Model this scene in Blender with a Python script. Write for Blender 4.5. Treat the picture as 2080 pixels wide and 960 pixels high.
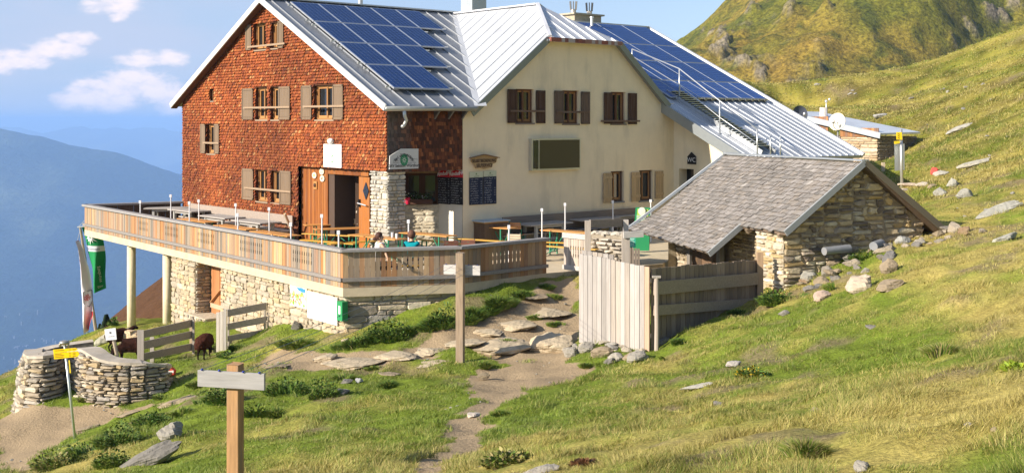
import bpy, math, random
import numpy as np
from mathutils import Vector, Matrix
from mathutils.geometry import tessellate_polygon
R=math.radians
random.seed(7); np.random.seed(7)
for o in list(bpy.data.objects): bpy.data.objects.remove(o)
S=bpy.context.scene; COL=S.collection
# ---------------- camera ----------------
F=2340.; HZ=246.; CX=1040.; EYE=4.15
cam=bpy.data.objects.new('camera',bpy.data.cameras.new('camera')); COL.objects.link(cam); S.camera=cam
cam.location=(0,0,EYE); cam.rotation_euler=(R(90),0,0)
cam.data.sensor_width=36; cam.data.lens=36*F/2080; cam.data.shift_y=-(480-HZ)/2080
cam.data.clip_start=.1; cam.data.clip_end=90000
# ---------------- light ----------------
SUNH=Vector((-.875,-.485,0)).normalized(); SEL=25.
sd=Vector((SUNH.x*math.cos(R(SEL)),SUNH.y*math.cos(R(SEL)),math.sin(R(SEL))))
sl=bpy.data.lights.new('sun','SUN'); sl.energy=5.0; sl.angle=R(.5); sl.color=(1,.89,.74)
so=bpy.data.objects.new('sun',sl); COL.objects.link(so); so.location=(-20,-10,30); so.rotation_euler=sd.to_track_quat('Z','Y').to_euler()
w=bpy.data.worlds.new('World'); S.world=w; w.use_nodes=True; nt=w.node_tree; nt.nodes.clear()
def N(nt,t,**k):
    n=nt.nodes.new(t)
    for a,b in k.items(): setattr(n,a,b)
    return n
L=nt.links.new
out=N(nt,'ShaderNodeOutputWorld'); bg=N(nt,'ShaderNodeBackground'); bg.inputs[1].default_value=.105; L(bg.outputs[0],out.inputs[0])
sky=N(nt,'ShaderNodeTexSky',sky_type='NISHITA',sun_disc=False,sun_elevation=R(SEL),sun_rotation=math.atan2(SUNH.x,SUNH.y)%(2*math.pi),altitude=2200,air_density=1.0,dust_density=1.2,ozone_density=1.0)
tc=N(nt,'ShaderNodeTexCoord'); sep=N(nt,'ShaderNodeSeparateXYZ'); L(tc.outputs['Generated'],sep.inputs[0])
def mth(op,a,b=None,c=None,clamp=False,nt=None):
    nt=nt or w.node_tree
    n=N(nt,'ShaderNodeMath',operation=op); n.use_clamp=clamp
    for i,v in enumerate((a,b,c)):
        if v is None: continue
        if isinstance(v,(int,float)): n.inputs[i].default_value=v
        else: nt.links.new(v,n.inputs[i])
    return n.outputs[0]
def ss(x,a,b,nt=None):
    nt=nt or w.node_tree
    n=N(nt,'ShaderNodeMapRange',interpolation_type='SMOOTHSTEP'); nt.links.new(x,n.inputs[0]); n.inputs[1].default_value=a; n.inputs[2].default_value=b
    return n.outputs[0]
# tangent coordinates of the direction: a = x/y , e = z/y  (clouds sit at fixed bearings)
ysafe=mth('MAXIMUM',sep.outputs[1],.05)
az=mth('DIVIDE',sep.outputs[0],ysafe); el=mth('DIVIDE',sep.outputs[2],ysafe)
comb=N(nt,'ShaderNodeCombineXYZ'); L(az,comb.inputs[0]); L(mth('MULTIPLY',el,2.2),comb.inputs[1])
n1=N(nt,'ShaderNodeTexNoise'); n1.inputs['Scale'].default_value=44; n1.inputs['Detail'].default_value=9; n1.inputs['Roughness'].default_value=.62; L(comb.outputs[0],n1.inputs['Vector'])
comb2=N(nt,'ShaderNodeCombineXYZ'); L(az,comb2.inputs[0]); L(mth('MULTIPLY',el,3.5),comb2.inputs[1])
n2=N(nt,'ShaderNodeTexNoise'); n2.inputs['Scale'].default_value=7; n2.inputs['Detail'].default_value=5; L(comb2.outputs[0],n2.inputs['Vector'])
def puff(px,py,rx,ry):
    a0=(px-CX)/F; e0=(HZ-py)/F
    dx=mth('DIVIDE',mth('SUBTRACT',az,a0),rx/F); dy=mth('DIVIDE',mth('SUBTRACT',el,e0),ry/F)
    d=mth('ADD',mth('MULTIPLY',dx,dx),mth('MULTIPLY',dy,dy))
    return mth('SUBTRACT',1.0,d)
pf=None
for q in [(285,120,48,18),(350,118,34,16),(215,190,75,32),(270,165,70,28),(165,205,60,20),(330,190,45,24),(345,210,30,28),(225,212,40,18),
          (45,120,60,20),(110,100,60,20),(160,80,40,14),(225,12,60,18),(0,130,40,20),(240,35,20,10)]:
    p=puff(*q); pf=p if pf is None else mth('MAXIMUM',pf,p)
cum=ss(mth('ADD',pf,mth('MULTIPLY',mth('SUBTRACT',n1.outputs[0],.5),4.2)),-.75,1.15)
cum=mth('MULTIPLY',cum,ss(pf,-1.6,.0))
# high thin veil, densest at the upper left
veil=mth('MULTIPLY',ss(n2.outputs[0],.28,.64),mth('MULTIPLY',ss(az,-.12,-.34),.85))
veil=mth('MULTIPLY',veil,ss(el,-.02,.06))
hz=mth('ADD',mth('MULTIPLY',ss(el,.30,-.02),.55),mth('MULTIPLY',ss(az,.45,-.40),.40))
m1=N(nt,'ShaderNodeMix',data_type='RGBA'); L(hz,m1.inputs[0]); L(sky.outputs[0],m1.inputs[6]); m1.inputs[7].default_value=(2.75,3.55,5.1,1)
m2=N(nt,'ShaderNodeMix',data_type='RGBA'); L(veil,m2.inputs[0]); L(m1.outputs[2],m2.inputs[6]); m2.inputs[7].default_value=(3.5,4.0,5.2,1)
m3=N(nt,'ShaderNodeMix',data_type='RGBA'); L(mth('MULTIPLY',cum,.95),m3.inputs[0]); L(m2.outputs[2],m3.inputs[6]); m3.inputs[7].default_value=(6.6,5.9,6.1,1)
L(m3.outputs[2],bg.inputs[0])
S.view_settings.view_transform='Standard'; S.view_settings.look='None'; S.view_settings.exposure=.70; S.view_settings.gamma=1
S.render.engine='CYCLES'
S.cycles.volume_bounces=4; S.cycles.max_bounces=6; S.cycles.diffuse_bounces=4
# ---------------- helpers ----------------
def W(px,py,Y): return Vector(((px-CX)/F*Y,Y,EYE-(py-HZ)/F*Y))
def ray(px,py): return Vector(((px-CX)/F,1,-(py-HZ)/F))
def hitp(px,py,p,n):
    d=ray(px,py); o=Vector((0,0,EYE)); t=(Vector(p)-o).dot(Vector(n))/d.dot(Vector(n)); return o+d*t
def jc(c,a=.1,rnd=random):
    k=1+rnd.uniform(-a,a); return (c[0]*k,c[1]*k,c[2]*k)
def mixc(a,b,t): return tuple(a[i]*(1-t)+b[i]*t for i in range(3))
class MB:
    def __init__(s): s.v=[]; s.f=[]; s.c=[]
    def add(s,vs,fs,col=(1,1,1)):
        n=len(s.v); s.v+=[tuple(v) for v in vs]; s.f+=[tuple(i+n for i in f) for f in fs]; s.c+=[col]*len(fs); return s
    def obox(s,c,ax,ay,az,col=(1,1,1)):
        c=Vector(c); ax=Vector(ax); ay=Vector(ay); az=Vector(az)
        vs=[c+i*ax+j*ay+k*az for k in(-1,1) for j in(-1,1) for i in(-1,1)]
        return s.add(vs,[(0,2,3,1),(4,5,7,6),(0,1,5,4),(2,6,7,3),(0,4,6,2),(1,3,7,5)],col)
    def box(s,x0,x1,y0,y1,z0,z1,col=(1,1,1)):
        return s.obox(((x0+x1)/2,(y0+y1)/2,(z0+z1)/2),((x1-x0)/2,0,0),(0,(y1-y0)/2,0),(0,0,(z1-z0)/2),col)
    def beam(s,a,b,w_,h,col=(1,1,1),up=(0,0,1)):
        a=Vector(a); b=Vector(b); d=b-a; up=Vector(up)
        if abs(d.normalized().dot(up))>.98: up=Vector((1,0,0))
        sx=d.cross(up).normalized()*(w_/2); sz=sx.cross(d).normalized()*(h/2)
        return s.obox((a+b)/2,d/2,sx,sz,col)
    def prism(s,pts,vec,col=(1,1,1)):
        pts=[Vector(p) for p in pts]; vec=Vector(vec); n=len(pts)
        tri=tessellate_polygon([pts]); vs=pts+[p+vec for p in pts]
        fs=[tuple(t) for t in tri]+[tuple(i+n for i in reversed(t)) for t in tri]
        fs+=[(i,(i+1)%n,(i+1)%n+n,i+n) for i in range(n)]
        return s.add(vs,fs,col)
    def tube(s,path,r,n=8,col=(1,1,1),cap=True):
        P=[Vector(p) for p in path]; m=len(P); rs=r if isinstance(r,(list,tuple)) else [r]*m
        vs=[]; prev=None
        for i,p in enumerate(P):
            d=(P[min(i+1,m-1)]-P[max(i-1,0)]).normalized()
            if prev is None:
                u=Vector((0,0,1)) if abs(d.z)<.9 else Vector((1,0,0)); u=(u-d*u.dot(d)).normalized()
            else: u=(prev-d*prev.dot(d)).normalized()
            prev=u; v=d.cross(u)
            for k in range(n):
                a=2*math.pi*k/n; vs.append(p+(u*math.cos(a)+v*math.sin(a))*rs[i])
        fs=[(i*n+k,i*n+(k+1)%n,(i+1)*n+(k+1)%n,(i+1)*n+k) for i in range(m-1) for k in range(n)]
        if cap: fs+=[tuple(range(n-1,-1,-1)),tuple((m-1)*n+k for k in range(n))]
        return s.add(vs,fs,col)
    def ell(s,c,rx,ry,rz,col=(1,1,1),nu=10,nv=7,fn=None):
        vs=[];c=Vector(c)
        for j in range(nv+1):
            ph=math.pi*j/nv
            for i in range(nu):
                th=2*math.pi*i/nu; d=Vector((math.sin(ph)*math.cos(th),math.sin(ph)*math.sin(th),math.cos(ph)))
                k=fn(d) if fn else 1
                vs.append(c+Vector((d.x*rx,d.y*ry,d.z*rz))*k)
        fs=[(j*nu+i,(j+1)*nu+i,(j+1)*nu+(i+1)%nu,j*nu+(i+1)%nu) for j in range(nv) for i in range(nu)]
        return s.add(vs,fs,col)
    def build(s,name,mat,parent=None,origin=None,world=False,smooth=False,bevel=0,label=None):
        me=bpy.data.meshes.new(name); vs=s.v
        if world and parent is not None:
            M=parent.get('_M'); inv=MW[parent.name].inverted(); vs=[tuple(inv@Vector(v)) for v in vs]
        elif origin is not None:
            o=Vector(origin); vs=[tuple(Vector(v)-o) for v in vs]
        me.from_pydata(vs,[],s.f); me.update()
        ca=me.color_attributes.new('Col','FLOAT_COLOR','CORNER')
        nl=len(me.loops); arr=np.ones((nl,4),dtype=np.float32)
        cnt=[len(f) for f in s.f]; arr[:,:3]=np.repeat(np.array(s.c,dtype=np.float32).reshape(-1,3),cnt,axis=0)
        ca.data.foreach_set('color',arr.ravel())
        if smooth: me.polygons.foreach_set('use_smooth',[True]*len(me.polygons))
        ob=bpy.data.objects.new(name,me); COL.objects.link(ob); me.materials.append(mat)
        if parent is not None: ob.parent=parent
        if origin is not None: ob.location=origin
        if bevel:
            bm=ob.modifiers.new('bevel','BEVEL'); bm.width=bevel; bm.segments=2; bm.limit_method='ANGLE'
        if label: ob['label']=label
        MW[ob.name]=Matrix.Translation(Vector(origin)) if origin is not None else (MW[parent.name].copy() if parent is not None else Matrix.Identity(4))
        return ob
MW={}
def tag(o,label,cat,group=None,kind=None):
    if label: o['label']=label
    if cat: o['category']=cat
    if group: o['group']=group
    if kind: o['kind']=kind
    return o
def T(name,label,cat,loc=(0,0,0),rz=0,group=None,kind=None):
    o=bpy.data.objects.new(name,None); COL.objects.link(o); o.location=loc; o.rotation_euler=(0,0,rz); o.empty_display_size=.2
    MW[o.name]=Matrix.Translation(Vector(loc))@Matrix.Rotation(rz,4,'Z')
    return tag(o,label,cat,group,kind)
def dup(root,loc,rz=0,label=None,group=None):
    r=root.copy(); COL.objects.link(r); r.location=loc; r.rotation_euler=(0,0,rz)
    MW[r.name]=Matrix.Translation(Vector(loc))@Matrix.Rotation(rz,4,'Z')
    if label: r['label']=label
    if group: r['group']=group
    def rec(a,b):
        for ch in list(a.children):
            c=ch.copy(); COL.objects.link(c); c.parent=b; rec(ch,c)
    rec(root,r)
    return r
# ---------------- materials ----------------
def M(name,base=(1,1,1),attr=True,rough=.8,metal=0,var=.15,vs=(6,6,6),bump=0,bs=None,stain=0,ss_=(1,1,1),stc=(.3,.3,.3),spec=.3,detail=4,coat=0):
    m=bpy.data.materials.new(name); m.use_nodes=True; nt=m.node_tree; L=nt.links.new
    b=nt.nodes['Principled BSDF']; b.inputs['Roughness'].default_value=rough; b.inputs['Metallic'].default_value=metal
    b.inputs['Specular IOR Level'].default_value=spec
    if coat: b.inputs['Coat Weight'].default_value=coat
    tc=N(nt,'ShaderNodeTexCoord')
    def noise(sc,det=detail,ro=.6):
        mp=N(nt,'ShaderNodeMapping'); mp.inputs['Scale'].default_value=sc; L(tc.outputs['Object'],mp.inputs[0])
        n=N(nt,'ShaderNodeTexNoise'); n.inputs['Scale'].default_value=1; n.inputs['Detail'].default_value=det; n.inputs['Roughness'].default_value=ro; L(mp.outputs[0],n.inputs['Vector']); return n.outputs[0]
    if attr:
        a=N(nt,'ShaderNodeVertexColor',layer_name='Col'); mm=N(nt,'ShaderNodeMix',data_type='RGBA',blend_type='MULTIPLY'); mm.inputs[0].default_value=1
        L(a.outputs[0],mm.inputs[6]); mm.inputs[7].default_value=(*base,1); c=mm.outputs[2]
    else:
        r_=N(nt,'ShaderNodeRGB'); r_.outputs[0].default_value=(*base,1); c=r_.outputs[0]
    if var:
        k=mth('ADD',mth('MULTIPLY',mth('SUBTRACT',noise(vs),.5,nt=nt),var*4,nt=nt),1.0,nt=nt); k=mth('MAXIMUM',k,.15,nt=nt)
        mm=N(nt,'ShaderNodeVectorMath',operation='SCALE'); L(c,mm.inputs[0]); L(k,mm.inputs[3]); c=mm.outputs[0]
    if stain:
        f=mth('MULTIPLY',ss(noise(ss_,5,.65),.48,.72,nt=nt),stain,nt=nt)
        mm=N(nt,'ShaderNodeMix',data_type='RGBA'); L(f,mm.inputs[0]); L(c,mm.inputs[6]); mm.inputs[7].default_value=(*stc,1); c=mm.outputs[2]
    L(c,b.inputs['Base Color'])
    if bump:
        bn=N(nt,'ShaderNodeBump'); bn.inputs['Strength'].default_value=1; bn.inputs['Distance'].default_value=bump
        L(noise(bs or vs,6,.65),bn.inputs['Height']); L(bn.outputs[0],b.inputs['Normal'])
    return m
mWoodV=M('weathered_wood_vertical',rough=.85,var=.22,vs=(28,28,1.6),bump=.004,stain=.35,ss_=(14,14,.9),stc=(.20,.17,.14))
mWoodH=M('weathered_wood_flat',rough=.85,var=.2,vs=(5,5,26),bump=.003,stain=.25,ss_=(2,2,9),stc=(.22,.20,.18))
mWoodX=M('weathered_wood_board',rough=.85,var=.2,vs=(2.2,26,26),bump=.003,stain=.3,ss_=(1.4,12,12),stc=(.20,.18,.16))
mShing=M('wood_shingles',rough=.75,var=.22,vs=(30,30,4),bump=.002,spec=.3)
mRoofSh=M('roof_shingles',rough=.9,var=.18,vs=(22,22,22),bump=.006)
mZinc=M('standing_seam_metal',rough=.42,metal=.55,var=.05,vs=(1.5,1.5,1.5),stain=.25,ss_=(.8,.8,.8),stc=(.36,.38,.40),spec=.5)
mZincW=M('pale_coated_metal',rough=.45,metal=.3,var=.07,vs=(1.2,1.2,1.2),stain=.3,ss_=(.9,.9,.9),stc=(.30,.31,.32),spec=.45,bump=.006,bs=(1.3,1.3,1.3))
mRender=M('lime_render',rough=.95,var=.05,vs=(2,2,2),bump=.012,bs=(9,9,9),stain=.4,ss_=(1.3,1.3,.30),stc=(.50,.42,.30))
mStone=M('rubble_stone',rough=.92,var=.24,vs=(9,9,9),bump=.025,bs=(11,11,11))
mRock=M('alpine_rock',rough=.9,var=.26,vs=(3.5,3.5,3.5),bump=.06,bs=(6,6,6),stain=.5,ss_=(2.5,2.5,2.5),stc=(.16,.16,.11))
mConc=M('pale_concrete',rough=.9,var=.12,vs=(4,4,4),bump=.01,stain=.35,ss_=(1.5,1.5,1),stc=(.30,.24,.15))
mPlain=M('plain_paint',rough=.55,var=.03)
mMat=M('matt_paint',rough=.9,var=.06,vs=(3,3,3))
mMetal=M('galvanised_metal',rough=.4,metal=.7,var=.06,spec=.5)
mGlass=M('window_glass',base=(.02,.022,.025),attr=False,rough=.06,var=0,spec=.8)
mScreen=M('display_glass',base=(.055,.045,.028),attr=False,rough=.25,var=0,spec=.5)
mPV=M('solar_cells',rough=.12,var=.05,vs=(2,2,2),spec=.35)
mOrange=M('varnished_beer_bench',rough=.35,var=.12,vs=(3,20,20),spec=.5)
mSkin=M('skin',rough=.55,var=.04,spec=.4); mCloth=M('cotton_cloth',rough=.9,var=.06,vs=(12,12,12),bump=.01)
mHair=M('hair',rough=.6,var=.3,vs=(60,60,20),bump=.01); mWool=M('sheep_wool',rough=1,var=.3,vs=(22,22,22),bump=.05,bs=(26,26,26),spec=.1)
mFlag=M('flag_cloth',rough=.8,var=.04)
mLeaf=M('leaves',rough=.6,var=.12,vs=(3,3,3),spec=.3)
# ---------------- numpy noise ----------------
_rs=np.random.RandomState(3); _tab=_rs.rand(256,256)
def vnoise(x,y):
    xi=np.floor(x).astype(int); yi=np.floor(y).astype(int); fx=x-xi; fy=y-yi; fx=fx*fx*(3-2*fx); fy=fy*fy*(3-2*fy)
    a=_tab[xi%256,yi%256]; b=_tab[(xi+1)%256,yi%256]; c=_tab[xi%256,(yi+1)%256]; d=_tab[(xi+1)%256,(yi+1)%256]
    return (a*(1-fx)+b*fx)*(1-fy)+(c*(1-fx)+d*fx)*fy
def fbm(x,y,o=4):
    s=0;a=.5;t=0
    for i in range(o): s=s+a*vnoise(x*2**i+17*i,y*2**i+31*i); t+=a; a*=.5
    return s/t
# ---------------- terrain ----------------
CP=[(1040,960,10.5),(900,960,12),(485,960,15),(200,960,19),(0,960,22),(1300,960,9),(1700,960,7.5),(2080,960,6.5),
(700,960,13.6),(700,880,17.8),
(2080,480,26),(2080,400,33),(2080,210,58),(2080,300,45),(2080,130,75),(2080,52,110),(1950,112,112),(1850,150,112),(1700,172,112),(1560,190,110),
(1950,400,36),(1840,380,42),(1760,348,58),(1900,300,55),(1650,330,50),(1560,330,50),(1900,220,80),(1700,250,80),
(1600,600,27.5),(1400,675,25.5),(1480,640,26.5),(1540,605,28.3),(1590,590,28.3),(1700,535,28.6),(1885,478,29.6),(1990,440,31),
(1700,720,19),(2000,720,15.5),(1400,850,15),(1200,800,19.5),(1320,728,24),(1180,700,26.2),(1850,560,23),(2080,700,13),
(960,790,22),(1150,735,25),(935,737,26),(1080,700,27.3),(1100,640,29),(1150,600,30.5),(1120,562,31.8),(1178,560,31.6),
(697,690,28.5),(850,635,28.9),(930,607,29.2),(1040,577,30.4),(540,665,32),(430,665,34.5),(350,662,36.8),(267,668,40.3),(197,672,44.5),
(415,728,32),(300,735,30.5),(450,700,33),(600,742,26),(800,745,25.6),(800,700,27.3),
(700,850,20),(600,785,24),(650,770,25),(500,790,24.5),(400,800,25.8),(300,850,24),(200,900,21.8),(60,940,21.5),
(155,887,25),(50,900,26),(200,830,27.5),(0,850,29),(0,775,35),(60,815,28),(340,795,27.8),(150,740,33),(230,690,35),
(20,770,34.5)]
XYZ=[tuple(W(*c)) for c in CP]
XYZ+=[(0,0,2.5),(4,3,2.95),(-4,3,1.3),(-8,10,-.3),(10,8,3.4),(-12,2,-.8),(16,14,4.0),(30,20,7.5),(0,-15,4),(40,-15,12),(-30,-15,-3),(22,4,6.5),
(-18,18,-4),(-26,24,-8),(-22,33,-6),(-26,40,-11),(-20,44,-7),(-17,50,-7.5),
(-10,44,-3.2),(-5,40,-1.6),(-13,50,-4.2),(-19,60,-6),(-26,75,-9.0),(-22.8,75,-6.0),(-30,75,-14),(-15,75,-2.5),(-26,90,-11),(-45,60,-24),(-45,30,-20),(-60,90,-38),(-60,0,-24),
(2,36,-.6),(6,38,-.55),(5,32.5,-.4),(3.8,29.5,-.4),(-2,34,-.9),(3,42,-.7),(1,32.6,-.45),(9,43,-.5),(4.5,27,-.5),(9,40,.3),(10.5,35,1.0),(13,38,1.2),(15,45,1.2),(0,45,-1),(8,52,0),(0,60,-1),(10,80,2),(-5,90,-1),(20,70,3),
(0,130,0),(40,140,7),(70,140,12),(90,110,20),(80,60,17),(60,30,14),(25,110,5.5),(-60,140,-40)]
XYZ=np.array(XYZ); PX=XYZ[:,:2]/40.; PZ=XYZ[:,2]
def _U(r2): return np.where(r2>1e-12,.5*r2*np.log(r2+1e-12),0)
_n=len(PX); _D=((PX[:,None]-PX[None])**2).sum(-1); _K=_U(_D)+np.eye(_n)*2e-4
_P=np.hstack([np.ones((_n,1)),PX]); _A=np.block([[_K,_P],[_P.T,np.zeros((3,3))]])
_w=np.linalg.solve(_A,np.concatenate([PZ,np.zeros(3)]))
def ground(x,y):
    x=np.atleast_1d(np.asarray(x,dtype=float)); y=np.atleast_1d(np.asarray(y,dtype=float)); sh=x.shape
    q=np.stack([x.ravel(),y.ravel()],1)/40.; z=np.zeros(len(q))
    for i in range(0,len(q),20000):
        s=q[i:i+20000]; d=((s[:,None]-PX[None])**2).sum(-1); z[i:i+20000]=_U(d)@_w[:_n]+_w[_n]+s@_w[_n+1:]
    xx=x.ravel(); yy=y.ravel(); r=np.hypot(xx,yy)
    # turf hummocks, growing with distance on the open hill
    z=z+(fbm(xx*.9,yy*.9,3)-.5)*.14*np.clip(r/14,.35,1)+(fbm(xx*2.6+50,yy*2.6,3)-.5)*.17+(fbm(xx*1.3+9,yy*1.3+77,2)-.5)*.12
    z=z+(fbm(xx*.12,yy*.12,4)-.5)*np.clip((r-38)/40,0,1)*.8+(fbm(xx*.6+3,yy*.6,3)-.5)*np.clip((r-30)/30,0,1)*.30
    z=z-np.clip((yy-115)/30,0,3)**2*4
    return z.reshape(sh)
def gz(x,y): return float(ground([x],[y])[0])
def G(px,py,y0=6.,y1=130.):
    # where the line of sight through a point of the photograph meets the ground
    ys=np.concatenate([np.arange(y0,45,.12),np.arange(45,y1,.5)]); d=ray(px,py)
    zz=ground(d.x*ys,ys); rz=EYE+d.z*ys; k=np.where(rz<zz)[0]
    i=k[0] if len(k) else len(ys)-1
    return Vector((d.x*ys[i],ys[i],zz[i]))
def axis(lo,hi,a,b,fine,g):
    v=list(np.arange(a,b,fine)); s=fine; x=b
    while x<hi: v.append(x); s*=g; x+=s
    v.append(hi); s=fine; x=a-fine
    while x>lo: v.insert(0,x); s*=g; x-=s
    v.insert(0,lo); return np.array(v)
def inpoly(px,py,poly):
    r=np.zeros(px.shape,bool); n=len(poly)
    for i in range(n):
        x1,y1=poly[i]; x2,y2=poly[(i+1)%n]
        c=((y1>py)!=(y2>py)); xi=(x2-x1)*(py-y1)/((y2-y1) if y2!=y1 else 1e-9)+x1
        r^=c&(px<xi)
    return r
def gpoly(pts,y0=6): return [tuple(G(a,b,y0)[:2]) for a,b in pts]
PATHS=[gpoly([(842,965),(905,885),(930,845),(962,800),(928,778),(960,758),(1060,735),(1140,728),(1195,742),(1180,765),(1060,790),(1010,830),(985,870),(942,930),(918,965)]),
 gpoly([(1060,598),(1105,568),(1178,562),(1178,700),(1150,735),(1000,735),(985,712),(900,706),(815,722),(810,700),(900,668),(980,650)]),
 gpoly([(0,845),(110,828),(200,815),(330,815),(410,792),(330,822),(225,852),(150,885),(85,915),(60,965),(0,965)]),
 gpoly([(500,742),(560,708),(640,716),(800,712),(910,722),(800,742),(600,752)])]
def dirtmask(x,y):
    jx=x+(fbm(x*2.3,y*2.3,3)-.5)*.9; jy=y+(fbm(x*2.3+9,y*2.3+5,3)-.5)*.9
    m=np.zeros(x.shape)
    for p in PATHS: m=np.maximum(m,inpoly(jx,jy,p).astype(float))
    return m
def brownmask(x,y): return np.clip((y-50)/8,0,1)*np.clip((-11-x)/3,0,1)
def landcol(x,y):
    a=fbm(x*.35,y*.35,4); b=fbm(x*1.7+40,y*1.7,3); right=np.clip((x+.5-.15*(y-14))/5,0,1)
    dry=np.clip((a-.47)*3.2+(b-.5)*1.6+right*.55-.05,0,1)[...,None]
    c=np.array([.15,.20,.024])*(1-dry)+np.array([.38,.31,.09])*dry
    far=np.clip((np.hypot(x,y)-30)/40,0,1)[...,None]
    pt=np.clip((fbm(x*.55+60,y*.55,4)-.5)*5,-.6,.9)[...,None]; c=c*(1-far)+far*(np.array([.165,.16,.022])*(1-dry*.6)+np.array([.34,.27,.065])*dry*.6)*(1-.6*pt); c=c*(.80+.45*fbm(x*2.7+5,y*2.7,3)[...,None])
    soil=np.clip((fbm(x*.9+7,y*.9+3,4)-.64)*8,0,.8)[...,None]; c=c*(1-soil)+np.array([.22,.17,.10])*soil
    br=brownmask(x,y)[...,None]; c=c*(1-br)+np.array([.10,.05,.024])*br
    return c
xs=axis(-70,130,-17,15,.17,1.045); ys=axis(-15,150,8,36,.17,1.035)
GX,GY=np.meshgrid(xs,ys); GZ=ground(GX,GY)
DM=dirtmask(GX,GY)
for _ in range(2): DM[1:-1,1:-1]=(DM[1:-1,1:-1]*2+DM[:-2,1:-1]+DM[2:,1:-1]+DM[1:-1,:-2]+DM[1:-1,2:])/6
GZ=GZ-DM*(.05+.05*(fbm(GX*2.6,GY*2.6,3)-.5))
def grid_mesh(name,X,Y,Z,C,mat,fac=None):
    ny,nx=X.shape; me=bpy.data.meshes.new(name); v=np.stack([X,Y,Z],-1).reshape(-1,3).astype(np.float32)
    i=np.arange(ny*nx).reshape(ny,nx); q=np.stack([i[:-1,:-1],i[:-1,1:],i[1:,1:],i[1:,:-1]],-1).reshape(-1,4)
    me.vertices.add(len(v)); me.vertices.foreach_set('co',v.ravel()); me.loops.add(q.size); me.loops.foreach_set('vertex_index',q.ravel().astype(np.int32))
    me.polygons.add(len(q)); me.polygons.foreach_set('loop_start',np.arange(0,q.size,4,dtype=np.int32)); me.polygons.foreach_set('use_smooth',np.ones(len(q),bool))
    me.update(); me.validate()
    ca=me.color_attributes.new('Col','FLOAT_COLOR','POINT'); a=np.ones((len(v),4),np.float32); a[:,:3]=C.reshape(-1,3); 
    if fac is not None: a[:,3]=fac.ravel()
    ca.data.foreach_set('color',a.ravel()); me.materials.append(mat)
    o=bpy.data.objects.new(name,me); COL.objects.link(o); MW[o.name]=Matrix.Identity(4); return o
def ground_mat(name,fine=24.,amp=1.):
    m=bpy.data.materials.new(name); m.use_nodes=True; nt=m.node_tree; L=nt.links.new; b=nt.nodes['Principled BSDF']
    b.inputs['Roughness'].default_value=.95; b.inputs['Specular IOR Level'].default_value=.1
    a=N(nt,'ShaderNodeVertexColor',layer_name='Col'); tc=N(nt,'ShaderNodeTexCoord')
    def nz(s,d=6,r=.65):
        n=N(nt,'ShaderNodeTexNoise'); n.inputs['Scale'].default_value=s; n.inputs['Detail'].default_value=d; n.inputs['Roughness'].default_value=r; L(tc.outputs['Object'],n.inputs['Vector']); return n.outputs[0]
    k=mth('ADD',mth('MULTIPLY',mth('SUBTRACT',nz(fine),.5,nt=nt),2.0*amp,nt=nt),1.0,nt=nt)
    k2=mth('ADD',mth('MULTIPLY',mth('SUBTRACT',nz(fine/7),.5,nt=nt),1.3,nt=nt),1.0,nt=nt)
    k=mth('MAXIMUM',mth('MULTIPLY',k,k2,nt=nt),.2,nt=nt)
    sc=N(nt,'ShaderNodeVectorMath',operation='SCALE'); L(a.outputs[0],sc.inputs[0]); L(k,sc.inputs[3])
    # worn earth and gravel where the second mask says so
    kd=mth('ADD',mth('MULTIPLY',mth('SUBTRACT',nz(34,7,.8),.5,nt=nt),1.9,nt=nt),.95,nt=nt)
    dc=N(nt,'ShaderNodeVectorMath',operation='SCALE'); dc.inputs[0].default_value=(.37,.28,.175); L(kd,dc.inputs[3])
    f=ss(mth('ADD',a.outputs[1],mth('MULTIPLY',mth('SUBTRACT',nz(5),.5,nt=nt),.9,nt=nt),nt=nt),.35,.6,nt=nt)
    mx=N(nt,'ShaderNodeMix',data_type='RGBA'); L(f,mx.inputs[0]); L(sc.outputs[0],mx.inputs[6]); L(dc.outputs[0],mx.inputs[7]); L(mx.outputs[2],b.inputs['Base Color'])
    bn=N(nt,'ShaderNodeBump'); bn.inputs['Distance'].default_value=.06*18/fine; bn.inputs['Strength'].default_value=.8; L(nz(fine*.8),bn.inputs['Height']); L(bn.outputs[0],b.inputs['Normal'])
    return m
mGround=ground_mat('turf_and_earth')
tag(grid_mesh('ground',GX,GY,GZ,landcol(GX,GY),mGround,DM),'grassy alpine slope with worn earth paths',None,kind='structure')
# ---- the mountain behind ----
def mount(x,y):
    d=np.hypot(x-232,y-520); z=145-.64*d
    th=np.arctan2(y-520,x-232)
    z=z+12*np.sin(th*5+1.1)*np.clip(d/150,0,1.5)-22*np.exp(-((th+2.02)/.16)**2)*np.clip(d/120,0,1.2)
    z=z+(fbm(x*.02,y*.02,5)-.5)*26+(fbm(x*.09,y*.09,5)-.5)*6
    rk=np.clip((fbm(x*.055+23,y*.055+15,4)-.62)*8,0,1)
    z=z+rk*(fbm(x*.3,y*.3,4)-.3)*9
    return z,rk
mx_=np.arange(30,400,1.0); my_=np.arange(190,540,1.05); MX,MY=np.meshgrid(mx_,my_); MZ,RK=mount(MX,MY)
MZ=np.maximum(MZ,-20); MZ=np.where(MZ>64,64+.1*(MZ-64),MZ)
dry=np.clip((fbm(MX*.03,MY*.03,4)-.45)*3,0,1)[...,None]
dry=np.clip(dry+.25*(fbm(MX*.5,MY*.5,3)[...,None]-.4),0,1); MC=np.array([.125,.125,.014])*(1-dry)+np.array([.25,.17,.03])*dry
dk=np.clip((fbm(MX*.2,MY*.2,3)-.56)*5,0,.7)[...,None]; MC=MC*(1-dk)+np.array([.06,.075,.012])*dk
_qx=CX+MX/MY*F; _qy=HZ+(EYE-MZ)/MY*F; SPT=np.zeros_like(MX)
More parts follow.
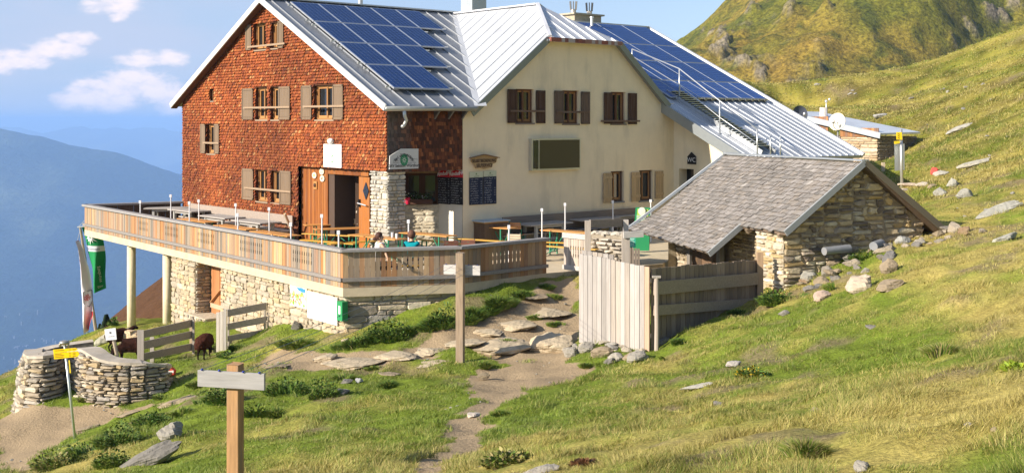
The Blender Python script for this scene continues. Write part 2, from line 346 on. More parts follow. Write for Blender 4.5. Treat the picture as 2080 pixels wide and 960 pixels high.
for (a,b,rx,ry) in [(1465,92,20,26),(1545,150,20,44),(1515,128,24,10),(1603,22,14,22),(1530,20,16,7),(1975,50,24,24),(2020,30,40,30),(2065,8,30,24),(1930,88,12,14)]:
    SPT=np.maximum(SPT,np.exp(-((_qx-a)/rx)**2-((_qy-b)/ry)**2))
SPK=np.clip((SPT+(fbm(MX*.16+4,MY*.16,4)-.5)*2.0-.58)*5,0,1); MZ=MZ+SPK*(.6+3.2*fbm(MX*.28,MY*.28,4)); RK=np.maximum(RK*.5,SPK)
rr=np.clip(RK*1.6,0,1)[...,None]*np.clip((fbm(MX*.35,MY*.35,3)-.30)*4,0,1)[...,None]
MC=MC*(1-rr)+np.array([.22,.185,.13])*rr
mMount=ground_mat('mountain_turf_and_rock',fine=.8,amp=1.7)
tag(grid_mesh('mountain',MX,MY,MZ,MC,mMount,np.zeros_like(MX)),'green and ochre mountainside with rock outcrops',None,kind='structure')
# ---- valley and far ranges ----
def rng(name,label,prof,Y0,dY,zf,col,seed,amp,nx=160,ny=50,back=1500):
    pxs=np.linspace(prof[0][0],prof[-1][0],nx); pys=np.interp(pxs,[p[0] for p in prof],[p[1] for p in prof])
    u=np.linspace(0,1,ny); U,P=np.meshgrid(u,pxs,indexing='ij'); top=np.interp(P,pxs,EYE-(pys-HZ)/F*Y0)
    Y=Y0-dY*(1-U); X=(P-CX)/F*Y0+0*Y; sm=U**1.15
    Z=zf+(top-zf)*sm; k=np.sin(np.pi*np.clip(U,0,1))
    Z=Z+(fbm(X/900+seed,Y/900,5)-.5)*amp*k*3+ (fbm(X/240+seed,Y*0+U*3,5)-.5)*amp*.35*(U**.5)
    f=np.clip((fbm(X/700+seed,Y/700,4)-.42)*4,0,1)[...,None]
    C=np.array(col)*(1-f*.5)+np.array([.20,.22,.10])*f*.5
    X2=np.vstack([X,X[-1:]]); Y2=np.vstack([Y,Y[-1:]+back]); Z2=np.vstack([Z,np.full_like(Z[-1:],zf)]); C2=np.concatenate([C,C[-1:]])
    return tag(grid_mesh(name,X2,Y2,Z2,C2,mFar,np.zeros_like(X2)),label,None,kind='structure')
mFar=ground_mat('distant_slopes',fine=.02)
rng('mountain_ridge','forested ridge across the valley, blue with distance',[(-900,150),(-300,215),(-60,240),(0,256),(20,264),(60,276),(130,290),(200,302),(260,318),(330,345),(400,368),(520,400),(700,450),(1000,560)],7000,3600,-1150,(.02,.035,.02),3,150)
rng('mountain_range','pale jagged range on the horizon',[(-900,262),(60,262),(90,268),(130,262),(165,257),(185,264),(215,260),(240,258),(270,264),(300,259),(330,262),(370,268),(450,270),(700,262),(1100,268),(3000,262)],19000,6000,-1200,(.05,.06,.06),9,330,nx=400,back=4000)
vx=np.linspace(-30000,30000,60); vy=np.linspace(150,40000,60); VX,VY=np.meshgrid(vx,vy)
VZ=-1150-np.clip((600-VY)/600,0,1)*0+0*VX; VC=np.zeros(VX.shape+(3,))+np.array([.05,.08,.03])
tag(grid_mesh('valley',VX,VY,VZ,VC,mFar,np.zeros_like(VX)),'valley floor far below',None,kind='structure')
# pale village roofs down in the valley
vb=MB(); rv=random.Random(5); _ro=bpy.data.objects['mountain_ridge'].data; _cv=np.empty(len(_ro.vertices)*3); _ro.vertices.foreach_get('co',_cv); _cv=_cv.reshape(-1,3)
_pp=np.stack([CX+_cv[:,0]/_cv[:,1]*F,HZ+(EYE-_cv[:,2])/_cv[:,1]*F],1)
for (px,py,n,s) in [(70,700,44,30),(45,735,16,34),(30,640,10,34)]:
    for i in range(n):
        q=(px+rv.gauss(0,s)*.7,py+rv.gauss(0,5)); k=int(np.argmin(((_pp-q)**2).sum(1))); c=_cv[k]
        c=(c[0]+rv.uniform(-25,25),c[1]+rv.uniform(-25,25),c[2]+3); r=rv.uniform(1.2,2.6)
        vb.box(c[0]-r,c[0]+r,c[1]-r,c[1]+r,c[2]-25,c[2]+r,jc((.20,.21,.22),.15,rv))
tag(vb.build('village_houses',mMat,None,origin=(-1800,4500,-900)),'distant scatter of pale village roofs on the valley floor','village',None,'stuff')
# ---- air ----
hb=MB(); hb.box(-36000,36000,-200,44000,-1260,82)
hm=bpy.data.materials.new('haze_air'); hm.use_nodes=True; _hn=hm.node_tree; _hn.nodes.clear()
ho=_hn.nodes.new('ShaderNodeOutputMaterial'); pv=_hn.nodes.new('ShaderNodeVolumePrincipled'); _hn.links.new(pv.outputs[0],ho.inputs['Volume'])
pv.inputs['Color'].default_value=(.37,.60,1,1); pv.inputs['Density'].default_value=1.3e-4; pv.inputs['Anisotropy'].default_value=0.0
hz_o=hb.build('haze',hm,None); hz_o.visible_shadow=True; tag(hz_o,'blue air over the valley',None,None,'stuff')
# ---------------- the hut: local x runs along the cream front, y along the red gable ----------------
C1=Vector(((787-CX)/F*35,35,0)); AB=math.atan2(.65,.76)
Bx=Vector((math.cos(AB),math.sin(AB),0)); Ay=Vector((-math.sin(AB),math.cos(AB),0))
HM=Matrix.Translation(C1)@Matrix.Rotation(AB,4,'Z'); HI=HM.inverted()
def onA(px,py,x0=0.): q=HI@hitp(px,py,HM@Vector((x0,0,0)),Bx); return q.y,q.z
def onB(px,py,y0=0.): q=HI@hitp(px,py,HM@Vector((0,y0,0)),Ay); return q.x,q.z
RS=.497; RZ=8.47; RY=7.4           # main roof slope, ridge height, ridge line
def zmain(y): return RZ-RS*abs(y-RY)
nroof=(HM.to_3x3()@Vector((0,-RS,1))).normalized()
def onR(px,py,off=0.): q=HI@hitp(px,py,HM@Vector((0,RY,RZ))+nroof*off,nroof); return q
hut=T('mountain_hut','large mountain hut with red shingled gable, cream front and solar panels on grey metal roofs','mountain hut',C1,AB)
def strips(u0,u1,zb,zt,holes,breaks=()):
    us=sorted(set([u0,u1]+[b for b in breaks if u0<b<u1]+[v for h in holes for v in h[:2] if u0<v<u1])); out=[]
    for a,b in zip(us[:-1],us[1:]):
        if b-a<1e-4: continue
        m=(a+b)/2; hs=sorted([h for h in holes if h[0]<m<h[1]],key=lambda h:h[2]); lo=(zb(a),zb(b))
        for h in hs:
            out.append((a,b,lo[0],lo[1],h[2],h[2])); lo=(h[3],h[3])
        out.append((a,b,lo[0],lo[1],zt(a),zt(b)))
    return out
def wallmb(P,u0,u1,zb,zt,holes,breaks=(),depth=.28,col=(1,1,1),mb=None,back=True,rev=None):
    # P(u,z,inset)->point
    mb=mb or MB()
    for a,b,z0,z1,z2,z3 in strips(u0,u1,zb,zt,holes,breaks):
        mb.add([P(a,z0,0),P(b,z1,0),P(b,z3,0),P(a,z2,0)],[(0,1,2,3)],col)
    for a,b,c,d in holes:
        if a<.01 and depth==.26: continue
        q=[P(a,c,0),P(b,c,0),P(b,d,0),P(a,d,0)]; r=[P(a,c,depth),P(b,c,depth),P(b,d,depth),P(a,d,depth)]
        mb.add(q+r,[(0,1,5,4),(1,2,6,5),(2,3,7,6),(3,0,4,7)],rev or col)
    return mb
PA=lambda u,z,i=0: Vector((i,u,z))       # red gable, facing -x
PB=lambda u,z,i=0: Vector((u,i,z))       # cream front, facing -y
YL=14.35
def ztA(y): return min(zmain(y),zmain(y))-.06
# ---- window data in pixels: shutters / openings ----
def rA(x0,x1,y0,y1,x_=0.):
    a,z1=onA(x1,(y0+y1)/2,x_); b,_=onA(x0,(y0+y1)/2,x_); _,zt=onA((x0+x1)/2,y0,x_); _,zb=onA((x0+x1)/2,y1,x_)
    return (a,b,zb,zt)
def rB(x0,x1,y0,y1,y_=0.):
    a,_=onB(x0,(y0+y1)/2,y_); b,_=onB(x1,(y0+y1)/2,y_); _,zt=onB((x0+x1)/2,y0,y_); _,zb=onB((x0+x1)/2,y1,y_)
    return (a,b,zb,zt)
OPA=[[(516,541.5,47,101),(551,567,46,98)],[(520,544,178,243),(550,570,177,243)],[(638,680,173,243)],[(520,544,343,409),(551,572,345,412)],[(420,438,252.5,312)],[(426.5,435,181,205)]]
SHA=[[(502,513.5,51,102),(567,579,43,98)],[(494.7,517,180,243),(569,592,176,243)],[(615,636,174,243),(679,700,171.6,243)],[(494.7,517.5,342.5,405),(571,594,347,415)],[(410,420,252,311),(438,448,252,312)],[]]
BARA=[(503,579,95,90),(495,589,220,217),(616,698,217,215.5),(497,591,381,390),(413,445,290,291),None]
holesA=[rA(*r) for w_ in OPA for r in w_]
d0,_=onA(606,400); d1=0.0; zov=2.62       # porch opening under the shingles
def ztG(y): return zmain(y)-.08
holesP=holesA+[(-.01,d0,-.1,zov)]
ww=wallmb(PA,0,YL,lambda u:-.0,ztG,holesA+[(0.001,d0,-.001,zov)],breaks=(RY,),depth=.26,col=(.10,.035,.015))
# sides and rear so the house is closed from every side
ww.add([(0,YL,-4),(19.3,YL,-4),(19.3,YL,ztG(YL)),(0,YL,ztG(YL))],[(0,1,2,3)],(.10,.035,.015))
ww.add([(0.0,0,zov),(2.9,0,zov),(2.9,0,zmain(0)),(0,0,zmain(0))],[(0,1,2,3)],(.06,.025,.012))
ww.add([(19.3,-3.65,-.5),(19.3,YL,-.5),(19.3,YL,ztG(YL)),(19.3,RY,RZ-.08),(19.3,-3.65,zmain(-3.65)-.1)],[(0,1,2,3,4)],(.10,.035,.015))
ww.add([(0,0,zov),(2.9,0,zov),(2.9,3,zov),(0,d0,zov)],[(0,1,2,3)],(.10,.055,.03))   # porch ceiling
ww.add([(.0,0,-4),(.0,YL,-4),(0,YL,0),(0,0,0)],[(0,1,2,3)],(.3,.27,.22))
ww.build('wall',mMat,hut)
# shingle cladding : every shingle a little wedge
def shingles(mb,u0,u1,z0,z1,top,P,holes,rh,wd,cols,th=.022,seed=1,dark=None):
    rn=random.Random(seed); z=z0; k=0
    while z<z1:
        u=u0-rn.uniform(0,wd)
        zj=rh*rn.uniform(.96,1.04)
        while u<u1:
            w_=wd*rn.uniform(.6,1.45); a=max(u,u0); b=min(u+w_,u1); u+=w_
            if b-a<.012: continue
            m=(a+b)/2
            if z+rh*.4>top(m): continue
            zt=min(z+rh*1.08,top(m)); zb=z+rn.uniform(-.008,.006)
            if any(h[0]-.005<m<h[1]+.005 and h[2]-rh*.6<z+rh*.3<h[3] for h in holes): continue
            t=th*rn.uniform(.7,1.5); g=.004; c=cols(m,z,rn)
            vs=[P(a+g,zb,-t),P(b-g,zb,-t),P(b-g,zt,-.004),P(a+g,zt,-.004),P(a+g,zb,.004),P(b-g,zb,.004),P(b-g,zt,.002),P(a+g,zt,.002)]
            mb.add(vs,[(0,1,2,3)],c).add(vs,[(4,5,1,0),(1,5,6,2),(4,0,3,7)],mixc(c,(.03,.012,.006),.5))  # edges and underside painted darker as shadow lines between the rows
        z+=rh
def colRed(u,z,rn):
    w_=fbm(np.array([u*.6]),np.array([z*.6]),3)[0]; t=rn.random()
    c=(.36,.085,.018) if t<.45 else (.43,.125,.028) if t<.68 else (.28,.06,.015) if t<.90 else (.18,.045,.014)
    if rn.random()<.04: c=(.52,.25,.09)
    c=jc(c,.12,rn); k=.88-(w_*.60)+.12*min(1,z/6.)
    if z<.75: c=mixc(c,(.16,.11,.08),(.75-z)/1.0+.1)
    return tuple(v*k*1.05 for v in c)
def colShaded(u,z,rn):  # side wall shingles: the shade on this side is put into the colour
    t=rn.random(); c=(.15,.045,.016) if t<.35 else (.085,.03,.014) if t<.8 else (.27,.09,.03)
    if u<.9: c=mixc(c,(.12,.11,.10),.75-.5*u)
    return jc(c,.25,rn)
sb=MB()
shingles(sb,0,YL,-.02,8.5,ztG,PA,holesA+[(-.1,d0+.0,-.1,zov)],.102,.088,colRed,th=.05,seed=3)
shingles(sb,0,2.88,zov-.03,4.8,lambda u:4.72,PB,[],.118,.10,colShaded,seed=4)
sb.build('shingle_cladding',mShing,hut)
# ---- windows ----
def shutter_mb(P,r,off,col,style='panel',rn=random):
    a,b,z0,z1=r; mb=MB(); c=jc(col,.1,rn); t=.035
    def bx(u0,u1,w0,w1,o0,o1,cc):
        q=[P(u0,w0,-o0),P(u1,w0,-o0),P(u1,w1,-o0),P(u0,w1,-o0),P(u0,w0,-o1),P(u1,w0,-o1),P(u1,w1,-o1),P(u0,w1,-o1)]
        mb.add(q,[(0,1,2,3),(4,5,6,7),(0,1,5,4),(1,2,6,5),(2,3,7,6),(3,0,4,7)],cc)
    if style=='panel':
        fw=.07; bx(a,b,z0,z1,off,off+t*.6,mixc(c,(.1,.08,.06),.12))
        for (x,y,p,q) in ((a,a+fw,z0,z1),(b-fw,b,z0,z1),(a,b,z0,z0+fw),(a,b,z1-fw,z1)): bx(x,y,p,q,off,off+t,jc(c,.05,rn))
        bx(a+fw+.02,b-fw-.02,z0+fw+.03,z1-fw-.03,off,off+t*.85,jc(c,.08,rn))
    else:
        n=4; w_=(b-a)/n
        for i in range(n): bx(a+i*w_+.004,a+(i+1)*w_-.004,z0,z1,off,off+t*.7,jc(c,.16,rn))
        for zz in (z0+.14,z1-.2): bx(a,b,zz,zz+.09,off,off+t*1.3,jc(c,.1,rn))
    return mb
def bxP(mb,P,u0,u1,w0,w1,o0,o1,cc):
    q=[P(u0,w0,o0),P(u1,w0,o0),P(u1,w1,o0),P(u0,w1,o0),P(u0,w0,o1),P(u1,w0,o1),P(u1,w1,o1),P(u0,w1,o1)]
    return mb.add(q,[(3,2,1,0),(4,5,6,7),(0,1,5,4),(1,2,6,5),(2,3,7,6),(3,0,4,7)],cc)
def window(P,ops,shs,bar,fcol,scol,style,barcol,parent,rn,sill=None,open_=0):
    for r in ops:
        a,b,z0,z1=r; f=MB(); fw=.055
        for (x,y,p,q) in ((a,a+fw,z0,z1),(b-fw,b,z0,z1),(a+fw,b-fw,z0,z0+fw),(a+fw,b-fw,z1-fw,z1)): bxP(f,P,x,y,p,q,.10,.20,fcol)
        big=(b-a)>.75
        if big: bxP(f,P,(a+b)/2-.035,(a+b)/2+.035,z0+fw,z1-fw,.11,.18,fcol)
        # casement
        cw=.05; c2=mixc(fcol,(.55,.28,.10),.5)
        if big or (b-a)>.3:
            A=a+fw+ (0 if big else (b-a)*.30); 
            for (x,y,p,q) in ((A,A+cw,z0+fw,z1-fw),(b-fw-cw,b-fw,z0+fw,z1-fw),(A+cw,b-fw-cw,z0+fw,z0+fw+cw+.03),(A+cw,b-fw-cw,z1-fw-cw,z1-fw)): bxP(f,P,x,y,p,q,.135,.175,c2)
        bxP(f,P,a-.03,b+.03,z0-.05,z0,-.03,.12,mixc(fcol,(.3,.27,.22),.6) if sill is None else sill)
        w_=f.build('window',mMat,parent)
        g=MB(); bxP(g,P,a+.01,b-.01,z0+.01,z1-.01,.185,.25,(1,1,1)); g.build('pane',mGlass,w_)
    for r in shs:
        shutter_mb(P,r,.045,scol,style,rn).build('shutter',mWoodV,parent)
    if bar:
        m=MB(); p,q=bar; bxP(m,P,min(p[0],q[0]),max(p[0],q[0]),p[1]-.03,p[1]+.035,-.13,-.085,barcol)
        m.build('shutter_bar',mWoodX,parent)
rnw=random.Random(11)
for ops,shs,bar in zip(OPA,SHA,BARA):
    R_=[rA(*r) for r in ops]; S_=[rA(*r) for r in shs]
    bb=None
    if bar:
        p=onA(bar[1],bar[3],-.1); q=onA(bar[0],bar[2],-.1); bb=((p[0],(p[1]+q[1])/2),(q[0],(p[1]+q[1])/2))
    window(PA,R_,S_,bb,(.34,.17,.065) if len(shs) else (.2,.1,.05),(.20,.14,.09),'panel',(.34,.24,.155),hut,rnw)
# ---- cream front ----
OPB=[[(1048,1084,181,250)],[(1142.5,1175.5,184,251.5)],[(1241,1270.6,187,251.5)],[(1240.6,1267,347.5,409)],[(1298.5,1326,345.5,407)]]
SHB=[[(1029,1048,181.5,250),(1087,1105,184,250.5)],[(1124.4,1142.5,184.5,251),(1178.5,1195.6,186.5,252)],[(1225,1241,188,251.5),(1274,1291,189.5,252.5)],[(1223.4,1240.6,351,411.5)],[(1280.6,1297.8,349.5,408),(1329,1345,347,403)]]
BARB=[(1036,1106,225.5),(1131,1196,227.5),(1221,1299,246),None,None]
holesB=[rB(*r) for w_ in OPB for r in w_]
XJ=8.2; ZJ=8.4; XL=3.46; XR=12.4; GH=2.33
def zcL(x): return 4.75+.765*(x-XL)
def zcR(x): return ZJ-.845*(x-XJ)
ZH=7.0; XH0=XL+(ZH-4.75)/.765; XH1=XJ+(ZJ-ZH)/.845
def ztB(x): return min(zcL(x),ZH,zcR(x) if x<=12.36 else 4.88)-.07 if x>3.0 else 4.62
XW=13.0
cm=MB(); wallmb(PB,2.9,XW,lambda u:-.05,lambda x: ztB(x),holesB,breaks=(3.3,XH0,XH1,12.36),depth=.22,col=(.86,.72,.50),mb=cm)
# annex side wall under the long roof (faces left)
dr=(onA(1409,370,XW)[0],onA(1379,370,XW)[0]); dz=onA(1394,343,XW)[1]
PC=lambda u,z,i=0: Vector((XW+i,u,z))
hC=[(dr[0],dr[1],-.05,dz),(onA(1439,360,XW)[0],onA(1424,360,XW)[0],.9,onA(1430,345,XW)[1])]
wallmb(PC,-3.65,0,lambda u:-.05,lambda y:zmain(y)-.12,hC,depth=.5,col=(.84,.73,.52),mb=cm)
cm.add([(XW+.45,-4,-.05),(XW+.45,0,-.05),(XW+.45,0,2.35),(XW+.45,-4,2.35)],[(0,1,2,3)],(.02,.018,.015))  # near-black plane painted as the shade inside the annex openings
cm.add([(XW,-3.65,-.5),(19.3,-3.65,-.5),(19.3,-3.65,zmain(-3.65)-.12),(XW,-3.65,zmain(-3.65)-.12)],[(0,1,2,3)],(.6,.53,.4))
cm.add([(2.9,0,-.05),(2.9,0,zov),(2.9,.12,zov),(2.9,.12,-.05)],[(0,1,2,3)],(.6,.53,.4))
# slanting porch wall between cream front and the door wall, with its window
P0=Vector((2.88,1.25,0)); P1=Vector((.75,2.95,0)); PD=(P1-P0); PLn=PD.length; PD.normalize(); PN=Vector((PD.y,-PD.x,0))
if PN.x>0: PN=-PN
PP=lambda u,z,i=0: P0+PD*u-PN*i+Vector((0,0,z))
def onP(px,py):
    q=HI@hitp(px,py,HM@P0,HM.to_3x3()@PN); return (q-P0).dot(PD),q.z
pw=(onP(888,380)[0],onP(826,380)[0]); pz=(onP(860,415)[1],onP(860,352)[1])
hP=[(max(pw[0],.05),min(pw[1],PLn-.05),pz[0],pz[1])]
pier=0.0
PRt=lambda u,z,i=0: Vector((2.88+i,u,z))
wallmb(PRt,0,1.25,lambda u:-.05,lambda u:zov,[],col=(.78,.74,.62),mb=cm)
cm.build('rendered_wall',mRender,hut)
for ops,shs,bar,i in zip(OPB,SHB,BARB,range(5)):
    R_=[rB(*r) for r in ops]; S_=[rB(*r) for r in shs]; bb=None
    if bar: p=onB(bar[0],bar[2],-.1); q=onB(bar[1],bar[2],-.1); bb=(p,q)
    window(PB,R_,S_,bb,(.16,.075,.04),(.085,.042,.024) if i!=1 else (.15,.10,.07),'panel' if i<3 else 'plank',(.16,.10,.065),hut,rnw) if i<3 else window(PB,R_,S_,None,(.13,.08,.05),(.50,.36,.20),'plank',(.3,.2,.1),hut,rnw,sill=(.25,.25,.25))
# porch window, stone lower wall
f=MB(); a,b,z0,z1=hP[0]
for (x,y,p,q) in ((a,a+.07,z0,z1),(b-.07,b,z0,z1),(a,b,z0,z0+.09),(a,b,z1-.08,z1),((a+b)/2-.1,(a+b)/2+.1,z0,z1)): bxP(f,PP,x,y,p,q,.12,.24,(.10,.05,.03))
wn=f.build('window',mMat,hut); g=MB(); bxP(g,PP,a,b,z0,z1,.25,.3,(1,1,1)); g.build('pane',mGlass,wn)
# door wall (set back behind the gable) : planked, with open doorway and leaf
SB=.16
PDW=lambda u,z,i=0: Vector((SB+i,u,z))
a0,_=onA(749,400,SB); a1,_=onA(667,400,SB); a2,_=onA(606,400,SB); zt=onA(700,355,SB)[1]
dwm=MB(); 
def planks(mb,P,u0,u1,z0,z1,w_,cols,rn,t=.025,off=0,holes=()):
    u=u0
    while u<u1-.01:
        b=min(u+w_*rn.uniform(.85,1.15),u1); bxP(mb,P,u+.003,b-.003,z0,z1,off-t*rn.uniform(.7,1),off+.02,jc(rn.choice(cols),.12,rn)); u=b
woodO=[(.26,.085,.018),(.20,.062,.015),(.31,.11,.025)]
planks(dwm,PDW,a1,d0+.05,-.02,zov,.13,woodO,rnw); planks(dwm,PDW,a0-.02,a1,zt,zov,.5,woodO,rnw); a0=a0
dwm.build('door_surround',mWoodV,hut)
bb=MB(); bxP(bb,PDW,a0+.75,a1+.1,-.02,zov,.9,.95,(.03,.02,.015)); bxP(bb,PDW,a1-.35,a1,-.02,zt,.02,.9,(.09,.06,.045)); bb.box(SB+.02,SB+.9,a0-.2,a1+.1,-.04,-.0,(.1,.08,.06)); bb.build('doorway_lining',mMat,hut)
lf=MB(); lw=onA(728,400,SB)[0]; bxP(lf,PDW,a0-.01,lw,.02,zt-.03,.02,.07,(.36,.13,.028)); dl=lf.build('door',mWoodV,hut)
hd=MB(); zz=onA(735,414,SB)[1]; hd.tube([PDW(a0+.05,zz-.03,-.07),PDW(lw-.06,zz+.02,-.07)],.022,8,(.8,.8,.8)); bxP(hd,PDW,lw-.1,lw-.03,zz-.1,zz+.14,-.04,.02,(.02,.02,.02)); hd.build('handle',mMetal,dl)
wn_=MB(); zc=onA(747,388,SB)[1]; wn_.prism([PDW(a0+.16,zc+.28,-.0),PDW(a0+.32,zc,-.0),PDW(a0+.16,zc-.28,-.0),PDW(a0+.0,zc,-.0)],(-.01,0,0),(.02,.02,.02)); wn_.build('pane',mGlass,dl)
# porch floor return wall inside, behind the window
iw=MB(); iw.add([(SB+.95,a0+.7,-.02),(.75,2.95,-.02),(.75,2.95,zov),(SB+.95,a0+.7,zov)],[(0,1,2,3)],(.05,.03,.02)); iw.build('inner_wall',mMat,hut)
# ---- roofs (slabs with raised seams) ----
def slab(mb,pts,th,col,nrm=None):
    pts=[Vector(p) for p in pts]; n=nrm or (pts[1]-pts[0]).cross(pts[2]-pts[0]).normalized()
    if n.z<0: n=-n
    mb.prism([p for p in pts],-n*th,col); return n
def clip_line(poly,px_,ax):   # interval of a polygon (2d) at coordinate ax=px_
    r=[]
    n=len(poly)
    for i in range(n):
        p,q=poly[i],poly[(i+1)%n]
        if (p[ax]-px_)*(q[ax]-px_)<0: t=(px_-p[ax])/(q[ax]-p[ax]); r.append(p[1-ax]+t*(q[1-ax]-p[1-ax]))
    return (min(r),max(r)) if len(r)>1 else None
def seams(mb,poly,zf,ax,step,col,n,h=.035,w_=.03,lo=None,hi=None):
    lo=min(p[ax] for p in poly) if lo is None else lo; hi=max(p[ax] for p in poly) if hi is None else hi
    v=lo+step*.6
    while v<hi-.05:
        c=clip_line(poly,v,ax)
        if c and c[1]-c[0]>.2:
            q0=(v,c[0]+.03) if ax==0 else (c[0]+.03,v); q1=(v,c[1]-.03) if ax==0 else (c[1]-.03,v)
            a=Vector((*q0,zf(*q0)))+n*h/2; b=Vector((*q1,zf(*q1)))+n*h/2; mb.beam(a,b,w_,h,col,up=n)
        v+=step
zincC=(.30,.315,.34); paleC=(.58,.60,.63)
# main front slope, left part
yE=-.38; vx=lambda y: XL+(zmain(y)-4.75)/.765
polyL=[(-.32,yE),(vx(yE),yE),(vx(RY),RY),(-.32,RY)]
m=MB(); n=slab(m,[(x,y,zmain(y)) for x,y in polyL],.10,zincC); seams(m,polyL,lambda x,y:zmain(y),0,.56,(.42,.44,.47),n)
m.build('main_roof',mZinc,hut)
# rear slope over the whole length
m=MB(); ye=14.75; n=slab(m,[(-.32,RY,RZ),(-.32,ye,zmain(ye)),(19.55,ye,zmain(ye)),(19.55,RY,RZ)],.10,zincC); m.build('rear_roof',mZinc,hut)
# gable barge boards
m=MB()
for (ya,yb) in ((yE,RY),(RY,ye)):
    m.beam((-.34,ya,zmain(ya)-.05),(-.34,yb,zmain(yb)-.05),.05,.20,(.62,.62,.60),up=(0,0,1))
    m.beam((-.2,ya,zmain(ya)-.15),(-.2,yb,zmain(yb)-.15),.24,.04,(.12,.06,.035),up=(0,0,1))
m.build('barge_board',mMat,hut)
m=MB(); m.beam((-.3,RY,RZ+.02),(19.5,RY,RZ+.02),.34,.05,(.5,.52,.54)); m.build('ridge_cap',mZinc,hut)
# cross gable
m=MB(); xe=2.98; yo=-.22
vyL=lambda x: RY-(RZ-zcL(x))/RS
pL=[(xe,yo),(XH0,yo),(XJ,GH),(XJ,RY),(vx(yo),yo)]
pL=[(3.15,yo,zcL(3.15)),(XH0,yo,zcL(XH0)),(XJ,GH,ZJ),(XJ,RY-.05,ZJ),(vx(yo)+.0,yo+.0,zcL(vx(yo)))]
pL=[(3.15,yo,zcL(3.15)),(XH0,yo,zcL(XH0)),(XJ,GH,ZJ),(XJ,RY-.12,ZJ),(3.15,-.3,zcL(3.15))]
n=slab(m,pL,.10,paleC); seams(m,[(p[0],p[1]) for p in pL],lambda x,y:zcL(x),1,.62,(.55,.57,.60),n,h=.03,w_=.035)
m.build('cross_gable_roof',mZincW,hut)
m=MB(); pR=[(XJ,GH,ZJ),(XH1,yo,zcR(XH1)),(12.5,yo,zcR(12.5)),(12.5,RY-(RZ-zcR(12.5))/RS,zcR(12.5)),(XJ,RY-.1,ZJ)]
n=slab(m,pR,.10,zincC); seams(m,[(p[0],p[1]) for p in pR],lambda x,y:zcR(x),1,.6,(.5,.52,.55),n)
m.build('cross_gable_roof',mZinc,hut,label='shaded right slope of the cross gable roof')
m=MB(); zhp=lambda x,y: ZH-.03+(ZJ-ZH)*(y-yo)/(GH-yo)
pH=[(XH0-.04,yo-.12,zhp(0,yo-.12)),(XH1+.04,yo-.12,zhp(0,yo-.12)),(XJ,GH,ZJ+.02)]
n=slab(m,pH,.08,(.62,.64,.68)); seams(m,[(p[0],p[1]) for p in pH],zhp,0,.5,(.68,.70,.73),n,h=.05,w_=.05)
m.build('half_hip_roof',mZincW,hut)
m=MB(); rnr=random.Random(2); x=XH0
while x<XH1: 
    w_=min(.16,XH1-x); m.box(x,x+w_-.006,yo-.16,yo+.0,ZH-.16,ZH-.02,rnr.choice([(.28,.10,.07),(.22,.09,.07),(.42,.36,.34),(.30,.16,.12)])); x+=w_
m.build('rusty_eave_strip',mMat,hut)
m=MB(); m.beam((3.1,yo-.02,zcL(3.1)-.08),(XH0,yo-.02,zcL(XH0)-.08),.05,.22,(.22,.25,.27)); m.build('fascia',mMetal,hut); m=MB(); m.beam((XH1,yo-.02,zcR(XH1)-.08),(12.5,yo-.02,zcR(12.5)-.08),.05,.22,(.22,.25,.27)); m.build('fascia',mMetal,hut)
m=MB(); m.beam((XJ,GH,ZJ+.03),(XJ,RY,ZJ+.03),.26,.05,(.8,.8,.82)); m.beam((XJ,GH,ZJ+.05),(XH0,yo-.1,ZH+.03),.12,.05,(.8,.8,.82)); m.build('ridge_cap',mZincW,hut)
# valley flashing
m=MB(); va=Vector((vx(yE),yE,zmain(yE)+.03)); vb_=Vector((vx(RY-.3),RY-.3,zmain(RY-.3)+.03)); m.beam(va,vb_,.5,.02,(.58,.60,.63)); m.build('valley_flashing',mZincW,hut)
# long right roof running down over the annex
yEnd=-3.95
pM=[(12.35,yEnd),(19.55,yEnd),(19.55,RY),(XJ,RY),(12.35,RY-(RZ-zcR(12.35))/RS)]
m=MB(); n=slab(m,[(x,y,zmain(y)) for x,y in pM],.12,(.46,.49,.54)); seams(m,pM,lambda x,y:zmain(y),0,.42,(.60,.63,.67),n,h=.025,w_=.045)
m.build('long_roof',mZincW,hut)
m=MB(); m.beam((12.33,yEnd,zmain(yEnd)-.12),(12.33,.1,zmain(.1)-.12),.05,.36,(.36,.40,.43)); m.build('fascia',mMetal,hut)
m=MB(); m.beam((19.58,yEnd,zmain(yEnd)+.02),(19.58,RY,RZ+.02),.14,.12,(.80,.80,.80)); m.build('barge_board',mZincW,hut)
m=MB(); m.box(12.45,12.98,-3.75,-.05,0,.02,(.3,.2,.1)); 
# gutter along the short left eave with brackets and spout
m=MB(); m.tube([(-.38,yE-.06,4.52),(3.1,yE-.06,4.54)],.075,10,(.42,.42,.38)); gt=m.build('gutter',mMetal,hut,smooth=True)
m=MB(); m.tube([(.3,yE-.06,4.5),(.33,yE-.06,4.3),(.42,yE-.02,4.18),(.38,yE+.05,4.02),(.28,yE+.0,3.98)],.055,8,(.62,.62,.60)); m.build('downspout',mMetal,gt,smooth=True)
for x_ in (1.75,2.3,2.85):
    m=MB(); m.prism([(x_,yE,4.55),(x_,.0,4.62),(x_,0,4.2)],(.06,0,0),(.28,.28,.27)); m.build('bracket',mMetal,hut)
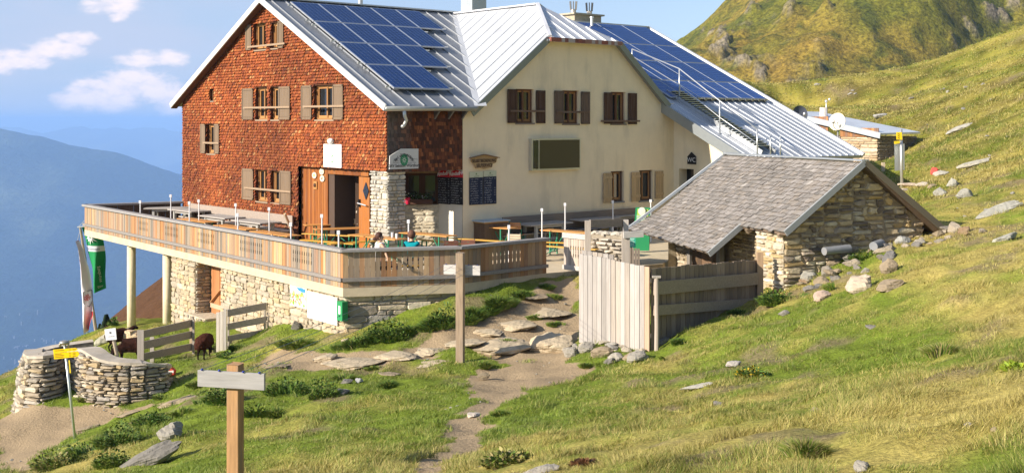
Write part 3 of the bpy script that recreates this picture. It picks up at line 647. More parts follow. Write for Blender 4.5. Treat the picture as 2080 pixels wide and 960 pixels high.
# ---- solar panels ----
def pvpanel(x0,x1,y0,y1,off=.16,parent=hut,cellcol=(.006,.032,.14),nx=6,ny=10,line=.012,raised=True):
    c,s_=math.cos(math.atan(RS)),math.sin(math.atan(RS))
    f=lambda x,y,o: Vector((x,y,zmain(y)))+Vector((0,-s_,c))*o
    fr=MB(); q=[f(x0,y0,off),f(x1,y0,off),f(x1,y1,off),f(x0,y1,off)]; nn=Vector((0,-s_,c))
    fr.prism(q,-nn*.045,(.58,.60,.63)); P_=fr.build('solar_panel',mMetal,parent)
    ce=MB(); b=.034; w_=(x1-x0-2*b)/nx; h=(y1-y0-2*b)/ny
    ce.prism([f(x0+b*.6,y0+b*.6,off+.001),f(x1-b*.6,y0+b*.6,off+.001),f(x1-b*.6,y1-b*.6,off+.001),f(x0+b*.6,y1-b*.6,off+.001)],nn*.003,(.22,.29,.46))
    for i in range(nx):
        for j in range(ny):
            k=jc(cellcol,.10,rnr); X0=x0+b+i*w_+line/2; X1=X0+w_-line; Y0=y0+b+j*h+line/2; Y1=Y0+h-line
            ce.add([f(X0,Y0,off+.0075),f(X1,Y0,off+.0075),f(X1,Y1,off+.0075),f(X0,Y1,off+.0075)],[(0,1,2,3)],k)
    ce.build('cells',mPV,P_)
# left array: rows of 5,4,3,2 panels
tl=onR(590,2,.16); bl=onR(795,177,.16); r1=onR(855,178,.16); r2=onR(912,180,.16)
pw_=(r2.x-bl.x)/2; x0=(tl.x+bl.x)/2; ytop=min(tl.y,RY-.15); ph=(ytop-bl.y)/4
for row,cnt in enumerate((5,4,3,2)):
    y1=ytop-row*ph; y0=y1-ph+.03
    for k in range(cnt): pvpanel(x0+k*pw_+.012,x0+(k+1)*pw_-.012,y0,y1)
    m=MB()
    for yy in (y0+.15,y1-.2):
        m.beam((x0-.15,yy,zmain(yy)+.1),(x0+cnt*pw_+.25,yy,zmain(yy)+.1),.05,.05,(.6,.6,.58))
    m.build('mounting_rail',mMetal,hut)
print('PV left',x0,pw_,ytop,bl.y,ph)
# right array
tr=onR(1308,64,.12); br=onR(1530,201,.12); q1=onR(1400,128,.12); rb=[onR(1308+ (1530-1308)*t,64+(201-64)*t,.12) for t in (0,1)]
X1=19.12; ybs=[RY-.25]
for yy in (95,129,168): 
    # row lines read at the right edge of the array
    lo,hi=-6,RY
    for _ in range(40):
        mid=(lo+hi)/2; p=HM@Vector((X1,mid,zmain(mid)+.12)); y_=HZ-(p.z-EYE)/p.y*F
        if y_>yy: lo=mid
        else: hi=mid
    ybs.append(lo)
lo,hi=-6,RY
for _ in range(40):
    mid=(lo+hi)/2; p=HM@Vector((X1,mid,zmain(mid)+.12)); y_=HZ-(p.z-EYE)/p.y*F
    if y_>201: lo=mid
    else: hi=mid
ybs.append(lo); print('PV right rows',ybs)
ybs=[RY-.25+ (lo-RY+.25)*t for t in (0,.27,.54,.81,1.0)] if max(np.diff(ybs))>-.3 else ybs
vxr=lambda y: XJ+(ZJ-zmain(y))/.845
for r in range(4):
    y1=ybs[r]; y0=ybs[r+1]+.03; small=(r==3); wdt=.85 if small else 1.62
    xk=X1
    while True:
        xa=xk-wdt
        if xa<vxr(y0)+.25 or xa<12.6: break
        pvpanel(xa+.01,xk-.01,y0,y1-.01,off=.12,cellcol=(.015,.065,.28) if small else (.011,.050,.22),nx=4 if small else 8,ny=5 if small else 9,line=.02 if small else .012); xk=xa
m=MB()
for k in range(14):
    xk=X1-.3-k*.42
    if xk>13.6: m.box(xk,xk+.12,ybs[4]-.12,ybs[4]+.02,zmain(ybs[4])+.0,zmain(ybs[4])+.1,(.3,.3,.28))
m.beam((13.6,ybs[4]-.05,zmain(ybs[4])+.08),(X1,ybs[4]-.05,zmain(ybs[4])+.08),.06,.05,(.5,.5,.5)); m.build('mounting_rail',mMetal,hut)
# ---- roof stairs and handrail on the long roof ----
st0=onR(1362,192); st1=onR(1572,322)
m=MB(); cc,ssn=math.cos(math.atan(RS)),math.sin(math.atan(RS)); xs0=st0.x+.15
L_=st0.y-(-3.75); nst=26
for sx in (-.38,.38): m.beam((xs0+sx,st0.y,zmain(st0.y)+.12),(xs0+sx,-3.75,zmain(-3.75)+.12),.04,.13,(.5,.52,.53))
for i in range(nst):
    yy=st0.y-.15-(L_-.3)*i/nst; m.box(xs0-.36,xs0+.36,yy-.13,yy+.1,zmain(yy)+.17,zmain(yy)+.20,(.42,.45,.46))
sr=m.build('roof_stairs',mMetal,hut)
posts=[(1284,100,128),(1380,140,206),(1462,205,272),(1538,262,320),(1565,274,321),(1585,276,321)]; tops=[]
for px,ya,yb in posts:
    q=onR(px,yb); p=HM@q; zt_=EYE-(ya-HZ)/F*p.y; m=MB(); m.tube([q,(q.x,q.y,zt_)],.028,6,(.62,.64,.65)); m.build('handrail_post',mMetal,hut,smooth=True); tops.append(Vector((q.x,q.y,zt_)))
q=[Vector((t.x,t.y,(t.z+zmain(t.y))/2)) for t in tops]
for P_,r_ in ((tops[:4],.026),(q[:4],.018)):
    m=MB(); m.tube(P_,r_,6,(.66,.68,.69)); m.build('handrail',mMetal,hut,smooth=True)
# snow guard line low on the long roof
# ---- chimneys ----
q=onR(962,42); cx,cy=q.x,q.y; zb=zmain(cy)
m=MB(); m.box(cx-.36,cx+.36,cy-.36,cy+.36,zb-.5,zb+1.05,(.50,.53,.53)); m.box(cx-.42,cx+.42,cy-.42,cy+.42,zb+1.05,zb+1.12,(.45,.47,.47)); m.box(cx-.45,cx+.45,cy-.5,cy+.45,zb-.35,zb+.18,(.55,.58,.60)); m.build('chimney',mZinc,hut)
q=HI@hitp(738,16,HM@Vector((0,RY,RZ)),Ay); m=MB(); m.tube([(q.x,RY+.2,RZ-.3),(q.x,RY+.2,RZ+.3)],.09,10,(.5,.5,.5)); m.tube([(q.x,RY+.2,RZ+.3),(q.x,RY+.2,RZ+.45)],.14,10,(.1,.1,.1)); m.build('stove_pipe',mMetal,hut,smooth=False)
m=MB(); xa=(HI@hitp(1172,50,HM@Vector((0,RY,RZ)),Ay)).x; xb=(HI@hitp(1226,50,HM@Vector((0,RY,RZ)),Ay)).x; yc=RY+.6
m.box(xa,xb,yc-.45,yc+.45,RZ-.9,RZ+.36,(.42,.36,.26)); m.box(xa-.12,xb+.12,yc-.55,yc+.55,RZ+.36,RZ+.43,(.45,.40,.30)); ch=m.build('chimney',mStone,hut,label='stone chimney with flat cap and two cowls')
m=MB()
for xx in (xa+.35,xb-.3):
    m.tube([(xx,yc,RZ+.43),(xx,yc,RZ+.62)],.12,10,(.55,.5,.45)); 
    for k in range(8):
        a=k*math.pi/4; m.beam((xx+.13*math.cos(a),yc+.13*math.sin(a),RZ+.6),(xx+.16*math.cos(a),yc+.16*math.sin(a),RZ+.98),.03,.03,(.1,.1,.1) if xx>xa+.5 else (.35,.33,.3))
m.build('cowl',mMetal,ch)
m=MB(); q=HI@hitp(1202,50,HM@Vector((0,RY-.6,RZ)),Ay); m.tube([(q.x,RY-.6,RZ-.4),(q.x,RY-.6,RZ+.15)],.06,8,(.8,.8,.8)); m.tube([(q.x,RY-.6,RZ+.15),(q.x,RY-.6,RZ+.22)],.09,8,(.8,.8,.8)); m.build('vent_pipe',mMetal,hut,smooth=False)
# raised roof hatch behind the half hip
m=MB(); m.prism([(8.5,2.6,8.38),(9.9,2.6,7.65),(9.9,6.0,7.65),(8.5,6.0,8.38)],(0.0,0,.14),(.55,.57,.6)); m.build('roof_hatch',mZinc,hut)
# vertical-board annex gable triangle trim
m=MB(); m.box(XW-.02,XW+.02,-3.2,-2.9,2.45,2.7,(.35,.15,.05)); m.build('rafter_end',mMat,hut)
# ---------------- rubble masonry ----------------
STONE=[(.44,.36,.25),(.38,.31,.22),(.50,.42,.30),(.33,.29,.24),(.46,.35,.20),(.36,.33,.29),(.28,.24,.19),(.54,.47,.36)]
def rubble(mb,P,u0,u1,z0,z1,inside,cols=STONE,wm=.55,hm=.2,seed=1,prot=.05,gap=.012,tint=None,sq=.12,ins=.82):
    rn=random.Random(seed); st=[(u0,u1,z0,z1)]
    while st:
        a,b,c,d=st.pop(); w_=b-a; h=d-c
        if h>hm*rn.uniform(.75,1.6):
            k=c+h*rn.uniform(.35,.65)
            if w_>4*wm: m=a+w_*rn.uniform(.4,.6); st+=[(a,m,c,d),(m,b,c,d)]
            else: st+=[(a,b,c,k),(a,b,k,d)]
            continue
        if w_>wm*rn.uniform(.6,1.6): m=a+w_*rn.uniform(.35,.65); st+=[(a,m,c,d),(m,b,c,d)]; continue
        um=(a+b)/2; zm=(c+d)/2
        if not inside(um,zm): continue
        g=gap*rn.uniform(.6,1.6); cx_=min(w_,h)*rn.uniform(.12,.32)
        pts=[(a+g+cx_,c+g),(b-g-cx_,c+g),(b-g,c+g+cx_*.8),(b-g,d-g-cx_*.8),(b-g-cx_,d-g),(a+g+cx_,d-g),(a+g,d-g-cx_*.8),(a+g,c+g+cx_*.8)]
        j=min(w_,h)*sq; pts=[(x+rn.uniform(-j,j),y+rn.uniform(-j,j)*.7) for x,y in pts]
        p=prot*rn.uniform(.5,1.5); tl=rn.uniform(-.35,.35); c_=jc(rn.choice(cols),.16,rn)
        if tint: c_=tint(um,zm,c_)
        o=[P(x,y,0) for x,y in pts]; q=[P(um+(x-um)*ins,zm+(y-zm)*(ins-.04),-p*(1+tl*(1 if x>um else -1)+rn.uniform(-.2,.2))) for x,y in pts]
        mb.add(o+q+[P(um,zm,-p*1.1)],[(i,(i+1)%8,(i+1)%8+8,i+8) for i in range(8)]+[(i+8,(i+1)%8+8,16) for i in range(8)],c_)
    return mb
def lineP(a,b,n=None):
    a=Vector(a); b=Vector(b); d=(b-a); L_=d.length; d.normalize(); n=n or Vector((d.y,-d.x,0))
    return (lambda u,z,i=0: Vector((a.x,a.y,0))+Vector((d.x,d.y,0))*u-n*i+Vector((0,0,z))),L_
MORT=(.42,.36,.26)
# porch stone: corner pillar and lower wall under the porch window
m=MB(); PW,PL=.69,.95; zp=2.63
m.box(.04,PW-.04,.04,PL-.04,-.1,zp,MORT)
gs=[(.50,.47,.40),(.44,.42,.37),(.56,.53,.45),(.40,.38,.33),(.50,.43,.30)]
rubble(m,lambda u,z,i=0: Vector((.03+i,u,z)),0,PL,-.05,zp,lambda u,z:True,gs,.34,.17,5,.04,.008,sq=.03)
rubble(m,lambda u,z,i=0: Vector((u,.03+i,z)),0,PW,-.05,zp,lambda u,z:True,gs,.34,.17,6,.04,.008,sq=.03)
m.build('stone_pillar',mStone,hut)
m=MB(); m.add([PP(pier,0,0),PP(PLn,0,0),PP(PLn,hP[0][2],0),PP(pier,hP[0][2],0)],[(0,1,2,3)],(.62,.55,.42)); m.add([PP(hP[0][1],hP[0][2],0),PP(PLn,hP[0][2],0),PP(PLn,zov,0),PP(hP[0][1],zov,0)],[(0,1,2,3)],(.08,.04,.03)); m.add([PP(pier,hP[0][2],0),PP(hP[0][0],hP[0][2],0),PP(hP[0][0],zov,0),PP(pier,zov,0)],[(0,1,2,3)],(.15,.08,.04)); m.add([PP(pier,hP[0][3],0),PP(PLn,hP[0][3],0),PP(PLn,zov,0),PP(pier,zov,0)],[(0,1,2,3)],(.3,.2,.1))
rubble(m,PP,pier,PLn,0,hP[0][2],lambda u,z:True,[(.60,.54,.42),(.55,.47,.34),(.64,.58,.46)],.5,.22,8,.03,.02); m.build('stone_plinth',mStone,hut)
# ---------------- terrace ----------------
Cr=Vector((-4.21,28.7,0)); DLv=Vector((-16.4,44.2,0)); M2=Vector((-1.32,29.4,0)); E3=Vector((.94,31.5,0)); Lh=HM@Vector((-.02,YL,0)); BK=HM@Vector((-.02,YL-.3,0))
ter=T('terrace','wide concrete terrace in front of the hut, raised on rubble walls and two round columns','terrace',Cr)
m=MB(); poly=[DLv,Cr,M2,E3,Vector((1.95,32.05,0)),Vector((4.4,33.6,0)),Vector((5.2,36,0)),HM@Vector((13.0,-1.6,0)),HM@Vector((13.3,.3,0)),HM@Vector((.7,3.2,0)),HM@Vector((.7,YL-.1,0)),Lh+Vector((.3,.2,0))]
m.prism([p+Vector((0,0,-.23)) for p in poly],(0,0,.225),(.56,.47,.33)); m.build('slab',mConc,ter,world=True)
dL=(DLv-Cr).normalized(); nin=Vector((-dL.y,dL.x,0)); nin=nin if nin.x>0 else -nin
def tleft(px,inset): # distance along the left edge for an image column
    o=Cr+nin*inset; u=(px-CX)/F; return (u*o.y-o.x)/(dL.x-u*dL.y)
PWl=lambda u,z,i=0: Cr+nin*(.14+i)+dL*u+Vector((0,0,z))
tA=tleft(349,.14); tB=tleft(397,.14); tR=tleft(449,.14)
m=MB(); zbf=lambda u: gz(*(PWl(u,0)[:2]))-.35
for (u0_,u1_) in ((.05,tR),(tB,tA)):
    n_=10
    for k in range(n_):
        a=u0_+(u1_-u0_)*k/n_; b=u0_+(u1_-u0_)*(k+1)/n_; m.add([PWl(a,-4,0.02),PWl(b,-4,.02),PWl(b,-.2,.02),PWl(a,-.2,.02)],[(0,1,2,3)],MORT)
    warm=lambda u,z,c: mixc(c,(.55,.44,.27),.35)
    rubble(m,PWl,u0_,u1_,-4.0,-.22,lambda u,z: z>zbf(u),STONE,.5,.22,12,.03,.007,tint=warm,sq=.2,ins=.9)
# recess: side face (shaded), back and door
PR_=lambda u,z,i=0: PWl(tB,z,0)+nin*u-dL*(-i)
m.add([PR_(0,-4,.01),PR_(.95,-4,.01),PR_(.95,-.2,.01),PR_(0,-.2,.01)],[(0,1,2,3)],MORT); rubble(m,lambda u,z,i=0: PR_(u,z,i),0,.5,-3.2,-.22,lambda u,z:True,STONE,.4,.16,13,.04,.01)
m.add([PWl(tB,-4,.6),PWl(tR,-4,.6),PWl(tR,-.2,.6),PWl(tB,-.2,.6)],[(0,1,2,3)],MORT)
m.add([PWl(tR,-4,.0),PWl(tR,-4,.95),PWl(tR,-.2,.95),PWl(tR,-.2,0)],[(0,1,2,3)],MORT)
m.add([PWl(tA,-4.5,0),PWl(tA,-4.5,5),PWl(tA,-.2,5),PWl(tA,-.2,0)],[(0,1,2,3)],MORT)
m.build('stone_wall',mStone,ter,world=True)
m=MB(); planks(m,lambda u,z,i=0:PWl(u,z,.50+i),tR-.35,tB-.10,-1.9,-.25,.14,[(.38,.16,.06),(.45,.20,.08)],rnw)
bxP(m,lambda u,z,i=0:PWl(u,z,.50+i),tR-.35,tB-.1,-1.72,-1.58,-.06,-.02,(.5,.36,.24))
q0=PWl(tR-.1,-.4,.44); q1=PWl(tB-.2,-1.55,.44); m.beam(q0,q1,.03,.11,(.42,.2,.08),up=nin); m.build('cellar_door',mWoodV,ter,world=True)
m=MB(); m.obox((PWl(tB-.55,-2.22,.35)),dL*.66,nin*.55,(0,0,.33),(.5,.44,.33)); rubble(m,lambda u,z,i=0:PWl(u,z,-.2+i),tB-1.2,tB+.1,-2.9,-1.9,lambda u,z:True,STONE,.3,.14,17,.03,.01); m.build('door_step',mStone,ter,world=True)
for (a,b,sd_) in ((Cr,M2,21),(M2,E3,22)):
    P_,L_=lineP(a+nin*.14*0+Vector((0.02,.14,0)),b+Vector((0,.14,0))); m=MB(); m.add([P_(0,-3,.02),P_(L_,-3,.02),P_(L_,-.2,.02),P_(0,-.2,.02)],[(0,1,2,3)],MORT)
    rubble(m,P_,0,L_,-2.0,-.22,lambda u,z,P_=P_: z>gz(*P_(u,0)[:2])-.25,STONE,.62,.22,sd_,.032,.008,sq=.2,ins=.9); m.build('stone_wall',mStone,ter,world=True)
for px_,bz in ((267,-3.4),(340,-2.8)):
    t_=tleft(px_,.35); c=Cr+nin*.35+dL*t_; m=MB(); m.tube([(c.x,c.y,bz-.5),(c.x,c.y,-.22)],.15,20,(.72,.62,.42)); m.build('column',mConc,ter,world=True,smooth=True)
# ---- parapet of upright boards ----
BRD=[(.40,.24,.11),(.44,.20,.065),(.28,.22,.155),(.50,.33,.165),(.36,.16,.055),(.22,.18,.135),(.40,.27,.15)]
par=T('terrace_parapet','parapet of upright weathered boards under a grey cap rail, running round the terrace edge','railing',Cr)
def boards_line(mb,a,b,z0,z1,w_,cols,rn,groups=(),th=.028,grey=.35):
    P_,L_=lineP(a,b); n_=int(L_/w_); w_=L_/n_
    def bearing(u): p=P_(u,0); return CX+p.x/p.y*F
    gi=[]
    for i in range(1,n_):
        x=bearing(i*w_); 
        if any(g0<=x<=g1 for g0,g1 in groups): gi.append(i)
    nz=[(.74,.0),(.70,.016),(.64,.018),(.59,.003),(.565,.013),(.54,.003),(.49,.018),(.43,.016),(.39,0)]
    for i in range(n_):
        u0=i*w_+.004; u1=(i+1)*w_-.004; c=jc(rn.choice(cols),.22,rn); c=mixc(c,(.27,.25,.23),rn.random()*grey)
        pts=[(u0,z0)]+([(u1,z0)] )
        if i+1 in gi: pts+=[(u1-d,z) for z,d in reversed(nz)]
        pts+=[(u1,z1),(u0,z1)]
        if i in gi: pts+=[(u0+d,z) for z,d in nz]
        o=rn.uniform(0,.008); q=[P_(x,y,-.0-o) for x,y in pts]; nv=P_(0,0,-1)-P_(0,0,0)
        mb.prism(q,-nv*th,c)
gl=[(592,636),(486,532),(402,436),(335,362),(283,300)]
m=MB(); boards_line(m,DLv,Cr,.0,.88,.125,BRD,random.Random(1),gl,grey=.55); m.build('boards',mWoodV,par,world=True)
m=MB(); boards_line(m,Cr,M2,.0,.88,.135,[mixc(c,(.33,.22,.12),.35) for c in BRD],random.Random(2),[(772,862)],grey=.4); m.build('boards',mWoodV,par,world=True)
m=MB(); boards_line(m,M2,E3,.0,.88,.135,[mixc(c,(.30,.19,.10),.45) for c in BRD],random.Random(3),[(994,1060)],grey=.3); m.build('boards',mWoodV,par,world=True)
m=MB(); boards_line(m,Lh+Vector((-.1,.1,0)),DLv,.0,.88,.6,[(.13,.085,.06),(.10,.07,.055)],random.Random(4),grey=.1); m.build('boards',mWoodV,par,world=True)
capC=(.30,.285,.275)
def seg(mb,a,b,z,w_,h,off,c,ext=.0):
    a=Vector((a.x,a.y,z)); b=Vector((b.x,b.y,z)); d=(b-a).normalized(); n=Vector((d.y,-d.x,0)); mb.beam(a+n*off-d*ext,b+n*off+d*ext,w_,h,c)
m=MB()
for a,b in ((DLv,Cr),(Cr,M2),(M2,E3),(Lh,DLv)): seg(m,a,b,.925,.24,.085,-.02,capC,.05)
m.build('cap_rail',mWoodX,par,world=True,bevel=.015)
m=MB()
for a,b in ((DLv,Cr),(Cr,M2),(M2,E3)): seg(m,a,b,.20,.05,.09,.05,jc((.26,.235,.215),.05),.01)
m.build('lower_rail',mWoodX,par,world=True)
# ---------------- shed ----------------
SP=Vector((6.64,28,0)); SA=math.atan2(.349,.937); SM=Matrix.Translation(SP)@Matrix.Rotation(SA,4,'Z')
shed=T('stone_shed','low rubble stone shed with steep silver-grey wooden shingle roof beside the board fence','shed',SP,SA)
SS=.717; zr=3.12; zs=lambda x:(zr-SS*abs(x-2.3)); YS=6.55
def zsk(x,y):
    z=zs(x)
    if x<0: z+= (.045*(y-2.0))*(-x/.93)
    return z
m=MB(); D=lambda x,y,z: (x,y,z)
def quadw(mb,pts,c): mb.add(pts,[(0,1,2,3)],c)
m.add([(.15,.3,-1),(4.35,.3,-1),(4.35,.3,zs(4.35)-.1),(2.3,.3,zr-.12),(.15,.3,zs(.15)-.1)],[(0,1,2,3,4)],(.34,.28,.20))
quadw(m,[(.15,.3,-1),(.15,1.5,-1),(.15,1.5,zs(.15)-.1),(.15,.3,zs(.15)-.1)],MORT); quadw(m,[(.15,1.5,-1),(.55,1.5,-1),(.55,1.5,1.6),(.15,1.5,1.6)],MORT)
quadw(m,[(.45,1.5,-1),(.45,YS-.3,-1),(.45,YS-.3,zs(.45)-.1),(.45,1.5,zs(.45)-.1)],(.34,.28,.2)); quadw(m,[(4.35,.3,-1),(4.35,YS-.3,-1),(4.35,YS-.3,1.3),(4.35,.3,1.3)],MORT)
m.add([(.15,YS-.3,-1),(4.35,YS-.3,-1),(4.35,YS-.3,zs(4.35)-.1),(2.3,YS-.3,zr-.12),(.15,YS-.3,zs(.15)-.1)],[(0,1,2,3,4)],MORT)
SC=[(.46,.37,.24),(.38,.30,.20),(.54,.45,.30),(.48,.35,.17),(.32,.27,.21),(.56,.50,.38),(.20,.16,.125)]
rubble(m,lambda u,z,i=0: Vector((u,.3+i,z)),.15,4.4,-.6,zr,lambda u,z: z<zs(u)-.18,SC,.5,.19,31,.055,.016,sq=.34,ins=.84)
rubble(m,lambda u,z,i=0: Vector((.15+i,u,z)),.28,1.5,-.9,1.5,lambda u,z: z<zs(.15)-.12,[(.56,.49,.38),(.48,.40,.28),(.60,.54,.44),(.50,.38,.2)],.5,.17,32,.05,.014,sq=.18)
rubble(m,lambda u,z,i=0: Vector((.45+i,u,z)),1.5,YS-.3,-.9,1.5,lambda u,z: not(3.35<u<4.9),[(.40,.33,.24),(.34,.27,.17),(.46,.40,.31)],.45,.15,33,.045,.014,sq=.2)
m.build('stone_wall',mStone,shed)
m=MB(); PS=lambda u,z,i=0: Vector((.2+i,u,z)); rns=random.Random(8)
planks(m,PS,3.4,4.9,-.8,1.2,.2,[(.12,.075,.045),(.16,.10,.06),(.09,.06,.04)],rns,.03); bxP(m,PS,3.35,4.95,-.12,-.03,-.06,-.03,(.30,.24,.17)); bxP(m,PS,3.25,3.42,-.8,1.3,-.1,.05,(.17,.17,.17)); bxP(m,PS,4.88,5.05,-.8,1.3,-.1,.05,(.2,.18,.16)); m.build('door',mWoodV,shed)
# roof deck then shingles
m=MB()
m.add([(0,-.02,zs(0)),(2.3,-.02,zr),(2.3,YS,zr),(0,YS,zs(0)),(0,-.02,zs(0)-.09),(2.3,-.02,zr-.09),(2.3,YS,zr-.09),(0,YS,zs(0)-.09)],[(0,1,2,3),(7,6,5,4),(0,1,5,4),(0,3,7,4),(2,3,7,6)],(.17,.12,.085))
m.add([(-.93,2,zsk(-.93,2)),(0,2,zs(0)),(0,YS,zs(0)),(-.93,YS,zsk(-.93,YS)),(-.93,2,zsk(-.93,2)-.07),(0,2,zs(0)-.07),(0,YS,zs(0)-.07),(-.93,YS,zsk(-.93,YS)-.07)],[(0,1,2,3),(7,6,5,4),(0,1,5,4),(0,3,7,4)],(.17,.12,.085))
m.add([(4.75,-.02,zs(4.75)),(2.3,-.02,zr),(2.3,YS,zr),(4.75,YS,zs(4.75)),(4.75,-.02,zs(4.75)-.12),(2.3,-.02,zr-.12),(2.3,YS,zr-.12),(4.75,YS,zs(4.75)-.12)],[(0,1,2,3),(7,6,5,4),(0,1,5,4),(0,3,7,4),(2,3,7,6)],(.13,.09,.06))
m.build('roof_deck',mWoodX,shed)
m=MB(); cs=math.cos(math.atan(SS)); sn=math.sin(math.atan(SS)); nS=Vector((-sn,0,cs)); rq=random.Random(9)
def shg(x,y,o): return Vector((x,y,zsk(x,y)))+nS*o
dx=.135; x=-.96; row=0
while x<2.3:
    y=-.03 if x+dx*.5>-.02 else 1.98; y-=rq.uniform(0,.1); y_end=YS+.03
    while y<y_end:
        w_=rq.uniform(.07,.20); y0=max(y,(-.03 if x+dx*.5>-.02 else 1.98)); y1=min(y+w_,y_end); y+=w_
        if y1-y0<.03: continue
        c=jc(rq.choice([(.26,.238,.22),(.225,.207,.19),(.29,.265,.245),(.20,.185,.17),(.255,.225,.195)]),.10,rq)
        if rq.random()<.02: c=(.38,.35,.32)
        xb=x-.03+rq.uniform(-.03,.02); xt=min(x+dx*1.15,2.3); g=.004; t=rq.uniform(.028,.05); sk=rq.uniform(-.012,.012)
        vs=[shg(xb,y0+g,t),shg(xb,y1-g,t+rq.uniform(-.008,.008)),shg(xt,y1-g+sk,.008),shg(xt,y0+g+sk,.008),shg(xb,y0+g,.004),shg(xb,y1-g,.004)]
        vs+= [shg(xt,y1-g+sk,.002),shg(xt,y0+g+sk,.002)]
        m.add(vs,[(0,1,2,3)],c).add(vs,[(4,5,1,0),(1,5,6,2),(4,0,3,7)],mixc(c,(.06,.05,.04),.5))
    x+=dx
m.build('roof_shingles',mRoofSh,shed)
m=MB(); m.beam((2.3,-.08,zr+.05),(2.3,YS+.05,zr+.05),.22,.04,(.46,.50,.54)); m.build('ridge_flashing',mZinc,shed)
m=MB(); zf=(.28,.30,.31)
m.beam((-.03,-.06,zs(0)-.04),(2.3,-.06,zr+.0),.05,.15,zf); m.build('verge_board',mMat,shed); m=MB(); m.beam((2.3,-.06,zr),(4.8,-.06,zs(4.8)),.05,.15,(.16,.14,.10)); m.build('verge_board',mMat,shed); m=MB(); m.beam((-.98,1.95,zsk(-.96,2)-.04),(.0,1.95,zs(0)-.02),.05,.14,zf); m.build('verge_board',mMat,shed); m=MB(); m.beam((-.98,YS+.04,zsk(-.96,YS)+.02),(2.3,YS+.04,zr+.05),.04,.08,(.5,.54,.57))
m.build('verge_board',mMat,shed)
m=MB()
for yy in (2.3,3.3,4.3,5.3,6.2): m.beam((-.86,yy,zsk(-.86,yy)-.12),(.5,yy,zs(.5)-.14),.1,.1,(.42,.33,.20))
m.beam((-.02,.25,zs(0)-.14),(.4,.25,zs(.4)-.14),.1,.1,(.3,.22,.15))
m.beam((-.02,1.7,zs(0)-.16),(.4,1.7,zs(.4)-.16),.12,.12,(.2,.15,.1)); m.build('rafters',mWoodX,shed)
# ---------------- far stone hut with lean-to metal roof ----------------
CH=W(1760,345,60); CHa=W(1712,345,60); 
# faces: lit left face runs from (1600..1712) to arris x=1780 ; shaded right face 1780..1825
co=W(1783,338,60); cdir=Vector((-.50,.866,0)); cd2=Vector((.866,.50,0)); cA=math.atan2(.5,.866)
cot=T('small_stone_hut','small stone and timber outbuilding with sloping metal roof on the hillside behind the hut','outbuilding',(co.x,co.y,1.4),cA)
CM=Matrix.Translation((co.x,co.y,1.4))@Matrix.Rotation(cA,4,'Z')
def cx(px,py,plane='y'): 
    if plane=='x': return CM.inverted()@hitp(px,py,CM@Vector((0,0,0)),CM.to_3x3()@Vector((1,0,0)))
    return CM.inverted()@hitp(px,py,CM@Vector((0,0,0)),CM.to_3x3()@Vector((0,1,0)))
e0=cx(1796,274,'x'); e1=cx(1635,237,'x'); e2=cx(1712,330,'x'); yl=e1.y; print('cot',e0,e1,e2)
z0=e0.z; z1=e1.z; zc=lambda y: z0+(z1-z0)*(y-e0.y)/max(yl-e0.y,.1)
wl=cx(1708,300,'x').y; yEnd_=cx(1612,250,'x').y
m=MB(); m.box(.0,3.0,.06,yEnd_,-1.5,z0-.1,(.3,.25,.18)); 
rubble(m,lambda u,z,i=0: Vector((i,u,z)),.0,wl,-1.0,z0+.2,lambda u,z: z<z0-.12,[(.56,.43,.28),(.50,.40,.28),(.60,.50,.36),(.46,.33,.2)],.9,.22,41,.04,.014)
rubble(m,lambda u,z,i=0: Vector((u,.06+i,z)),.05,3.0,-1.0,z0,lambda u,z: z<z0-.1,[(.25,.22,.18),(.3,.26,.2)],.5,.18,42,.05,.014); m.build('stone_wall',mStone,cot)  # right face stones carry their shade in the darker colours
m=MB(); planks(m,lambda u,z,i=0: Vector((-.04+i,u,z)),-.1,wl,z0-.12,z0+.35,.16,[(.42,.20,.08),(.30,.14,.06),(.22,.13,.09)],rnw); planks(m,lambda u,z,i=0: Vector((-.02+i,u,z)),wl+.9,yEnd_+1,-1.5,z1,.16,[(.42,.20,.08),(.30,.14,.06),(.22,.13,.09)],rnw); planks(m,lambda u,z,i=0: Vector((-.03+i,u,z)),wl,wl+.9,-1.5,z0-.1,.2,[(.25,.22,.2),(.3,.27,.24)],rnw)
m.build('timber_cladding',mWoodV,cot)
m=MB(); m.box(-.06,-.04,wl+2.2,wl+3.6,z0-.9,z0-.25,(.012,.01,.01)); m.build('opening',mMat,cot)  # flat near-black panel, painted shade in place of a real hole
m=MB(); q=[Vector((-.25,e0.y,z0)),Vector((2.6,e0.y-.1,z0+.05)),Vector((2.6,yl+1.5,z1+.2)),Vector((-.25,yl+1.5,zc(yl+1.5)))]
m.prism(q,(0,0,.09),(.66,.70,.76)); rf=m.build('roof',mZincW,cot)
m=MB(); m.beam((-.28,e0.y,z0-.04),(-.28,yl+1.5,zc(yl+1.5)-.04),.04,.30,(.50,.54,.56)); m.build('fascia',mZincW,rf)
m=MB(); q=cx(1641,232,'x'); m.tube([(1.2,q.y,zc(q.y)),(1.2,q.y,zc(q.y)+.55)],.22,12,(.7,.6,.55)); m.build('chimney',mMat,rf)
m=MB(); m.tube([(1.0,q.y-.4,zc(q.y)),(1.0,q.y-.4,zc(q.y)+1.0)],.025,6,(.8,.8,.8)); m.ell((1.0,q.y-.4,zc(q.y)+.9),.08,.08,.07,(.85,.85,.85)); m.ell((1.0,q.y-.65,zc(q.y)+1.0),.07,.07,.07,(.85,.85,.85)); m.build('weather_sensor',mMetal,rf,smooth=True)
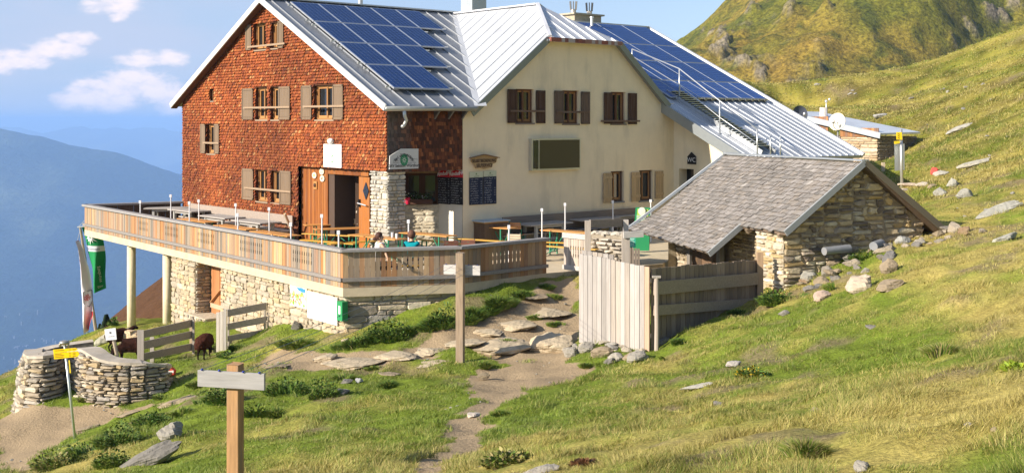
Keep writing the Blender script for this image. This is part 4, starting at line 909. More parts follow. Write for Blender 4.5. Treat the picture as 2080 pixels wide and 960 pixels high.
# satellite dishes
def dish(name,label,px,py,Y,r,col,face,sq=.28):
    p=W(px,py,Y); t=T(name,label,'satellite dish',(p.x,p.y,p.z-1.2)); f=Vector(face).normalized(); u=f.cross(Vector((0,0,1))).normalized(); v=u.cross(f)
    m=MB(); n=24; k=6; vs=[]; c=Vector((0,0,1.2))
    for j in range(k+1):
        rr_=r*j/k; dp=(1-(j/k)**2)*r*sq
        for i in range(n): a=2*math.pi*i/n; vs.append(c+u*math.cos(a)*rr_+v*math.sin(a)*rr_*1.05-f*dp)
    fs=[(j*n+i,j*n+(i+1)%n,(j+1)*n+(i+1)%n,(j+1)*n+i) for j in range(k) for i in range(n)]
    m.add(vs,fs,col); m.add([q-f*.03 for q in vs],fs,mixc(col,(.3,.3,.3),.3)); m.build('dish',mPlain,t,smooth=True)
    m=MB(); m.tube([c-v*r*.95,c-v*r*.75+f*r*.75,c+f*r*.95-v*.1],.02,6,mixc(col,(.6,.6,.6),.4)); m.tube([c-u*r*.6-v*r*.7,c+f*r*.85-v*.12],.015,6,mixc(col,(.6,.6,.6),.4)); m.ell(c+f*r*.95-v*.1,.07,.07,.1,(.7,.7,.7)); m.build('feed_arm',mMetal,t,smooth=True)
    m=MB(); m.tube([(0,0,-2),c-f*r*sq*1.1-Vector((0,0,.1))],.04,8,(.5,.5,.5)); m.tube([c-f*r*sq*1.1-Vector((0,0,.1)),c-f*r*sq*.8],.04,8,(.5,.5,.5)); m.build('mast',mMetal,t)
dish('satellite_dish','cream white satellite dish in front of the small stone hut',1700,247,52,.39,(.82,.78,.66),(-.62,-.75,.25))
dish('satellite_dish','dark grey satellite dish beside the cream one, left of the small stone hut roof',1626,231,55,.38,(.09,.10,.13),(.25,-.93,.2))
# ---------------- fences ----------------
def pz(px,py,Y): return EYE-(py-HZ)/F*Y
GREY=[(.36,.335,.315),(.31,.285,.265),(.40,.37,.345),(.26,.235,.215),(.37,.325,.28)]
fa=Vector((1.55,26.5,0)); fb=Vector((2.99,25.0,0)); fc=Vector((6.05,28.35,0))
t=T('palisade_fence','tall pale silver board fence panel, sunlit, standing on a low rubble footing by the path','fence',fa)
P_,L_=lineP(fa,fb); rn=random.Random(4); m=MB(); nb=15; w_=L_/nb
for i in range(nb):
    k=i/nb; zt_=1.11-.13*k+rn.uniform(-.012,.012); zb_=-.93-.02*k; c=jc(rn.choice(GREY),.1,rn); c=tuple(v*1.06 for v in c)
    if i==nb-1: c=(.5,.34,.24)
    bxP(m,P_,i*w_+.005,(i+1)*w_-.006,zb_,zt_,-.012-rn.uniform(0,.01),.014,c)
m.build('boards',mWoodV,t,world=True)
m=MB(); 
for z in (.75,-.45): m.beam(P_(0,z,.04),P_(L_,z-.06,.04),.04,.09,(.4,.35,.3))
m.build('cross_rail',mWoodX,t,world=True)
t=T('shaded_fence','brown board fence with two wide cross planks between the palisade corner and the shed','fence',fb)
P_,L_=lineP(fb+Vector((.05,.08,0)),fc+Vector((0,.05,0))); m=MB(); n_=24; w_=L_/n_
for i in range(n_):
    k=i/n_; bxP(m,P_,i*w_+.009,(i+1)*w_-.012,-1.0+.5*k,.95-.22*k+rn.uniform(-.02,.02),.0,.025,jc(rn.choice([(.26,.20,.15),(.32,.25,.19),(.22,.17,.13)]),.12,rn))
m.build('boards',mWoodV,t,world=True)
for (za,zb,h) in ((.52,.29,.29),(.04,-.30,.22)):
    m=MB(); m.beam(P_(.0,za,-.07),P_(L_-.1,zb,-.07),.045,h,(.33,.27,.21)); m.build('cross_plank',mWoodX,t,world=True)
m=MB(); q=P_(-.02,0,-.14); m.tube([(q.x,q.y,-1.3),(q.x+.01,q.y,-.3),(q.x,q.y,.76)],[.055,.05,.05],10,(.45,.38,.32)); m.box(q.x-.09,q.x+.09,q.y-.05,q.y+.05,.76,.80,(.42,.38,.33)); m.build('post',mWoodV,t,world=True)
m=MB(); q=P_(L_,0,-.06); m.box(q.x-.07,q.x+.08,q.y-.07,q.y+.07,-.9,.92,(.42,.29,.18)); m.build('post',mWoodV,t,world=True)
# small palisade and posts in front of the shed door
def palis(name,label,a,b,z0,z1a,z1b,n,cols,seed,cat='fence'):
    t=T(name,label,cat,(a[0],a[1],z0)); P_,L_=lineP(a,b); m=MB(); rn=random.Random(seed); w_=L_/n
    for i in range(n):
        k=i/n; bxP(m,P_,i*w_+.008,(i+1)*w_-.008,z0,z1a+(z1b-z1a)*k,-.01,.015,jc(rn.choice(cols),.1,rn))
    m.build('boards',mWoodV,t,world=True); m=MB(); m.beam(P_(0,z0+.3,.04),P_(L_,z0+.3,.04),.04,.07,(.35,.3,.26)); m.build('cross_rail',mWoodX,t,world=True); return t
a=W(1182,540,29); b=W(1247,540,28.4); palis('low_picket_fence','low weathered picket row just behind the pale palisade',(a.x,a.y,0),(b.x,b.y,0),-.6,pz(0,508,29),pz(0,518,28.4),6,GREY,3)
t=T('timber_gate_frame','two square grey posts joined by a wide beam at the path entrance','gate frame',tuple(W(1195,540,30)))
a=W(1194,520,30.2); b=W(1271,520,31.4)
m=MB(); m.box(a.x-.075,a.x+.075,a.y-.07,a.y+.07,-.6,pz(0,448,30.2),(.46,.40,.34)); m.build('post',mWoodV,t,world=True)
m=MB(); m.box(b.x-.07,b.x+.07,b.y-.07,b.y+.07,-.6,pz(0,446,31.4),(.5,.46,.42)); m.build('post',mWoodV,t,world=True)
m=MB(); m.beam((a.x+.06,a.y+.1,pz(0,454,30.3)),(b.x,b.y+.1,pz(0,453,31.4)),.05,.20,(.30,.25,.20)); m.build('beam',mWoodX,t,world=True)
t=T('porch_post','stout grey post with short cross beam at the shed eave, right of the gate posts','post',tuple(W(1270,540,29.8)))
a=W(1271,520,29.8); m=MB(); m.box(a.x-.10,a.x+.10,a.y-.08,a.y+.08,-.7,pz(0,470,29.8),(.42,.37,.32)); m.build('post',mWoodV,t,world=True)
m=MB(); m.beam((a.x-.07,a.y-.1,pz(0,477,29.7)),(a.x+.45,a.y-.0,pz(0,474,29.9)),.08,.16,(.50,.48,.45)); m.build('beam',mWoodX,t,world=True)
a=W(1277,540,30.6); b=W(1300,540,30.6); palis('short_board_screen','short brown board screen between the grey post and the shed door',(a.x,a.y,0),(b.x,b.y,0),-.7,pz(0,503,30.6),pz(0,505,30.6),4,[(.26,.21,.17)],5)
# open terrace gate leaf with cut-out hearts
a=W(1145,530,31.9); b=W(1190,530,31.3); t=T('terrace_gate','low grey board gate with cut-outs standing open at the terrace entrance','gate',(a.x,a.y,0))
m=MB(); boards_line(m,Vector((a.x,a.y,0)),Vector((b.x,b.y,0)),.05,.97,.085,[(.42,.36,.31),(.48,.40,.33)],random.Random(6),[(1158,1188)],grey=.3); m.build('boards',mWoodV,t,world=True)
m=MB(); m.beam((a.x-.02,a.y,1.0),(b.x,b.y,1.0),.07,.14,(.5,.46,.43)); m.beam((a.x-.02,a.y-.04,.13),(b.x,b.y-.04,.13),.06,.12,(.5,.46,.43)); m.build('cross_rail',mWoodX,t,world=True)
# sheep pen hurdles on the left
def hurdle(label,xa,xb,Ya,Yb,tops,bot,posts,th=.03):
    a=W(xa,700,Ya); t=T('rail_fence',label,'fence',(a.x,a.y,gz(a.x,a.y)),group=None)
    for (ya0,ya1,yb0,yb1) in tops:
        m=MB(); p0=W(xa,ya0,Ya); p1=W(xa,ya1,Ya); q0=W(xb,yb0,Yb); q1=W(xb,yb1,Yb); n=(q0-p0).cross(p1-p0).normalized()*th
        m.prism([p0,q0,q1,p1],n,jc((.34,.30,.27),.08)); m.build('rail',mWoodX,t,world=True)
    for (px,w_,y0,y1,Y,c) in posts:
        m=MB(); p=W(px,y0,Y); g=gz(p.x,p.y)-.1; m.box(p.x-w_/2,p.x+w_/2,p.y-.03,p.y+.03,min(g,W(px,y1,Y).z),p.z,c); m.build('post',mWoodV,t,world=True)
    return t
hurdle('grey three-rail fence piece beside the sheep, behind the low curved wall',292,393,30.3,32.6,[(671,686,648,663),(693,709,671,686),(717,731,696,711)],0,[(286,.17,670,735,30.2,(.38,.34,.30)),(309,.10,684,735,31.0,(.42,.39,.35)),(388,.07,648,716,32.7,(.5,.38,.24)),(393,.06,649,664,32.5,(.36,.32,.28))])
hurdle('grey three-rail fence piece leaning against the terrace wall below the cellar door',462,541,31.6,32.1,[(629,643,614,628),(657,670,642,655),(682,693,668,679)],0,[(443,.09,634,698,31.4,(.6,.54,.47)),(450,.08,632,700,31.3,(.62,.57,.5)),(457,.08,628,703,31.2,(.55,.50,.45)),(464,.05,627,694,31.7,(.45,.4,.35)),(538,.05,614,672,32.2,(.4,.36,.3))])
# ---------------- T posts with washing wires ----------------
def tpost(label,px,Y,ytop,w_,bxa,bxb,by0,by1,yl,base,yaw,colp,colb,bw):
    p=W(px,ytop,Y); t=T('clothesline_post',label,'clothesline post',(p.x,p.y,base),yaw,'clothesline posts')
    h=p.z-base; m=MB(); m.tube([(-w_*.0,0,-.3),(0,0,h)],w_*.72,4,colp); m.prism([(-w_/2,-w_/2,-.4),(w_/2,-w_/2,-.4),(w_/2,w_/2,-.4),(-w_/2,w_/2,-.4)],(0,0,h+.4),colp)
    m=MB(); m.prism([(-w_/2,-w_/2,-.4),(w_/2,-w_/2,-.4),(w_/2,w_/2,-.4),(-w_/2,w_/2,-.4)],(0,0,h+.4),colp); m.build('post',mPost,t,bevel=.006)
    z0=EYE-(by1-HZ)/F*Y-base; z1=EYE-(by0-HZ)/F*Y-base; m=MB(); m.box(-bw*.49,bw*.51,yl,yl+.035,z0,z1,colb); m.build('crossboard',mWoodX,t,bevel=.004)
    hk=[]
    for k in (-.42,-.16,.2,.44):
        m=MB(); m.ell((bw*k,yl,z1+.01),.013,.02,.012,(.05,.08,.4)); m.build('insulator',mPlain,t); hk.append(MW[t.name]@Vector((bw*k,yl,z1+.012)))
    return t,hk
mPost=M('sun_bleached_post',rough=.8,var=.3,vs=(26,26,2.2),bump=.004,stain=.75,ss_=(9,9,.8),stc=(.26,.22,.19))
t1,h1=tpost('nearest grey T-shaped timber post in the foreground grass',478,12.7,738,.14,0,0,750,783,-.125,-1.15,R(-14),(.42,.24,.11),(.36,.345,.335),.80)
t2,h2=tpost('farther T-shaped timber post standing beside the path below the terrace',935,26,513,.17,0,0,539,559,.085,-1.5,R(-14),(.32,.24,.165),(.52,.50,.48),.86)
def wire(a,b,sag,label):
    m=MB(); P_=[a.lerp(b,k/24)-Vector((0,0,sag*4*(k/24)*(1-k/24))) for k in range(25)]; o=a
    tag(m.tube(P_,.0035,4,(.25,.27,.30)).build('clothesline_wire',mPlain,None,origin=tuple(o)),label,'wire','clothesline wires')
for k,(a,b) in enumerate(zip(h1,h2)): wire(a,b,.10,'thin grey wire strung between the two T-shaped posts')
wa=[W(735+i*22,600-i*6,29.3) for i in range(2)]
# ---------------- curved dry stone wall ----------------
def pathwall(name,label,pts,h0,thick,seed,coping=True,cat='stone wall',depth=1.6,cols=None,batter=.12,wm=.38,hm=.13):
    # pts : (x,y,ztop) ; visible side on the right-hand side of the direction of travel
    P3=[Vector(p) for p in pts]; acc=[0]
    for a,b in zip(P3[:-1],P3[1:]): acc.append(acc[-1]+(Vector((b.x-a.x,b.y-a.y,0))).length)
    def at(u):
        u=max(0,min(acc[-1]-1e-6,u)); i=max(k for k in range(len(acc)-1) if acc[k]<=u); f=(u-acc[i])/(acc[i+1]-acc[i]); p=P3[i].lerp(P3[i+1],f)
        def nn(j): d=P3[min(j+1,len(P3)-1)]-P3[max(j-1,0)]; d.z=0; d.normalize(); return Vector((d.y,-d.x,0))
        return p,(nn(i)*(1-f)+nn(i+1)*f).normalized()
    def P(u,z,i=0):
        p,n=at(u); return Vector((p.x,p.y,z))+n*(batter*(p.z-z)-i)
    t=T(name,label,cat,tuple(P3[0])); m=MB(); n_=max(4,int(acc[-1]/.25))
    for k in range(n_):
        a=acc[-1]*k/n_; b=acc[-1]*(k+1)/n_; pa,na=at(a); pb,nb_=at(b)
        m.add([P(a,pa.z-depth,.03),P(b,pb.z-depth,.03),P(b,pb.z,.03),P(a,pa.z,.03)],[(0,1,2,3)],(.20,.17,.13))
        m.add([pa-na*thick,pb-nb_*thick,pb-nb_*thick-Vector((0,0,depth)),pa-na*thick-Vector((0,0,depth))],[(0,1,2,3)],(.3,.26,.2))
    for e in (0,acc[-1]): p,n=at(e); m.add([P(e,p.z-depth,0),p,p-n*thick,p-n*thick-Vector((0,0,depth))],[(0,1,2,3)],(.3,.26,.2))
    zmx=max(p.z for p in P3); zmn=min(p.z for p in P3)-depth
    rubble(m,P,0,acc[-1],zmn,zmx+.02,lambda u,z: z<at(u)[0].z-.05 and z>at(u)[0].z-depth,cols or STONE,wm,hm,seed,.07,.012,sq=.22)
    m.build('stones',mStone,t,world=True)
    if coping:
        m=MB(); rn=random.Random(seed)
        for k in range(n_):
            a=acc[-1]*k/n_; b=acc[-1]*(k+1)/n_; pa,na=at(a); pb,nb_=at(b); up=Vector((0,0,.07)); o=.05
            m.add([pa+na*o,pb+nb_*o,pb-nb_*thick,pa-na*thick,pa+na*o-up,pb+nb_*o-up,pb-nb_*thick-up,pa-na*thick-up],[(0,1,2,3),(4,5,1,0),(7,6,2,3)]+([(0,3,7,4)] if k==0 else [])+([(1,2,6,5)] if k==n_-1 else []),jc((.46,.41,.34),.06,rn))
        m.build('coping',mConc,t,world=True)
    return t
def wp(px,py,Y): return tuple(W(px,py,Y))
pathwall('curved_stone_wall','low curved dry stone wall with flat coping in front of the sheep pen',[wp(138,712,29.8),wp(158,706,28.7),wp(172,709,28.2),wp(188,720,27.9),wp(212,731,27.7),wp(250,735,27.6),wp(290,736,27.7),wp(333,739,28.0),wp(338,737,28.5)],0,.42,51,depth=1.3)
pathwall('stone_lookout_wall','rounded dry stone bastion with flat coping at the far left edge of the slope',[wp(190,690,30.6),wp(120,700,30.2),wp(70,708,29.8),wp(52,716,29.0)][::-1][:0]+[wp(54,709,30.2),wp(50,716,28.9),wp(60,722,28.2),wp(85,722,27.9),wp(112,718,28.3),wp(130,710,29.4)],0,.40,52,depth=1.5,batter=.16,wm=.5,hm=.17,cols=[mixc(c,(.5,.45,.36),.2) for c in STONE])
pathwall('lookout_back_wall','thin back wall with pale coping curving behind the rounded bastion',[wp(188,689,31.0),wp(150,694,30.8),wp(110,700,30.6),wp(75,708,30.3),wp(56,714,29.9)],0,.34,53,depth=1.2)
# ---------------- rocks ----------------
def rockmb(mb,c,sx,sy,sz,yaw,seed,col,tilt=0,lay=False):
    rn=random.Random(seed); ph=[Vector((rn.gauss(0,1),rn.gauss(0,1),rn.gauss(0,1))).normalized() for _ in range(20)]; hh=[rn.uniform(.52,.92) for _ in ph]
    def fn(d):
        k=1.0
        for q,h in zip(ph,hh):
            x=d.dot(q)
            if x>h*.6: k=min(k,h/x if x>h else k)
        return k*(1+.06*math.sin(d.x*9+seed)*math.cos(d.y*7+d.z*8))
    M_=Matrix.Rotation(yaw,4,'Z')@Matrix.Rotation(tilt,4,'Y'); t=MB(); t.ell((0,0,0),sx*1.12,sy*1.12,sz*1.12,col,22,14,fn)
    mb.add([M_@Vector(v)+Vector(c) for v in t.v],t.f,col)
def rock(px,py,wpx,hpx,label,seed,col=(.42,.37,.30),y0=6,yaw=None,tilt=0,deep=.8,group=None,cat='rock',name='rock',sink=.55,Y=None):
    if Y: p=W(px,py+hpx*.3,Y); p.z=max(p.z,-9)
    else: p=G(px,py+hpx*.45,y0)
    s=p.y/F; sx=wpx*s/2; sz=hpx*s/2*.95; flat=(py>560 and wpx>2.3*hpx and abs(tilt)<.16); rn=random.Random(seed); yaw=rn.uniform(-.4,.4) if yaw is None else yaw
    m=MB()
    if flat: sz=max(.05,hpx*s*.30); rockmb(m,(p.x,p.y+hpx*s*1.2,p.z-sz*.3),sx,min(hpx*s*2.2,sx*1.1),sz,yaw*.5,seed,jc(col,.08,rn),tilt)
    else: rockmb(m,(p.x,p.y+sx*deep*.5,p.z+sz*(1-sink*1.35)),sx,max(sx*deep,.04),sz,yaw,seed,jc(col,.08,rn),tilt)
    o=m.build(name,mRock,None,origin=(p.x,p.y,p.z)); return tag(o,label,cat,group)
# ---------------- text ----------------
def textmb(mb,s,size,o,u,v,col,align='CENTER',sx=1.0,lift=.004,bold=0):
    cu=bpy.data.curves.new('t','FONT'); cu.body=s; cu.size=size; cu.align_x=align; cu.align_y='CENTER'; cu.offset=bold
    ob=bpy.data.objects.new('t',cu); me=ob.to_mesh(); u=Vector(u).normalized(); v=Vector(v).normalized(); n=u.cross(v).normalized()
    mb.add([Vector(o)+u*p.co.x*sx+v*p.co.y+n*lift for p in me.vertices],[tuple(f.vertices) for f in me.polygons],col)
    ob.to_mesh_clear(); bpy.data.objects.remove(ob); bpy.data.curves.remove(cu)
def panel(mb,o,u,v,w_,h,th,col):
    u=Vector(u).normalized(); v=Vector(v).normalized(); n=u.cross(v).normalized(); mb.obox(Vector(o)-n*th/2,u*w_/2,v*h/2,n*th/2,col)
def scrib(mb,o,u,v,w_,h,rows,col,seed,price=True):
    rn=random.Random(seed); u=Vector(u).normalized(); v=Vector(v).normalized(); n=u.cross(v).normalized()
    for r in range(rows):
        y=h/2-(r+.5)*h/rows; x=-w_/2+.02+rn.uniform(0,.04); xe=w_/2-.14-rn.uniform(0,.12)
        while x<xe:
            l=rn.uniform(.012,.03); a=Vector(o)+u*x+v*(y+rn.uniform(-.006,.008))+n*.005; b=a+u*l*.6+v*rn.uniform(-.02,.022); mb.beam(a,b,.007,.002,col,up=n); x+=l*.8
            if rn.random()<.12: x+=.03
        if price and rn.random()<.6:
            for k in range(3): a=Vector(o)+u*(w_/2-.09+k*.022)+v*y+n*.005; mb.beam(a-v*.01,a+v*.012,.007,.002,col,up=n)
UZ=Vector((0,0,1))
uA=-Ay; uB=Bx      # reading directions on the two fronts
def wA(px,py,off): return hitp(px,py,HM@Vector((-off,0,0)),Bx)
def wB(px,py,off): return hitp(px,py,HM@Vector((0,-off,0)),Ay)
def signbase(name,label,cat,c,group=None): return T(name,label,cat,tuple(c),0,group)
def rectsign(getp,u,x0,x1,y0,y1,off): 
    a=getp(x0,(y0+y1)/2,off); b=getp(x1,(y0+y1)/2,off); c=getp((x0+x1)/2,(y0+y1)/2,off); w_=(b-a).length; h=abs(getp((x0+x1)/2,y0,off).z-getp((x0+x1)/2,y1,off).z); return c,w_,h
# white hut sign over the entrance
c,w_,h=rectsign(wA,uA,657,693,293,340,.07); t=signbase('hut_sign','bright white rectangular board with small green emblem above the hut entrance','sign',c)
m=MB(); panel(m,c,uA,UZ,w_,h,.03,(.86,.86,.86)); m.build('board',mPlain,t,world=True)
m=MB(); s='Karl von Edel-Hütte'
for i,chh in enumerate(s):
    a=(i-(len(s)-1)/2)/len(s)*1.7; R_=w_*.52; o=c+uA*math.sin(a)*R_+UZ*(math.cos(a)*R_*.9-R_*.9+h*.27); textmb(m,chh,.10,o,uA*math.cos(a)-UZ*math.sin(a),UZ*math.cos(a)+uA*math.sin(a),(.35,.35,.35))
textmb(m,'2238 m',.06,c+UZ*h*.12,uA,UZ,(.5,.5,.5)); m.build('lettering',mMat,t,world=True)
m=MB(); 
for k in range(28):
    a=k/28*2*math.pi; b=(k+1)/28*2*math.pi; e=lambda a,r: c-UZ*h*.14+uA*math.cos(a)*r*.75+UZ*math.sin(a)*r-(uA.cross(UZ))*-.004
    m.add([e(a,.085),e(b,.085),e(b,.125),e(a,.125)],[(0,1,2,3)],(.10,.38,.10))
m.build('emblem',mMat,t,world=True)
q=wA(672,287,.1); m=MB(); m.ell((HI@q),.12,.12,.1,(.85,.85,.82)); m.build('wall_lamp',mPlain,hut,smooth=True)
# grey hut name board with a cut corner on the shaded side
pts=[(792,317),(815,302),(850,302),(850,342),(791,344)]; P5=[wB(x,y,.09) for x,y in pts]; c=sum(P5,Vector())/5; t=signbase('name_board','large pale name board with cut corner and round green emblem on the dark shingled side','sign',c)
m=MB(); m.prism(P5,Ay*.03,(.62,.62,.60)); m.build('board',mPlain,t,world=True)
cc_=wB(821,326,.09); wS=(wB(850,322,.09)-wB(791,322,.09)).length; m=MB()
for i,chh in enumerate(s):
    a=(i-(len(s)-1)/2)/len(s)*1.75; R_=wS*.40; o=cc_+uB*math.sin(a)*R_+UZ*(math.cos(a)*R_-R_*.62); textmb(m,chh,.135,o,uB*math.cos(a)-UZ*math.sin(a),UZ*math.cos(a)+uB*math.sin(a),(.06,.06,.06),bold=.002)
textmb(m,'2238 m',.10,wB(821,314.5,.09),uB,UZ,(.1,.1,.1),bold=.002); textmb(m,'DAV Sektion Würzburg',.125,wB(820.5,336.5,.09),uB,UZ,(.05,.05,.05),bold=.003)
for i,(l_,r_) in enumerate((('erbaut  1889','nach Zerstörung'),('erweitert 1929','wieder'),('renoviert 1979','erbaut 1954'))):
    textmb(m,l_,.06,wB(808,323+i*3.7,.09),uB,UZ,(.15,.15,.15)); textmb(m,r_,.06,wB(837,323+i*3.7,.09),uB,UZ,(.15,.15,.15))
m.build('lettering',mMat,t,world=True)
m=MB(); e0=wB(821,325,.094); m.add([e0+uB*math.cos(k/24*6.283)*.145+UZ*math.sin(k/24*6.283)*.18 for k in range(24)],[tuple(range(24))],(.06,.28,.14))
for k in range(8):
    a=k/8*6.283; m.add([e0-Ay*.004+uB*math.cos(a-.35)*.03+UZ*math.sin(a-.35)*.03,e0-Ay*.004+uB*math.cos(a)*.11+UZ*math.sin(a)*.13,e0-Ay*.004+uB*math.cos(a+.35)*.03+UZ*math.sin(a+.35)*.03],[(0,1,2)],(.8,.8,.7))
m.build('emblem',mMat,t,world=True)
# oval plaques beside the door
for i,(px,py,lb) in enumerate(((638,356,'left oval'),(653,348.5,'upper oval'),(654,362.5,'lower right oval'))):
    c=wA(px,py,-SB+.06); m=MB(); e=[c+uA*math.cos(k/24*6.283)*.14+UZ*math.sin(k/24*6.283)*.105 for k in range(24)]; m.prism(e,Bx*.02,(.66,.60,.45)); t=signbase('oval_plaque',lb+' cream plaque on the orange boards left of the doorway','plaque',c,'oval plaques by the door'); m.build('board',mPlain,t,world=True)
    m=MB(); 
    if i==0:
        for k in range(10): a=k*.628; m.beam(c-Bx*.004,c-Bx*.004+uA*math.cos(a)*.045+UZ*math.sin(a)*.045,.012,.003,(.65,.45,.08),up=Bx)
    elif i==1: m.beam(c-Bx*.004-uA*.08,c-Bx*.004+uA*.08,.012,.003,(.4,.36,.28),up=Bx); m.beam(c-Bx*.004-uA*.06-UZ*.04,c-Bx*.004+uA*.06-UZ*.04,.01,.003,(.4,.36,.28),up=Bx)
    else: m.ell(c-Bx*.004,.03,.03,.03,(.25,.10,.08),6,4); m.beam(c-Bx*.004+UZ*.02,c-Bx*.004+uA*.06+UZ*.05,.015,.003,(.5,.1,.08),up=Bx)
    m.build('picture',mMat,t,world=True)
c=wA(640,376,-SB+.06); m=MB(); panel(m,c,uA,UZ,.2,.26,.02,(.45,.22,.07)); m.ell(c,.06,.06,.075,(.09,.05,.03),10,6); tag(m.build('wooden_plaque',mPlain,None,origin=tuple(c)),'small square wooden plaque with dark disc under the oval plaques','plaque')
# menu boards
def wRt(px,py,off): return hitp(px,py,HM@Vector((2.88-off,0,0)),Bx)
uRt=-Ay
def menu(getp,u,x0,x1,y0,y1,off,head,hcol,bcol,label,grp,seed,word=None):
    c,w_,h=rectsign(getp,u,x0,x1,y0,y1,off); t=signbase('menu_board',label,'menu board',c,grp); n=Vector(u).cross(UZ)
    m=MB(); panel(m,c-UZ*h*head/2,u,UZ,w_,h*(1-head),.02,bcol); m.build('chalk_panel',mMat,t,world=True)
    m=MB(); hc=c+UZ*(h*(1-head)/2)
    if word:
        pts=[hc+u*(-w_/2)-UZ*h*head/2,hc+u*(w_/2)-UZ*h*head/2]+[hc+u*(w_/2*math.cos(k/10*math.pi))+UZ*(h*head*.0+h*head*.5*math.sin(k/10*math.pi)) for k in range(11)]
        m.prism(pts,-n*.02,hcol)
    else: panel(m,hc,u,UZ,w_,h*head,.02,hcol)
    m.build('header',mMat,t,world=True)
    m=MB()
    if word: textmb(m,word,w_*.25,hc+UZ*h*head*.03,Vector(u)+UZ*.10,UZ,(.85,.82,.8),bold=.006)
    else:
        m.prism([hc+n*.004+UZ*.06,hc+n*.004-u*.04-UZ*.0,hc+n*.004+u*.04],n*.001,(.12,.2,.08)); m.beam(hc+n*.004-u*.1-UZ*.06,hc+n*.004+u*.12-UZ*.05,.015,.002,(.1,.15,.08),up=n)
    scrib(m,c-UZ*h*head/2,u,UZ,w_,h*(1-head)*.94,11,(.62,.62,.62),seed); m.build('chalk_writing',mMat,t,world=True)
uP=(HM.to_3x3()@(-PD)).normalized(); nP=(HM.to_3x3()@PN).normalized()
def wPw(px,py,off): return hitp(px,py,HM@P0+nP*off,nP)
def wPx(px,py,off): return hitp(px,py,HM@Vector((0,-.12,0)),Ay)
menu(wRt,uRt,889,914,346,414,.04,.20,(.62,.03,.04),(.022,.022,.025),'left of the two black chalk menus with red arched headers on the porch corner','red headed menu boards',1,'Almdudler')
menu(wRt,uRt,914.5,939.5,346,415,.04,.20,(.62,.03,.04),(.022,.022,.025),'right of the two black chalk menus with red arched headers on the porch corner','red headed menu boards',2,'Almdudler')
menu(wB,uB,954,981,349,415.5,.04,.17,(.55,.58,.42),(.022,.028,.055),'left of the two blue-black chalk menus with pale green headers on the cream wall','pale headed menu boards',3)
menu(wB,uB,982.5,1008.5,347,414,.04,.17,(.55,.58,.42),(.022,.028,.055),'right of the two blue-black chalk menus with pale green headers on the cream wall','pale headed menu boards',4)
# carved self service sign
pts=[(957,321),(984,314.5),(1012,320),(1009,324),(1008,330),(1001,333),(999,340),(990,341.5),(984,343),(975,341),(967,342),(965,334),(959,329)]; P5=[wB(x,y,.10) for x,y in pts]; c=sum(P5,Vector())/len(P5)
t=signbase('carved_sign','carved wooden self service sign with curly lower edge above the blue-black menus','sign',c); m=MB(); m.prism(P5,Ay*.05,(.40,.27,.13)); m.build('board',mWoodX,t,world=True)
m=MB(); textmb(m,'SELBSTBEDIENUNG',.145,wB(983.5,326.5,.104),uB,UZ,(.05,.03,.02),sx=.8,bold=.003); textmb(m,'SELFSERVICE',.15,wB(984,336,.104),uB,UZ,(.05,.03,.02),sx=.8,bold=.003); m.build('lettering',mMat,t,world=True)
m=MB(); m.beam(wB(955,321,.13),wB(984,313.5,.13),.10,.02,(.22,.14,.08)); m.beam(wB(984,313.5,.13),wB(1014,320,.13),.10,.02,(.22,.14,.08)); m.build('roof_strip',mWoodX,t,world=True)
# glazed display case
c,w_,h=rectsign(wB,uB,1081,1180,281,345,.16); t=signbase('display_case','wide metal framed glass display case high on the cream wall','display case',c); m=MB(); panel(m,c,uB,UZ,w_,h,.15,(.55,.54,.50)); m.build('frame',mMetal,t,world=True)
m=MB(); panel(m,c-Ay*.008+uB*w_*.03,uB,UZ,w_*.90,h*.90,.008,(1,1,1)); m.build('glass',mScreen,t,world=True)
m=MB(); panel(m,c-Ay*.014-uB*w_*.36,uB,UZ,.03,h*.90,.006,(.6,.6,.56)); m.build('glazing_bar',mMetal,t,world=True)
m=MB(); panel(m,c-Ay*.012-uB*w_*.42,uB,UZ,w_*.10,h*.88,.004,(.02,.02,.015)); m.build('dark_pane',mGlass,t,world=True)
# WC sign
def wC(px,py,off): return hitp(px,py,HM@Vector((XW-off,0,0)),Bx)
uC=-Ay; pts=[(1396,333),(1396,318),(1404,309),(1413,318),(1413,334)]; P5=[wC(x,y,.05) for x,y in pts]; c=sum(P5,Vector())/5; t=signbase('toilet_sign','small black house-shaped WC sign above the dark doorway','sign',c); m=MB(); m.prism(P5,Bx*.03,(.02,.02,.022)); m.build('board',mMat,t,world=True)
m=MB(); textmb(m,'WC',.24,wC(1404.5,325,.055),uC,UZ,(.6,.6,.6)); m.build('lettering',mMat,t,world=True)
# boards on the rubble wall below the terrace
def wT(px,py,off): return hitp(px,py,Cr+nin*(.14-off),nin)
uT=-dL
c,w_,h=rectsign(wT,uT,589,622,574,627,.08); h=wT(605,577,.08).z-wT(605,622,.08).z; t=signbase('painted_board','colourful child-like painted board with flowers on the rubble wall','painted board',c); m=MB(); panel(m,c,uT,UZ,w_,h,.03,(.86,.86,.84)); m.build('board',mPlain,t,world=True)
m=MB(); rp=random.Random(12); nT=uT.cross(UZ)
for i in range(90):
    x=rp.uniform(-.46,.46)*w_; y=rp.uniform(-.40,.15)*h; r=rp.uniform(.015,.06); a0_=rp.uniform(0,6); col=rp.choice([(.75,.12,.05),(.15,.5,.05),(.85,.6,.05),(.8,.35,.3),(.35,.6,.1),(.85,.8,.3),(.2,.45,.12)])
    m.add([c+nT*(.004+i*.00004)+uT*(x+r*math.cos(a0_+k)*rp.uniform(.5,1.2))+UZ*(y+r*math.sin(a0_+k)*1.0) for k in (0,1.2,2.5,3.7,5)],[(0,1,2,3,4)],col)
